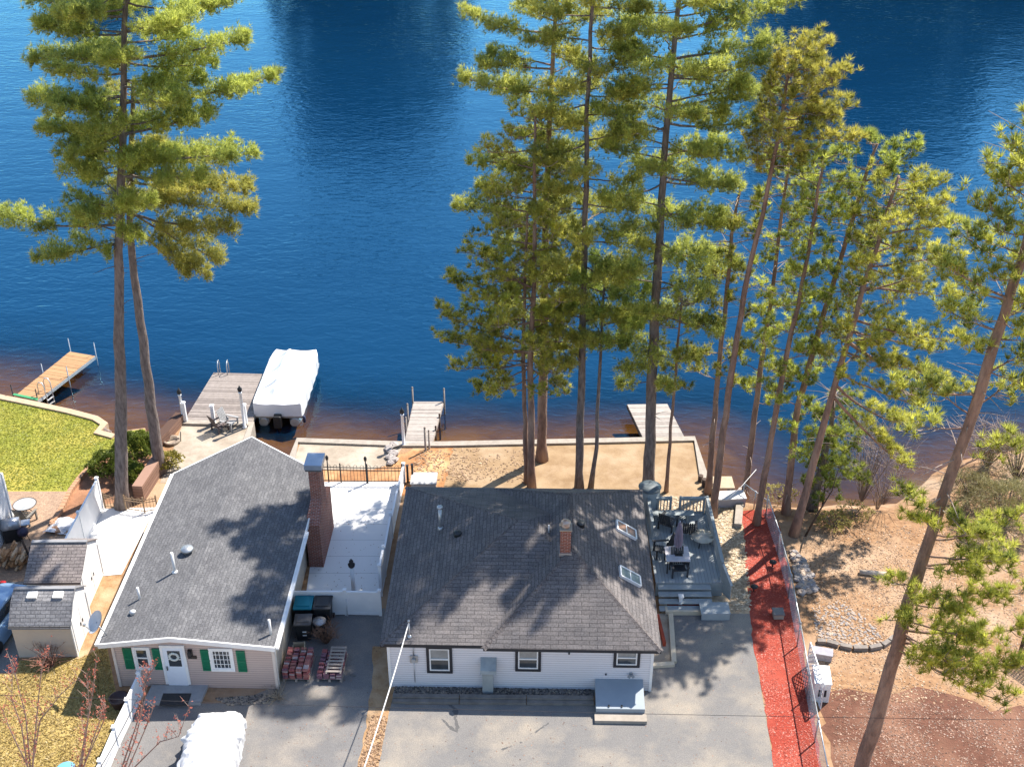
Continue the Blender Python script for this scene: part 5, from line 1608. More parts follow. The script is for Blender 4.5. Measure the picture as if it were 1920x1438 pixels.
# chairs of slats (fold-up) on the terraces
def slat_chair(label, px, py, rz, m, cat='chair', z=0.0, group=None):
    p = R(px, py, z)
    t = thing('lounge_chair', label, cat, (p.x, p.y, z), rz, group)
    mb = MB()
    for k in range(6): mb.box((0, -.25 + k * .1, .36 - k * .02), (.56, .075, .025))
    mb.build('seat', m, t)
    mb = MB()
    for k in range(6): mb.box((-.24 + k * .096, .34 + .08, .68), (.075, .025, .8), tilt=Matrix.Rotation(-.35, 3, 'X'))
    mb.build('backrest', m, t)
    for s in (-.33, .33):
        MB().box((s, .0, .55), (.12, .75, .025)).build('armrest', m, t)
        MB().box((s, -.28, .27), (.06, .08, .54)).build('leg', m, t); MB().box((s, .32, .2), (.06, .08, .42)).build('leg', m, t)
    return t
slat_chair('dark slatted chair at the dock end of the lake terrace', 414, 806, 2.4, mat('chair_dark', (0.09, 0.07, 0.07), (0.14, 0.11, 0.1), scale=8))
slat_chair('grey slatted chair facing the covered boat', 432, 802, 1.2, mat('chair_grey', (0.36, 0.36, 0.36), (0.25, 0.25, 0.25), scale=8))
# pile of flat stone slabs by the narrow dock
p = R(738, 856, 0)
t = thing('stone_steps', 'tumbled flat grey stones beside the narrow pale plank dock', 'stones', p)
for k in range(7):
    MB().rock((random.uniform(-.3, .35), -.7 + k * .28, .12), random.uniform(.22, .32), .45, n=6).build('slab', mat('slab_grey', (0.42, 0.38, 0.35), (0.26, 0.23, 0.22), scale=4, rough=.9), t)
# small black gate posts where the iron fence meets the house
for k, (x, y) in enumerate(((765, 904), (774, 902))):
    p = R(x, y, 0)
    tag(MB().box((p.x, p.y, .5), (.1, .1, 1.0)).box((p.x, p.y, 1.01), (.14, .14, .03)).build('gate_post', BLACK), 'black gate post at the back corner of the dark roofed house', 'post', 'black gate posts at the back corner')
p = R(795, 898, .4)
tag(MB().box((p.x, p.y, .2), (1.2, .9, .4)).box((p.x, p.y, .43), (1.3, 1.0, .06)).build('storage_box', mat('box_grey', (0.48, 0.47, 0.46), (0.4, 0.39, 0.38), rough=.7)), 'low pale storage box behind the roof beside the black gate posts', 'box')

# ------------------------------------------------------------------ the grey deck at the right of the cottage
DZ = .75
a, b, c_, d_ = R(1222, 962, DZ), R(1335, 985, DZ), R(1352, 1092, DZ), R(1232, 1092, DZ)
x0, x1 = (a.x + d_.x) / 2 - .2, (b.x + c_.x) / 2; y1, y0 = a.y + .0, d_.y
t = thing('grey_deck', 'grey painted wooden deck with slatted railings on the right of the cottage', 'deck', (x0, y0, 0))
wd_, dp = x1 - x0, y1 - y0
DECKG = lap_mat('grey_deck_boards', (0.38, 0.41, 0.415), (0.29, 0.315, 0.325), .145, 'X', rough=.65, bump=.4, noise=2.0, gap=.08)
MB().box((wd_ / 2, dp / 2, DZ - .02), (wd_, dp, .04)).build('deck_boards', DECKG, t)
MB().box((wd_ / 2, .02, DZ / 2 - .02), (wd_ - .04, .04, DZ - .06)).box((wd_ - .02, dp / 2, DZ / 2 - .02), (.04, dp - .04, DZ - .06)).box((wd_ / 2, dp - .02, DZ / 2 - .02), (wd_ - .04, .04, DZ - .06)).build('skirt', GREYP, t)
def railing(p, q, z, h_, m):
    p, q = Vector(p), Vector(q)
    mb = MB().bar((p.x, p.y, z + h_), (q.x, q.y, z + h_), .14, .04).bar((p.x, p.y, z + .1), (q.x, q.y, z + .1), .05, .09).bar((p.x, p.y, z + h_ - .1), (q.x, q.y, z + h_ - .1), .05, .09)
    n = int((q - p).length / .15)
    for k in range(n + 1):
        r = p.lerp(q, k / n); mb.bar((r.x, r.y, z + .05), (r.x, r.y, z + h_ - .05), .045)
    for k in range(max(2, int((q - p).length / 1.8) + 1)):
        r = p.lerp(q, k / (max(2, int((q - p).length / 1.8) + 1) - 1)); mb.bar((r.x, r.y, .0), (r.x, r.y, z + h_ + .06), .1)
    return mb.build('railing', m, t)
railing((wd_ - .07, .2, 0), (wd_ - .07, dp - .05, 0), DZ, .95, GREYP)
railing((wd_ * .55, dp - .07, 0), (wd_ - .2, dp - .07, 0), DZ, .95, GREYP)
railing((.1, dp - .07, 0), (wd_ * .4, dp - .07, 0), DZ, .95, GREYP)
railing((.12, dp - .2, 0), (.12, dp * .62, 0), DZ, .95, GREYP)
# stair down towards the viewer
for k in range(5):
    zz = DZ - .15 * (k + .7)
    if zz < .05: break
    mb = MB().box((wd_ * .42, -.16 - k * .29, zz - .02), (wd_ * .78, .29, .04)); mb.box((wd_ * .42, -.035 - k * .29, zz - .09 + .06), (wd_ * .78, .02, .12))
    mb.build('stair_tread', mat('tread_grey', (0.34, 0.37, 0.38), (0.28, 0.31, 0.32), scale=3, rough=.6), t)
# low benches along the far side, landing at the near right corner
MB().box((wd_ * .4, dp - .55, DZ + .42), (wd_ * .7, .4, .05)).box((wd_ * .15, dp - .55, DZ + .2), (.08, .36, .4)).box((wd_ * .65, dp - .55, DZ + .2), (.08, .36, .4)).build('bench', GREYP, t)
p = R(1340, 1140, .35) - t.location
MB().box((p.x, p.y, .34), (1.25, .75, .06)).box((p.x, p.y - .36, .16), (1.2, .03, .3)).box((p.x + .58, p.y, .16), (.03, .7, .3)).build('landing', mat('landing_grey', (0.36, 0.39, 0.40), (0.3, 0.33, 0.34), rough=.6), t)
mb = MB()
pz = R(1368, 1132, 0) - t.location
mb.bar((wd_ - .07, .1, DZ + .95), (pz.x, pz.y, 1.0), .12, .04)
for k in range(9):
    f = (k + .5) / 9; q = Vector((wd_ - .07, .1, 0)).lerp(Vector((pz.x, pz.y, 0)), f); mb.bar((q.x, q.y, .2), (q.x, q.y, DZ + .93 - f * .7), .045)
mb.build('railing', GREYP, t)
# planter of red bark under the stair
p = R(1288, 1138, .15)
t = thing('planter_bed', 'low timber planter of red bark below the deck stair', 'planter', (p.x, p.y, 0))
MB().box((0, 0, .1), (1.7, .5, .18)).build('bark', RED, t)
MB().box((0, -.3, .1), (1.9, .1, .22)).box((.9, 0, .1), (.1, .5, .22)).box((-.9, 0, .1), (.1, .5, .22)).build('edging', MATS['cream_timber'], t)
p = R(1276, 1128, .3); tag(MB().box((p.x, p.y, .35), (.14, .14, .5)).box((p.x, p.y, .62), (.22, .22, .06)).build('path_lamp', WHITE), 'white post lamp in the low planter of red bark', 'lamp')
# patio table with closed parasol
p = R(1270, 1038, DZ + .72)
t = thing('patio_table', 'square pale patio table in the middle of the grey deck', 'table', (p.x, p.y, DZ))
MB().box((0, 0, .71), (1.05, 1.05, .04)).build('table_top', mat('table_pale', (0.55, 0.52, 0.54), (0.46, 0.44, 0.46), scale=3, rough=.4), t, bevel=.01)
MB().box((.05, 0, .745), (.34, .36, .03)).build('tray', BLACK, t)
for x in (-.46, .46):
    for y in (-.46, .46): MB().box((x, y, .345), (.05, .05, .69)).build('leg', BLACK, t)
t = thing('patio_umbrella', 'closed mauve grey parasol standing in the square pale table', 'umbrella', (p.x, p.y, DZ))
MB().tube([(0, 0, .765), (0, 0, 2.5)], .022, 8).build('pole', ALU, t)
mb = MB(); n = 14; prof_ = [(.05, 1.05), (.17, 1.2), (.2, 1.5), (.15, 2.0), (.07, 2.35), (.02, 2.48)]; base = len(mb.v)
for r, z in prof_:
    for k in range(n * 2):
        a = math.pi * k / n; q = r * (1.0 if k % 2 else .62)
        mb.v.append((q * math.cos(a), q * math.sin(a), z))
for i in range(len(prof_) - 1):
    for k in range(n * 2):
        a, b = base + i * n * 2 + k, base + i * n * 2 + (k + 1) % (n * 2)
        mb.f.append((a, b, b + n * 2, a + n * 2)); mb.uv.append(None); mb.mi.append(0); mb.sm.append(False)
mb.build('canopy', mat('parasol_mauve', (0.34, 0.29, 0.35), (0.28, 0.24, 0.29), scale=6), t)
DKC = mat('chair_black', (0.03, 0.032, 0.036), (0.05, 0.05, 0.055), rough=.5)
for lab, x, y, rz in (('black slatted chair under the near edge of the square deck table', 1272, 1075, 0.1), ('black slatted chair at the wall side of the square deck table', 1240, 1040, -1.5), ('black slatted chair behind the square deck table', 1290, 1002, 3.0), ('black slatted chair near the far deck railing', 1252, 988, 2.6)):
    slat_chair(lab, x, y, rz, DKC, z=DZ, group='black chairs on the grey deck')
p = R(1316, 1020, DZ)
t = thing('round_table', 'low round pale table beside the deck railing', 'table', (p.x, p.y, DZ))
MB().lathe((0, 0, .42), [(.5, 0), (.52, .03), (.02, .035)], 18).build('table_top', mat('cream_top', (0.56, 0.52, 0.44), (0.46, 0.43, 0.36), rough=.5), t)
for k in range(3):
    a = k * 2.1; MB().tube([(.3 * math.cos(a), .3 * math.sin(a), .43), (.36 * math.cos(a), .36 * math.sin(a), 0)], .02, 6).build('leg', BLACK, t)
p = R(1216, 950, .9)
t = thing('water_tank', 'round dark covered barrel at the back corner of the dark roof', 'barrel', (p.x, p.y, 0))
MB().lathe((0, 0, 0), [(.45, 0), (.5, .3), (.5, 1.9), (.46, 2.0)], 18).build('body', GREYP, t)
MB().lathe((0, 0, 2.0), [(.52, 0), (.54, .06), (.3, .16), (.02, .2)], 18).build('lid', mat('lid_blue', (0.07, 0.09, 0.10), (0.15, 0.17, 0.18), scale=3, rough=.45), t)

# ------------------------------------------------------------------ odds and ends in the right yard
p = R(1371, 928, .5)
t = thing('storage_chest', 'pale grey lidded chest beside the concrete strip wall', 'chest', (p.x, p.y, 0), .08)
MB().box((0, 0, .22), (1.3, .65, .44)).build('body', mat('chest_grey', (0.42, 0.40, 0.42), (0.36, 0.34, 0.36), rough=.6), t)
MB().box((0, 0, .48), (1.38, .72, .08)).build('lid', mat('chest_lid', (0.56, 0.55, 0.54), (0.5, 0.49, 0.48), rough=.5), t, bevel=.02)
p = R(1541, 1268, .9)
t = thing('heat_pump', 'white box shaped equipment unit with dark panel right of the lattice', 'equipment', (p.x, p.y, 0), -.12)
MB().box((0, 0, .5), (.62, 1.0, .95)).build('body', WHITE, t, bevel=.02)
MB().box((0, 0, .99), (.66, 1.04, .04)).build('lid', WHITEV, t)
MB().box((.02, -.507, .5), (.3, .02, .34)).build('panel', DARKTRIM, t)
p = R(1543, 1222, .3)
tag(MB().box((p.x, p.y, .16), (.75, .42, .3), -.25).box((p.x, p.y, .33), (.8, .46, .05), -.25).build('stone_block', mat('block_grey', (0.36, 0.35, 0.38), (0.28, 0.27, 0.3), rough=.9)), 'grey block lying behind the white lattice panel', 'block')
a, b = R(1612, 1072, .1), R(1674, 1078, .1)
tag(MB().tube([a, a.lerp(b, .5) + Vector((0, 0, .02)), b], [.12, .115, .105], 10).build('log', mat('pale_log', (0.56, 0.47, 0.38), (0.42, 0.34, 0.27), scale=4, rough=.9)), 'pale bare log lying on the open yard left of the leaning pine', 'log')
pts = [(1532, 1205), (1550, 1206), (1575, 1213), (1600, 1218), (1630, 1218), (1655, 1213), (1668, 1204), (1678, 1196)]
P = [R(x, y, 0) for x, y in pts]
o = P[3]
t = thing('stone_edging', 'curved row of grey edging stones across the leafy yard', 'edging', o)
mb = MB()
for i in range(len(P) - 1):
    n = max(1, int((P[i + 1] - P[i]).length / .34))
    for k in range(n):
        q, q2 = P[i].lerp(P[i + 1], k / n) - o, P[i].lerp(P[i + 1], (k + .86) / n) - o
        mb.bar((q.x, q.y, .08), (q2.x, q2.y, .08), .2, .2)
mb.build('stones', mat('edging_stone', (0.27, 0.235, 0.205), (0.17, 0.15, 0.135), scale=5, rough=.9), t)
rk = [mat('rubble_pale', (0.46, 0.36, 0.28), (0.36, 0.28, 0.22), scale=5, rough=.9), mat('rubble_grey', (0.34, 0.31, 0.30), (0.25, 0.23, 0.22), scale=5, rough=.9)]
mb = MB()
for x, y in scatter_in([(1482, 1035), (1500, 1040), (1535, 1105), (1520, 1112), (1500, 1120)], 150):
    mb.rock((x, y, .08), random.uniform(.08, .2), .6, mi=random.choice((0, 1)), n=5)
stuff(mb.build('rubble', rk), 'heap of broken grey rubble stones along the wire fence', 'rubble')
mb = MB()
for x, y in scatter_in([(1520, 1140), (1580, 1125), (1640, 1175), (1660, 1205), (1600, 1212), (1535, 1200)], 420):
    mb.rock((x, y, .01), random.uniform(.03, .085), .5, mi=random.choice((0, 0, 1)), n=5)
stuff(mb.build('scattered_stones', rk), 'pale small stones scattered inside the curved edging row', 'stones')
for lab, x, y in (('dark round path light near the top of the red mulch', 1449, 1056), ('dark round path light at the left edge of the red mulch', 1414, 1102)):
    p = R(x, y, .2); t = thing('path_light', lab, 'lamp', (p.x, p.y, 0), 0, 'dark path lights in the red mulch')
    MB().tube([(0, 0, 0), (0, 0, .25)], .03, 6).build('stake', BLACK, t); MB().lathe((0, 0, .25), [(.16, 0), (.17, .05), (.04, .12)], 12).build('lamp_shade', BLACK, t)
p = R(1459, 1150, .15)
t = thing('utility_box', 'small grey lidded box sitting in the red mulch', 'box', (p.x, p.y, 0))
MB().box((0, 0, .12), (.42, .42, .24)).build('body', CONC, t); MB().box((0, 0, .26), (.48, .48, .05)).build('lid', mat('box_lid', (0.2, 0.19, 0.18), rough=.6), t)
a, b = R(1908, 1238, 0), R(1980, 1290, 0)
t = thing('lattice_screen', 'dark brown lattice screen at the right picture edge', 'screen', a)
mb = MB(); d_ = (b - a); L_ = d_.length; d_.normalize(); hh = 1.3
for k in range(int(L_ / .12)):
    mb.bar(d_ * (k * .12), d_ * (k * .12) + Vector((0, 0, hh)), .03)
for k in range(10): mb.bar(Vector((0, 0, k * hh / 9)), d_ * L_ + Vector((0, 0, k * hh / 9)), .03)
mb.build('lattice', WOODD, t); MB().bar((0, 0, 0), (0, 0, hh + .1), .1).build('post', WOODD, t)

# ------------------------------------------------------------------ the left neighbour's patio
p = R(46, 945, .7)
t = thing('glass_table', 'round glass patio table with dark rim on the pavers', 'table', (p.x, p.y, 0))
m_, nt, N, L = nodes_of('table_glass'); out = N.new('ShaderNodeOutputMaterial'); tr = N.new('ShaderNodeBsdfTransparent'); gl = N.new('ShaderNodeBsdfPrincipled'); gl.inputs['Base Color'].default_value = (.5, .52, .53, 1); gl.inputs['Roughness'].default_value = .1; mx = N.new('ShaderNodeMixShader'); mx.inputs[0].default_value = .5
L.new(tr.outputs[0], mx.inputs[1]); L.new(gl.outputs[0], mx.inputs[2]); L.new(mx.outputs[0], out.inputs[0])
MB().lathe((0, 0, .7), [(.52, 0), (.52, .012)], 22).build('table_top', m_, t)
mb = MB(); mb.tube([(.53 * math.cos(k * .2618), .53 * math.sin(k * .2618), .706) for k in range(25)], .02, 6, cap=False); mb.build('rim', BLACK, t)
for k in range(4):
    a = .6 + k * 1.57; MB().tube([(.4 * math.cos(a), .4 * math.sin(a), .7), (.12 * math.cos(a), .12 * math.sin(a), .4), (.38 * math.cos(a), .38 * math.sin(a), 0)], .02, 6).build('leg', BLACK, t)
slat_chair('thin metal chair in the shade of the round glass table', 52, 978, 2.9, mat('chair_iron', (0.16, 0.15, 0.13), (0.25, 0.23, 0.2), rough=.5))
p = R(20, 982, .9)
t = thing('gas_grill', 'grey gas grill with side shelves beside the white house corner', 'grill', (p.x, p.y, 0), .3)
MB().box((0, 0, .42), (.75, .5, .78)).build('cabinet', BLACK, t)
secs = []
mb = MB().tube([(-.4, 0, .88), (.4, 0, .88)], .3, 14); mb.build('hood', mat('hood_grey', (0.46, 0.46, 0.48), (0.4, 0.4, 0.42), rough=.3, metal=.6), t)
for s in (-1, 1): MB().box((s * .62, 0, .84), (.4, .45, .04)).build('side_shelf', GALV, t)
p = R(45, 1006, .25)
t = thing('kettle', 'round dark kettle barbecue on the pavers', 'barbecue', (p.x, p.y, 0))
MB().lathe((0, 0, .3), [(.03, 0), (.2, .06), (.27, .2), (.25, .34), (.12, .46), (.03, .48)], 14).build('bowl', mat('plum_black', (0.05, 0.04, 0.07), rough=.3), t)
for k in range(3): MB().tube([(.15 * math.cos(k * 2.1), .15 * math.sin(k * 2.1), .4), (.25 * math.cos(k * 2.1), .25 * math.sin(k * 2.1), 0)], .015, 6).build('leg', BLACK, t)
p = R(28, 1058, 0)
t = thing('firewood_rack', 'heap of split firewood stacked at the left edge of the pavers', 'firewood', p)
mb = MB()
for k in range(70):
    x = random.uniform(-.55, .6); z = random.uniform(.08, .95 - abs(x) * .5); y = random.uniform(-.35, .35)
    mb.tube([(x, y - .2, z), (x + random.uniform(-.05, .05), y + .2, z)], random.uniform(.05, .08), 6, mi=random.choice((0, 0, 1)))
mb.build('log_stack', [mat('split_wood', (0.46, 0.25, 0.12), (0.36, 0.18, 0.08), scale=5), mat('split_wood_pale', (0.60, 0.42, 0.27), (0.5, 0.34, 0.2), scale=5)], t)
MB().bar((.75, .1, 0), (.55, .1, 1.3), .07).build('stake', WOODD, t); MB().bar((-.7, .1, 0), (-.7, .1, 1.1), .07).build('stake', WOODD, t)
p = R(75, 1040, .3)
t = thing('fire_screen', 'dark mesh covered cart with bent handle on the pavers', 'cart', (p.x, p.y, 0), .2)
MB().box((0, 0, .35), (.85, .6, .5)).build('body', mat('navy_mesh', (0.05, 0.065, 0.10), (0.08, 0.095, 0.13), scale=20, rough=.6), t, bevel=.04)
MB().bar((.42, .25, 0), (.36, .28, .95), .05).build('post', mat('tan_pole', (0.5, 0.36, 0.24)), t)
MB().tube([(.38, .28, .9), (-.1, .3, .8), (-.42, .2, .65), (-.5, .1, .2)], .02, 6).build('handle', BLACK, t)
p = R(100, 990, 0)
t = thing('white_canvas', 'crumpled white canvas sheet on the pavers beside the tall fence', 'tarp', R(118, 990))
mb = MB(); nn = 14
P = [[Vector((-.75 + 1.5 * i / nn + .35 * (j / nn), -.55 + 1.2 * j / nn, .12 + .16 * mnoise.noise(Vector((i * .4, j * .4, 3))) + .1 * math.sin(i * .5))) for j in range(nn + 1)] for i in range(nn + 1)]
for i in range(nn):
    for j in range(nn): mb.face([P[i][j], P[i + 1][j], P[i + 1][j + 1], P[i][j + 1]], smooth=True)
mb.build('sheet', mat('canvas_white', (0.66, 0.66, 0.68), rough=.8), t)
# brick curb of the mulch bed at the lawn
P = [R(x, y, 0) for x, y in ((197, 856), (170, 878), (150, 900), (132, 925), (118, 955), (98, 985), (110, 1003))]
mb = MB()
for i in range(len(P) - 1):
    n = max(1, int((P[i + 1] - P[i]).length / .22))
    for k in range(n):
        q, q2 = P[i].lerp(P[i + 1], k / n), P[i].lerp(P[i + 1], (k + .9) / n); mb.bar((q.x, q.y, .1), (q2.x, q2.y, .1), .22, .22)
tag(mb.build('brick_curb', mat('curb_tan', (0.46, 0.27, 0.16), (0.36, 0.2, 0.12), scale=8, rough=.9)), 'curved tan brick curb between the lawn and the hedge bed', 'curb')
sheet('hedge_bed', [(197, 858), (172, 880), (152, 902), (134, 927), (120, 956), (104, 985), (150, 985), (196, 945), (230, 940), (262, 930), (292, 870), (280, 845), (215, 848)], 0.012, mat('bed_mulch', (0.30, 0.15, 0.085), (0.2, 0.1, 0.055), scale=5, rough=.95, bump=.6, bscale=16, c3=(0.40, 0.2, 0.11), scale3=.8))
# flower pot, blue tub
p = R(223, 1312, .3)
t = thing('planter_pot', 'round dark planter pot at the left corner of the tan front wall', 'pot', (p.x, p.y, 0))
MB().lathe((0, 0, 0), [(.26, 0), (.36, .4), (.38, .44), (.32, .44), (.3, .38), (.02, .37)], 18).build('pot', mat('pot_dark', (0.06, 0.035, 0.035), rough=.5), t)
p = R(124, 1446, .2)
t = thing('plastic_tub', 'pale blue plastic tub on the dry lawn at the lower edge', 'tub', (p.x, p.y, 0))
MB().lathe((0, 0, 0), [(.26, 0), (.33, .32), (.36, .34), (.33, .36), (.1, .37)], 18).build('body', mat('tub_blue', (0.16, 0.42, 0.62), rough=.4), t)

# ------------------------------------------------------------------ overhead wires
def cable(name, label, a, b, sag, r, m, n=14):
    P = []
    for k in range(n + 1):
        f = k / n; p = a.lerp(b, f); p.z -= sag * 4 * f * (1 - f); P.append(p)
    return tag(MB().tube(P, r, 5).build(name, m), label, 'cable')
CABLE = mat('cable_black', (0.03, 0.03, 0.033), rough=.5)
cable('power_line', 'thin dark overhead line spanning the whole lower part of the view', R(-260, 1292, 7), R(2250, 1352, 7), .25, .0075, mat('cable_grey', (0.05, 0.05, 0.055), rough=.8, spec=.1), 30)
e = R(672, 1470, 7.0)
cable('service_cable', 'white twisted service cable running down from the mast over the dirt strip', Vector(mast_top), e, .18, .022, PIPEW, 20)
cable('drop_cable', 'black drop cable crossing above the white vinyl fence', R(262, 1300, 2.4), R(180, 1452, 4.6), .1, .013, CABLE)
# ------------------------------------------------------------------ pines
NEEDLE_W = leaf_mat('soft_pine_needles', (0.130, 0.170, 0.042), (0.70, 0.66, 0.165), 0.58, .035)
NEEDLE_R = leaf_mat('stiff_pine_needles', (0.115, 0.150, 0.032), (0.69, 0.63, 0.13), 0.55, .035)
SHRUB = leaf_mat('shrub_leaves', (0.055, 0.085, 0.012), (0.20, 0.24, 0.035), 0.35)
BARKG = mat('grey_pine_bark', (0.235, 0.19, 0.17), (0.105, 0.083, 0.076), scale=9, rough=.95, bump=.8, bscale=14, stretch=(1, 1, .25))
BARKR = mat('red_pine_bark', (0.27, 0.165, 0.125), (0.145, 0.095, 0.075), scale=7, rough=.95, bump=.7, bscale=12, stretch=(1, 1, .3), c3=(0.36, 0.24, 0.18), scale3=2)
TWIG = mat('pale_twigs', (0.40, 0.32, 0.27), (0.28, 0.22, 0.19), scale=6, rough=.9)

def norm(a): return a / np.maximum(np.linalg.norm(a, axis=-1, keepdims=True), 1e-6)

def needles(C, A, L, k, spread, w, tint):
    n = len(C)
    A = norm(A)
    rnd = RNG.normal(size=(n, k, 3))
    th = RNG.uniform(.15, spread, (n, k, 1))
    ax = A[:, None, :]
    perp = norm(rnd - (rnd * ax).sum(-1, keepdims=True) * ax)
    d = ax * np.cos(th) + perp * np.sin(th)
    side = norm(np.cross(d, np.array([0.25, 0.2, 1.0]) + .5 * RNG.normal(size=(n, k, 3))))
    l = L * RNG.uniform(.7, 1.15, (n, k, 1))
    b = C[:, None, :] + d * l * .06
    t = np.stack([b - side * w / 2, b + side * w / 2, b + d * l], 2).reshape(-1, 3, 3)
    tt = np.clip(tint[:, None] + RNG.normal(0, .10, (n, k)), 0, 1).reshape(-1)
    return t, tt

class Pine:
    def __init__(self, name, label, cat, base, trunk, r0, r1, kind, bark, group=None):
        self.b = R(*base)
        self.y = self.b.y
        self.tp = [base] + trunk
        self.pts = [self.b] + [V(x, y, self.y) for x, y in trunk]
        self.t = thing(name, label, cat, self.b, 0, group)
        self.kind = kind
        self.mb = MB(); self.bark = bark
        n = len(self.pts)
        # resample the trunk with small irregularities
        P, rs = [], []
        for i in range(n - 1):
            m_ = max(2, int((self.pts[i + 1] - self.pts[i]).length / .9))
            for j in range(m_):
                P.append(self.pts[i].lerp(self.pts[i + 1], j / m_))
        P.append(self.pts[-1])
        N = len(P)
        for i, p in enumerate(P):
            f = i / (N - 1); r = r0 + (r1 - r0) * f
            if i == 0: r *= 1.35
            if i > 0: p.x += random.uniform(-.03, .03); p.y += random.uniform(-.04, .04)
            rs.append(r * random.uniform(.95, 1.05))
        self.P, self.rs = P, rs
        self.mb.tube([p - self.b - (Vector((0, 0, .15)) if i == 0 else Vector()) for i, p in enumerate(P)], rs, 10)
        self.C, self.A, self.T = [], [], []
        self.tw = MB()

    def at(self, py):
        tp = self.tp
        for i in range(len(tp) - 1):
            if tp[i + 1][1] <= py <= tp[i][1]:
                f = (tp[i][1] - py) / (tp[i][1] - tp[i + 1][1])
                return self.pts[i].lerp(self.pts[i + 1], f)
        return self.pts[-1].copy() if py < tp[-1][1] else self.pts[0].copy()

    def m_per_px(self, p): return (p - CAMP).dot(_F) / FOC

    def branch(self, s, tip, dens=1.0, width=None, r=None, tint=.5, thick=.25):
        d = tip - s; L_ = d.length
        if L_ < .3: return
        f = Vector((d.x, d.y, 0)); f = f.normalized() if f.length > .05 else Vector((1, 0, 0))
        side = Vector((-f.y, f.x, 0))
        n = 8
        sag = L_ * random.uniform(-.02, .07)
        cur = []
        for i in range(n + 1):
            t = i / n
            p = s.lerp(tip, t) + Vector((0, 0, -sag * 4 * t * (1 - t) * (1.2 - .6 * t))) + side * (random.uniform(-.05, .05) * L_ * .4)
            cur.append(p)
        r = r or min(.09, .016 + .011 * L_)
        self.mb.tube([p - self.b for p in cur], [r * (1 - .8 * i / n) for i in range(n + 1)], 5, cap=False)
        cn = np.array([tuple(p) for p in cur])
        def along(t):
            x = np.clip(t, 0, 1) * n; i = np.minimum(x.astype(int), n - 1); g = (x - i)[:, None]
            return cn[i] * (1 - g) + cn[i + 1] * g
        fv, sv = np.array(f), np.array(side)
        if self.kind == 'soft':
            wm = (width or min(1.9, .35 + .30 * L_)) * 1.15
            ntw = max(8, int(8.5 * L_))
            per = max(7, int(11.5 * dens))
            t0 = RNG.uniform(.16, 1.0, ntw) ** .8
            sg = RNG.choice([-1, 1], ntw)
            ln = wm * np.clip(np.sin(np.pi * np.clip(t0 * .85 + .12, 0, 1)) ** .7, .12, 1) * RNG.uniform(.55, 1.1, ntw)
            u = RNG.uniform(0.05, 1, (ntw, per))
            off = (ln[:, None] * u)
            base = along(t0)[:, None, :] + (sv * .78)[None, None] * (off * sg[:, None])[..., None] + (fv * .62)[None, None] * off[..., None]
            base[..., 2] += .10 * off + RNG.normal(.05, thick * .62, (ntw, per)) + .12 * off ** 2 * .3
            base[..., :2] += RNG.normal(0, .07, (ntw, per, 2))
            ctr = base.reshape(-1, 3)
            ax = fv[None] * .6 + RNG.normal(0, .35, ctr.shape) + np.array([0, 0, .75])[None] + (sv[None] * np.repeat(sg, per)[:, None] * .4)
            tn = np.repeat(np.clip(tint + RNG.normal(0, .17, ntw), 0, 1), per)
            self.C.append(ctr); self.A.append(ax); self.T.append(tn)
            for k in range(0, ntw, 2):
                a = Vector(along(t0[k:k + 1])[0]); e = a + side * (.7 * ln[k] * sg[k]) + f * (.55 * ln[k]) + Vector((0, 0, .08 * ln[k]))
                self.tw.tube([a - self.b, e - self.b], [.012, .005], 3, cap=False)
        else:
            ntw = max(6, int(6.3 * L_ * dens))
            wm = width or min(1.3, .3 + .28 * L_)
            t0 = np.concatenate([RNG.uniform(.30, 1.0, ntw - 2), [1.0, .93]])
            a_ = RNG.uniform(-1, 1, ntw) * wm * (1.1 - .5 * t0)
            st = along(t0)
            e = st + sv[None] * a_[:, None] + fv[None] * (np.abs(a_) * .5 + .1)[:, None]
            e[:, 2] += RNG.uniform(.02, .5, ntw) * (thick / .25)
            for k in range(ntw):
                p, q = Vector(st[k]), Vector(e[k]); m_ = p.lerp(q, .5) - Vector((0, 0, .07))
                self.tw.tube([p - self.b, m_ - self.b, q - self.b], [.016, .012, .008], 3, cap=False)
            # tufts sit at the tips and a little way back
            C = [e]; AX = [norm(e - st) * .5 + np.array([0, 0, .8])[None] + RNG.normal(0, .25, e.shape)]
            T = [np.clip(tint + RNG.normal(0, .2, ntw), 0, 1)]
            for b_ in (.28, .55):
                j = RNG.random(ntw) < .8
                m_ = e[j] * (1 - b_) + st[j] * b_ + RNG.normal(0, .12, (j.sum(), 3)) + np.array([0, 0, .04])
                C.append(m_); AX.append(RNG.normal(0, .45, m_.shape) + np.array([0, 0, .9])[None]); T.append(T[0][j])
            self.C.append(np.concatenate(C)); self.A.append(np.concatenate(AX)); self.T.append(np.concatenate(T))

    def px_branch(self, py0, tx, ty, dy=None, **kw):
        s = self.at(py0)
        if dy is None: dy = random.uniform(-1, 1) * .35 * abs(tx - 0) * 0 + random.uniform(-.8, .8)
        tip = V(tx, ty, self.y + dy)
        self.branch(s, tip, **kw)

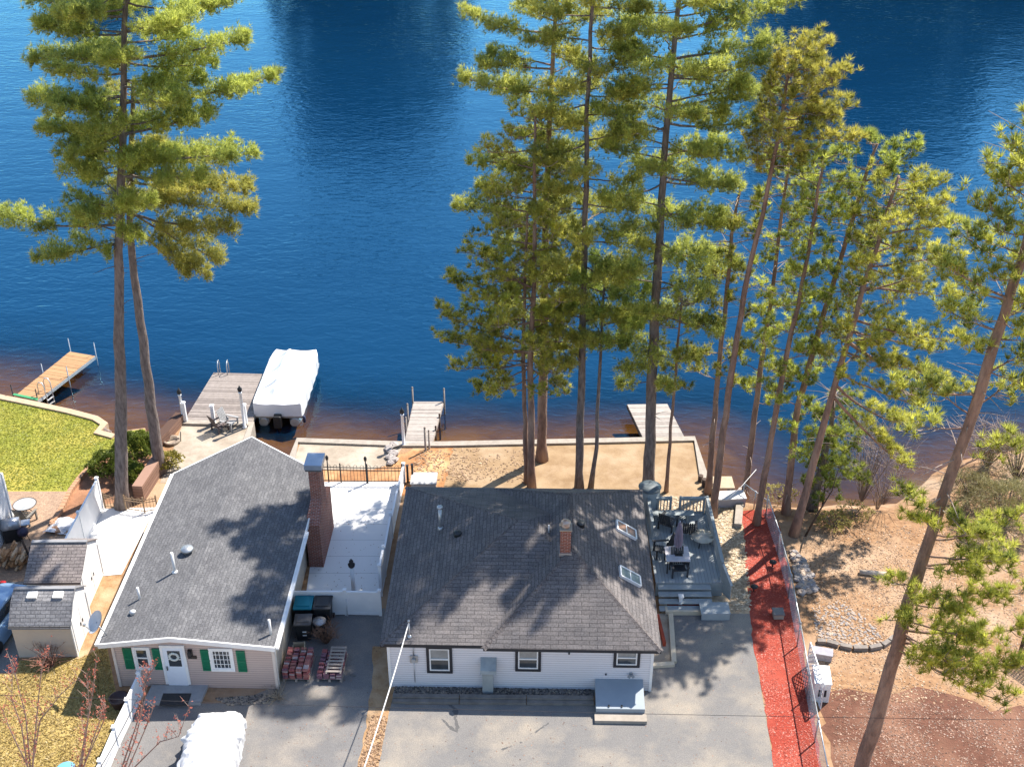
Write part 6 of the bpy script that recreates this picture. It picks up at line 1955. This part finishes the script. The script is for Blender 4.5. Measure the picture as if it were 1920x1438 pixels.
    def fill(self, prof, n, incl=(-.16, .30), dens=1.0, depth=.85, tint=.5, azs=None, **kw):
        """branches all round, as long as the outline (photo row, reach left, reach right) allows"""
        rows = [p[0] for p in prof]; l = [p[1] for p in prof]; r_ = [p[2] for p in prof]
        ga = random.uniform(0, 6.28)
        for k in range(n):
            py = rows[0] + (rows[-1] - rows[0]) * (k + random.uniform(.1, .9)) / n
            s = self.at(py); mp = self.m_per_px(s)
            rl, rr = np.interp(-py, [-q for q in rows], l) * mp, np.interp(-py, [-q for q in rows], r_) * mp
            ga += 2.4 + random.uniform(-.35, .35)
            c, sn = math.cos(ga), math.sin(ga)
            side = rr if c > 0 else rl
            reach = (abs(c) * side + abs(sn) * (rl + rr) / 2 * depth) / (abs(c) + abs(sn)) * random.uniform(.72, 1.06)
            if reach < .25: continue
            i_ = random.uniform(*incl)
            tip = s + Vector((c * reach, sn * reach, i_ * reach))
            self.branch(s, tip, dens=dens, tint=min(1, max(0, tint + random.uniform(-.12, .12))), **kw)

    def stubs(self, py0, py1, n, L_=(.3, .9)):
        for _ in range(n):
            s = self.at(random.uniform(min(py0, py1), max(py0, py1))); a = random.uniform(0, 6.28); l = random.uniform(*L_)
            e = s + Vector((math.cos(a) * l, math.sin(a) * l, random.uniform(-.1, .3) * l))
            self.tw.tube([s - self.b, s.lerp(e, .5) + Vector((0, 0, .05)) - self.b, e - self.b], [.022, .015, .006], 4, cap=False)

    def finish(self, scale=1.0):
        self.stubs(self.tp[0][1] * .62, self.tp[-1][1], 26, (.4, 1.9))
        a, b = self.mb, self.tw
        k = len(a.v)
        a.v += b.v; a.f += [tuple(i + k for i in f) for f in b.f]; a.uv += b.uv; a.mi += [1] * len(b.f); a.sm += b.sm
        a.build('trunk', [self.bark, TWIG if self.kind != 'soft' else self.bark], self.t)
        if self.C:
            C, A, T = np.concatenate(self.C), np.concatenate(self.A), np.clip(np.concatenate(self.T) + .1, 0, 1)
            if self.kind == 'soft':
                v, tt = needles(C, A, .235 * scale, 11, 1.3, .026, T)
            else:
                v, tt = needles(C, A, .28 * scale, 30, 1.38, .029, T)
            tri_mesh('crown', v, tt, NEEDLE_W if self.kind == 'soft' else NEEDLE_R, self.t)
        return self.t

TREES = []
# --- the two tall white pines on the left
p = Pine('pine_tree', 'tall white pine with straight grey trunk nearest the hedge, leftmost tree', 'tree', (229, 950), [(227, 820), (224, 640), (222, 470), (228, 330), (232, 160), (236, 0), (240, -180), (243, -300)], .31, .05, 'soft', BARKG)
for b in ((300, 330, 285, .3), (60, 440, -8, 0), (110, 462, 72, .4), (190, 516, 143, .2), (250, 400, 210, -.6), (300, 476, 288, .2), (330, 380, 330, -.9), (30, 55, -10, .2), (60, 80, 45, -.5), (110, 62, 112, .3), (180, 58, 185, .5), (200, 150, 200, -1), (235, 80, 240, .8), (290, 140, 262, 0), (310, 165, 320, -1), (420, -2, 402, .2), (455, 70, 485, .2), (390, 135, 372, -.4), (10, 300, -60, -1), (150, 380, 150, 1), (250, 120, 300, -1.5)):
    p.px_branch(b[0], b[1], b[2], b[3], dens=1.5, tint=.62 if b[1] > 230 else .5, width=1.35)
p.fill([(470, 30, 30), (430, 100, 60), (300, 110, 110), (150, 150, 170), (0, 175, 170), (-200, 120, 120), (-300, 30, 30)], 54, dens=1.25, tint=.6)
p.fill([(440, 55, 75), (200, 80, 90), (0, 90, 100)], 12, dens=1.2, tint=.5)
p.stubs(480, 640, 6); TREES.append(p.finish())
p = Pine('pine_tree', 'leaning grey white pine just right of the leftmost trunk with knobbly stubs', 'tree', (300, 885), [(283, 760), (268, 640), (252, 520), (243, 430), (244, 330), (248, 240), (250, 150)], .30, .08, 'soft', BARKG)
for b in ((330, 470, 352, -.4), (360, 474, 392, .4), (400, 440, 430, -.6), (395, 414, 492, .2), (340, 400, 345, -1.2), (420, 350, 515, -.3), (430, 390, 520, .5), (300, 420, 300, .8)):
    p.px_branch(b[0], b[1], b[2], b[3], dens=1.5, tint=.6, width=1.3)
p.fill([(450, 20, 60), (400, 70, 120), (300, 90, 130), (170, 40, 60)], 13, dens=1.2, tint=.55)
p.stubs(470, 800, 12, (.12, .3)); TREES.append(p.finish())

# --- the centre group
p = Pine('pine_tree', 'thick brown trunked pine standing on the beach at the water wall', 'tree', (1016, 862), [(1018, 700), (1022, 520), (1024, 400), (1030, 250), (1038, 100), (1045, -20), (1050, -120)], .27, .06, 'soft', BARKR)
for b in ((60, 868, 22, .2), (170, 858, 142, 0), (130, 900, 120, -1), (380, 852, 385, .4), (300, 880, 300, -.3), (20, 950, -30, 0), (360, 900, 350, 1)):
    p.px_branch(b[0], b[1], b[2], b[3], dens=1.35, tint=.6, width=1.1)
p.fill([(640, 60, 60), (520, 130, 100), (400, 140, 90), (250, 140, 80), (100, 130, 80), (-40, 90, 70), (-120, 20, 20)], 46, dens=1.05, tint=.58)
TREES.append(p.finish())
p = Pine('pine_tree', 'slender reddish pine rising behind the roof with bushy dark tufts on its left', 'tree', (997, 915), [(996, 800), (994, 690), (1000, 560), (1003, 440), (1002, 300), (1004, 200)], .19, .05, 'stiff', BARKR)
for b in ((640, 830, 590, .2), (660, 830, 640, -.3), (680, 850, 690, .4), (690, 900, 735, 0), (560, 850, 520, 0), (540, 880, 470, .6), (690, 1060, 740, .3), (640, 1075, 650, -.4), (600, 1070, 590, .3), (560, 880, 560, -1), (650, 900, 660, 1)):
    p.px_branch(b[0], b[1], b[2], b[3], dens=1.5, tint=.5, width=1.1)
p.fill([(725, 90, 90), (650, 175, 100), (560, 175, 90), (460, 110, 70), (330, 120, 70), (220, 60, 50)], 46, dens=1.1, tint=.55, thick=.35)
TREES.append(p.finish())
p = Pine('pine_tree', 'thin pink barked pine directly left of the slender reddish one', 'tree', (988, 905), [(984, 760), (980, 650), (984, 520), (990, 400)], .14, .05, 'stiff', BARKR)
p.fill([(740, 80, 60), (640, 150, 70), (500, 110, 60), (400, 40, 40)], 20, dens=1.15, tint=.58, thick=.35)
TREES.append(p.finish())
p = Pine('pine_tree', 'straight dark trunked white pine in the middle of the centre group', 'tree', (1086, 916), [(1090, 720), (1094, 560), (1098, 400), (1100, 220), (1108, 60), (1114, -60), (1118, -200)], .21, .05, 'soft', BARKG)
p.fill([(690, 40, 50), (600, 100, 120), (480, 130, 120), (350, 130, 120), (200, 120, 110), (60, 120, 110), (-80, 90, 90), (-190, 30, 30)], 58, dens=1.05, tint=.58)
p.stubs(560, 760, 6); TREES.append(p.finish())
p = Pine('pine_tree', 'short thin dark pine with a curved foot between two larger trunks', 'tree', (1107, 916), [(1118, 840), (1122, 740), (1128, 650), (1132, 560), (1138, 480)], .12, .04, 'soft', BARKG)
p.fill([(665, 60, 70), (600, 90, 110), (540, 90, 110), (480, 40, 40)], 18, dens=1.1, tint=.5)
TREES.append(p.finish())
p = Pine('pine_tree', 'largest white pine with thick straight trunk at the back right of the dark roof', 'tree', (1216, 925), [(1221, 760), (1227, 600), (1238, 420), (1246, 300), (1258, 150), (1270, 20), (1280, -100), (1288, -260)], .30, .06, 'soft', BARKG)
for b in ((60, 1500, -8, 0), (110, 1462, 75, .5), (140, 1440, 110, -.8), (190, 1400, 160, -.3), (230, 1435, 225, .2), (200, 1450, 165, 1), (280, 1400, 300, -.5), (340, 1370, 345, .6), (60, 1150, 60, -.6), (110, 1160, 85, .5), (165, 1140, 175, 0), (245, 1120, 205, -.4), (300, 1140, 280, .4), (400, 1395, 420, 0), (470, 1390, 500, .5), (20, 1420, -40, 1)):
    p.px_branch(b[0], b[1], b[2], b[3], dens=1.3, tint=.55, width=1.2)
p.fill([(740, 60, 60), (660, 90, 110), (600, 120, 140), (480, 130, 160), (380, 130, 150), (260, 110, 140), (120, 110, 160), (-20, 130, 180), (-150, 90, 110), (-260, 20, 20)], 70, dens=1.05, tint=.58)
p.stubs(600, 800, 6); TREES.append(p.finish())
p = Pine('pine_tree', 'thin bent reddish pine just right of the thickest trunk', 'tree', (1249, 922), [(1258, 800), (1267, 700), (1272, 620), (1278, 560)], .10, .04, 'stiff', BARKR)
p.fill([(720, 30, 30), (660, 50, 60), (560, 60, 60)], 12, dens=1.1, tint=.5)
TREES.append(p.finish())

# --- the leaning red pines on the right
G = None
def rp(label, base, trunk, r0, r1, prof, n, tint=.5, br=(), dens=1.2, stub=6, thick=.3, incl=(.0, .3)):
    p = Pine('red_pine', label, 'tree', base, trunk, r0, r1, 'stiff', BARKR)
    for b in br: p.px_branch(b[0], b[1], b[2], b[3], dens=1.25, tint=tint, width=.9)
    if prof: p.fill(prof, n, incl=incl, dens=dens, tint=tint, thick=thick)
    if prof: p.stubs(prof[0][0], prof[0][0] + 160, stub)
    TREES.append(p.finish()); return p
rp('reddish pine with bare forked top left of the tallest leaning pine', (1328, 925), [(1340, 780), (1353, 640), (1364, 540), (1372, 440), (1380, 390), (1388, 352)], .16, .05, [(740, 30, 30), (700, 60, 55), (640, 45, 60), (560, 20, 30), (440, 40, 60), (400, 40, 50)], 20, .45)
rp('tallest leaning red pine crossing the corner of the grey deck', (1337, 968), [(1356, 810), (1380, 640), (1405, 500), (1430, 400), (1450, 300), (1466, 230), (1474, 160), (1484, 110)], .19, .05, [(330, 20, 50), (290, 40, 120), (230, 40, 110), (170, 30, 110), (110, 20, 90)], 34, .6, ((150, 1545, 80, 0), (120, 1530, 72, .5), (190, 1580, 135, 0), (215, 1590, 205, .3), (255, 1600, 265, -.4), (200, 1560, 235, .8), (160, 1500, 95, -.5), (290, 1480, 280, .5)))
rp('leaning red pine whose foot stands beside the grey chest', (1396, 930), [(1410, 820), (1425, 700), (1440, 600), (1452, 520), (1464, 420), (1474, 350), (1480, 300)], .16, .05, [(760, 35, 40), (700, 60, 60), (620, 30, 60), (540, 50, 60), (430, 40, 60), (350, 60, 70), (290, 40, 60)], 34, .52)
rp('leaning red pine rooted in the top of the red mulch', (1418, 982), [(1440, 860), (1462, 730), (1485, 620), (1505, 530), (1522, 430), (1535, 350), (1545, 300)], .17, .05, [(760, 30, 50), (680, 60, 60), (600, 50, 60), (520, 20, 40), (420, 50, 55), (340, 80, 70), (290, 50, 50)], 36, .55)
rp('leaning red pine just beyond the end of the wire fence', (1474, 962), [(1482, 870), (1496, 760), (1528, 650), (1556, 550), (1580, 470), (1603, 400), (1625, 320), (1645, 270)], .19, .05, [(840, 60, 40), (740, 60, 50), (640, 10, 20), (440, 50, 70), (380, 90, 70), (300, 60, 60), (262, 20, 30)], 32, .55, ((340, 1720, 280, 0), (320, 1690, 272, .5), (400, 1560, 370, -.5)))
rp('long leaning red pine standing right beside the wire fence', (1488, 1003), [(1512, 920), (1532, 840), (1560, 740), (1590, 640), (1618, 540), (1645, 460), (1668, 380), (1685, 330)], .20, .05, [(700, 40, 130), (620, 30, 160), (540, 30, 150), (470, 50, 150), (400, 60, 130), (330, 40, 60)], 40, .55, ((500, 1800, 480, 0), (540, 1790, 560, .5), (440, 1790, 420, .3), (420, 1770, 380, -.4), (380, 1740, 350, 0), (620, 1760, 660, .4), (660, 1740, 700, -.5), (700, 1720, 760, 0), (640, 1820, 740, .5), (600, 1800, 640, -.6), (740, 1700, 880, .8), (720, 1700, 800, 1.2)))
# dark short bushy pine at the water's edge
p = Pine('young_pine', 'short bushy green young pine leaning at the water edge', 'tree', (1522, 948), [(1532, 910), (1545, 860), (1556, 810), (1565, 740)], .26, .08, 'stiff', BARKG)
p.fill([(930, 10, 60), (890, 25, 90), (830, 40, 70), (760, 40, 50)], 30, dens=1.3, tint=.38)
TREES.append(p.finish())
# the big leaning pine at the right edge
p = Pine('red_pine', 'big leaning pine crossing the right yard from the lower edge to the upper right', 'tree', (1602, 1482), [(1660, 1290), (1705, 1130), (1745, 1000), (1790, 870), (1835, 740), (1868, 640), (1900, 540), (1935, 420), (1965, 300), (1985, 200)], .27, .09, 'stiff', BARKR)
for b in ((880, 1900, 820, 0), (760, 1930, 700, .5), (780, 1740, 720, .3), (740, 1700, 740, -.4), (800, 1720, 800, .8), (620, 1770, 580, .2), (560, 1770, 500, -.5), (500, 1800, 440, .4), (430, 1830, 380, 0), (380, 1860, 320, .4), (350, 1900, 270, 0), (600, 1940, 560, .6), (700, 1960, 640, 0), (500, 1990, 460, 0)):
    p.px_branch(b[0], b[1], b[2], b[3], dens=1.35, tint=.45, width=1.0)
# limbs low on the trunk, reaching towards the viewer's right
for py, tx, ty, dy in ((960, 1700, 930, -.6), (970, 1720, 975, -.9), (980, 1800, 975, -.8), (1000, 1850, 1000, -1.2), (1010, 1900, 985, -.5), (1040, 1880, 1050, -1.6), (1060, 1830, 1080, -1.4), (1090, 1680, 1095, -.8), (1110, 1760, 1120, -1.4), (1130, 1820, 1150, -1.6), (1150, 1700, 1165, -1.2), (1160, 1850, 1200, -2.2), (1180, 1790, 1240, -2.0), (1190, 1840, 1280, -2.4), (1200, 1760, 1265, -1.8), (1200, 1915, 1250, -2.0), (1180, 1925, 1180, -1.4), (1120, 1930, 1110, -1.2), (1210, 1880, 1320, -2.6), (1060, 1930, 1050, -1.0)):
    p.px_branch(py, tx, ty, dy, dens=1.3, tint=.5, width=.8)
p.fill([(700, 60, 90), (560, 100, 100), (400, 90, 90), (250, 60, 60)], 26, dens=1.2, tint=.45)
p.stubs(700, 1000, 14, (.5, 1.8)); TREES.append(p.finish())

# ------------------------------------------------------------------ leafy shrubs
def shrub(name, label, px, py, rx, rz, n, m, k=7, L_=.11, w_=.06, z=0.0, group=None, stems=12, ry=None, tint=.5):
    b = R(px, py, z); ry = ry or rx
    t = thing(name, label, 'shrub', b, 0, group)
    mb = MB()
    d = norm(RNG.normal(size=(n, 3))); d[:, 2] = np.abs(d[:, 2]) * .9 - .1
    rr = RNG.uniform(.45, 1.0, n) ** .5
    lump = 1 + .22 * np.sin(d[:, 0] * 5 + px) * np.cos(d[:, 1] * 6 + py)
    C = np.stack([d[:, 0] * rx * rr * lump, d[:, 1] * ry * rr * lump, rz * .45 + d[:, 2] * rz * .6 * rr * lump], 1) + np.array(b)
    v, tt = needles(C, d + np.array([0, 0, .4]), L_, k, 1.3, w_, np.clip(tint + .25 * np.sin(d[:, 0] * 4 + px) + RNG.normal(0, .15, n), 0, 1))
    tri_mesh('foliage', v, tt, m, t)
    for s in range(stems):
        a = random.uniform(0, 6.28); q = random.uniform(.3, .8)
        mb.tube([(0, 0, -.05), (math.cos(a) * rx * q * .5, math.sin(a) * ry * q * .5, rz * .4), (math.cos(a) * rx * q, math.sin(a) * ry * q, rz * .8)], [.025, .018, .008], 4, cap=False)
    mb.build('stems', BARKG, t)
    return t
shrub('hedge_shrub', 'rounded glossy green shrub left of the leftmost pine trunk', 205, 890, .95, 1.3, 1500, SHRUB)
shrub('hedge_shrub', 'rounded green shrub between the two left pine trunks', 258, 862, 1.0, 1.6, 1800, SHRUB)
shrub('hedge_shrub', 'low bright green shrub in front of the leaning left trunk', 250, 905, .75, 1.1, 1200, SHRUB, tint=.6)
shrub('hedge_shrub', 'yellow green loose bush at the back left corner of the grey roof', 318, 878, .7, .9, 520, leaf_mat('yellow_leaves', (0.14, 0.13, 0.02), (0.42, 0.36, 0.07), .3), k=5, tint=.6)
OLIVE = leaf_mat('olive_twigs', (0.16, 0.13, 0.055), (0.38, 0.34, 0.14), .25)
for lab, x, y, rx, rz, n in (('hazy olive shrub at the right edge above the low pine limbs', 1880, 985, 1.9, 2.2, 1500), ('hazy olive shrub nearest the water at the right edge', 1905, 900, 2.0, 2.2, 1300), ('small olive thicket left of the leaning trunk by the water', 1815, 935, 1.2, 1.4, 600)):
    shrub('olive_shrub', lab, x, y, rx, rz, n, OLIVE, k=5, L_=.3, w_=.02, stems=40)
YEL = leaf_mat('pale_yellow_leaves', (0.24, 0.20, 0.05), (0.5, 0.44, 0.14), .3)
for lab, x, y, n in (('sparse yellow green undergrowth at the foot of the young pine', 1560, 985, 420), ('sparse yellow green undergrowth at the end of the mulch strip', 1460, 935, 300), ('thin yellow green undergrowth on the bank right of the young pine', 1600, 968, 300)):
    shrub('undergrowth', lab, x, y, .9, .6, n, YEL, k=4, L_=.1, w_=.04, tint=.5)
GRY = mat('grey_branches', (0.33, 0.25, 0.21), (0.22, 0.165, 0.14), scale=5)
twig_bush('bare_shrub', 'tall leafless grey shrub behind the leaning red pines', 'shrub', R(1615, 940), 46, 5.2, 2.4, GRY, r=.009, sub=5)
twig_bush('bare_shrub', 'leafless grey shrub hanging over the shallow brown water', 'shrub', R(1655, 945), 40, 3.0, 2.6, GRY, r=.008, sub=4)
twig_bush('bare_shrub', 'leafless pinkish shrub by the water at the right edge', 'shrub', R(1850, 875), 50, 2.6, 2.6, GRY, r=.012, sub=5)
twig_bush('bare_shrub', 'small fan of bare stems on the bank below the shallow water', 'shrub', R(1645, 955), 16, 1.4, .8, mat('tan_stems', (0.3, 0.2, 0.13)), r=.01, sub=1)
twig_bush('bare_shrub', 'leafless brown stems along the front wall of the tan shed', 'shrub', R(95, 1250), 50, 1.0, 1.1, mat('red_stems', (0.24, 0.10, 0.07), (0.34, 0.2, 0.15)), r=.009, sub=2)
for lab, pts, r in (('dead leaning sapling stem between the young pine and the leafy yard', ((1510, 1005), (1535, 960), (1560, 920), (1572, 880)), .05), ('short dark sapling stem right of the young pine trunk', ((1542, 950), (1546, 920), (1550, 890)), .05)):
    b = R(*pts[0]); tag(MB().tube([b] + [V(x, y, b.y) for x, y in pts[1:]], [r, r * .8, r * .6, r * .3][:len(pts)], 6).build('sapling_stem', WOODD), lab, 'sapling')
a, b = R(1352, 972, .0), R(1420, 880, 0)
a = V(1362, 938, R(1337, 968).y); b = V(1418, 880, R(1396, 930).y)
tag(MB().tube([a, a.lerp(b, .5) - Vector((0, 0, .12)), b], .014, 6).build('rope', PIPEW), 'pale rope slung between two leaning red pines above the shore', 'rope')

# ------------------------------------------------------------------ budding saplings by the lower left edge
BUD = leaf_mat('red_buds', (0.34, 0.06, 0.035), (0.62, 0.22, 0.15), .2)
SAPB = mat('sapling_bark', (0.36, 0.26, 0.22), (0.24, 0.17, 0.15), scale=6, rough=.9)
def sapling(label, base, stems):
    b = R(*base)
    t = thing('budding_sapling', label, 'sapling', b, 0, 'leafless saplings with red buds')
    mb = MB(); C = []
    for st, d in stems:
        P = [b] + [V(x, y, b.y + d * (i + 1) / len(st)) for i, (x, y) in enumerate(st)]
        mb.tube([p - b for p in P], [.035 * (1 - .8 * i / (len(P) - 1)) for i in range(len(P))], 5, cap=False)
        for i in range(1, len(P)):
            for k in range(11):
                f = random.random(); s = P[i - 1].lerp(P[i], f)
                if i == 1 and f < .5: continue
                a = random.uniform(0, 6.28); l = random.uniform(.15, .55)
                e = s + Vector((math.cos(a) * l * .5, math.sin(a) * l * .5, l))
                mb.tube([s - b, e - b], [.009, .004], 3, cap=False)
                for j in range(3): C.append(tuple(s.lerp(e, random.uniform(.3, 1.05)) + Vector((random.gauss(0, .03), random.gauss(0, .03), random.gauss(0, .03)))))
    mb.build('stems', SAPB, t)
    C = np.array(C)
    v, tt = needles(C, RNG.normal(size=C.shape) + np.array([0, 0, .6]), .055, 5, 1.3, .024, RNG.uniform(0, 1, len(C)))
    tri_mesh('buds', v, tt, BUD, t)
sapling('leftmost leafless sapling with red buds over the dry lawn', (55, 1560), [([(56, 1430), (48, 1340), (30, 1270), (22, 1235)], .5), ([(62, 1420), (70, 1330), (78, 1250), (90, 1225)], -.3), ([(54, 1440), (20, 1370), (5, 1330)], .2), ([(60, 1440), (75, 1350), (115, 1300), (150, 1270)], .8), ([(52, 1440), (40, 1360), (22, 1310), (24, 1240)], -.4)])
sapling('middle leafless sapling with red buds, densest over the fence shadow', (150, 1570), [([(152, 1440), (165, 1350), (175, 1290), (181, 1225)], .3), ([(156, 1440), (180, 1370), (200, 1320)], -.3), ([(148, 1440), (160, 1380), (150, 1330)], .4), ([(155, 1440), (195, 1350), (190, 1310)], .6), ([(150, 1430), (168, 1330), (162, 1260)], -.6)])
sapling('right leafless sapling with red buds in front of the white vinyl fence', (225, 1580), [([(230, 1450), (255, 1380), (272, 1310), (268, 1250)], .3), ([(236, 1450), (275, 1360), (290, 1320)], -.3), ([(240, 1450), (300, 1390), (335, 1380), (356, 1320)], .4), ([(228, 1440), (262, 1340), (275, 1270), (297, 1240)], .6)])

# ------------------------------------------------------------------ woods on the opposite shore (seen only as dark reflections)
FARW = leaf_mat('far_wood_leaves', (0.022, 0.032, 0.010), (0.06, 0.062, 0.022), .2)
C, A, T = [], [], []
mb = MB()
for x0_, x1_, h_, n in ((-76, -66, 24, 4), (-36, -13, 41, 13), (50, 84, 49, 24), (84, 94, 30, 5)):
    for k in range(n):
        x = random.uniform(x0_, x1_); y = random.uniform(210, 226); hh = h_ * random.uniform(.72, 1.05)
        mb.tube([(x, y, 0), (x, y, hh * .9)], [.3, .05], 5)
        m_ = 220
        z = RNG.uniform(.05, 1, m_); rad_ = (1.05 - z) ** .55 * hh * .2 + .6; a = RNG.uniform(0, 6.28, m_); q = RNG.uniform(.3, 1, m_) ** .5
        C.append(np.stack([x + np.cos(a) * rad_ * q, y + np.sin(a) * rad_ * q, z * hh], 1)); A.append(np.stack([np.cos(a), np.sin(a), np.full(m_, .2)], 1)); T.append(np.clip(RNG.normal(.5, .2, m_), 0, 1))
C, A, T = np.concatenate(C), np.concatenate(A), np.concatenate(T)
v, tt = needles(C, A, 2.6, 4, 1.2, 1.5, T)
fw = bpy.data.objects.new('far_woods', None); COL.objects.link(fw); stuff(fw, 'dark conifer woods on the opposite shore mirrored in the lake', 'woods')
tri_mesh('foliage', v, tt, FARW, fw); mb.build('trunks', BARKG, fw)
c = Vector((45, 212, 0.4))
hs = thing('lake_house', 'pale lake house on the opposite shore mirrored at the upper edge', 'house', c)
MB().box((0, 0, 4), (11, 9, 8)).build('wall', WHITE, hs)
mb = MB(); mb.face([(-6, -5, 8), (6, -5, 8), (6, 0, 12), (-6, 0, 12)]); mb.face([(-6, 0, 12), (6, 0, 12), (6, 5, 8), (-6, 5, 8)]); mb.face([(-5.5, -4.4, 8), (-5.5, 0, 11.9), (-5.5, 4.4, 8)]); mb.face([(5.5, -4.4, 8), (5.5, 4.4, 8), (5.5, 0, 11.9)])
mb.build('roof', mat('far_roof', (0.5, 0.5, 0.52), rough=.6), hs)
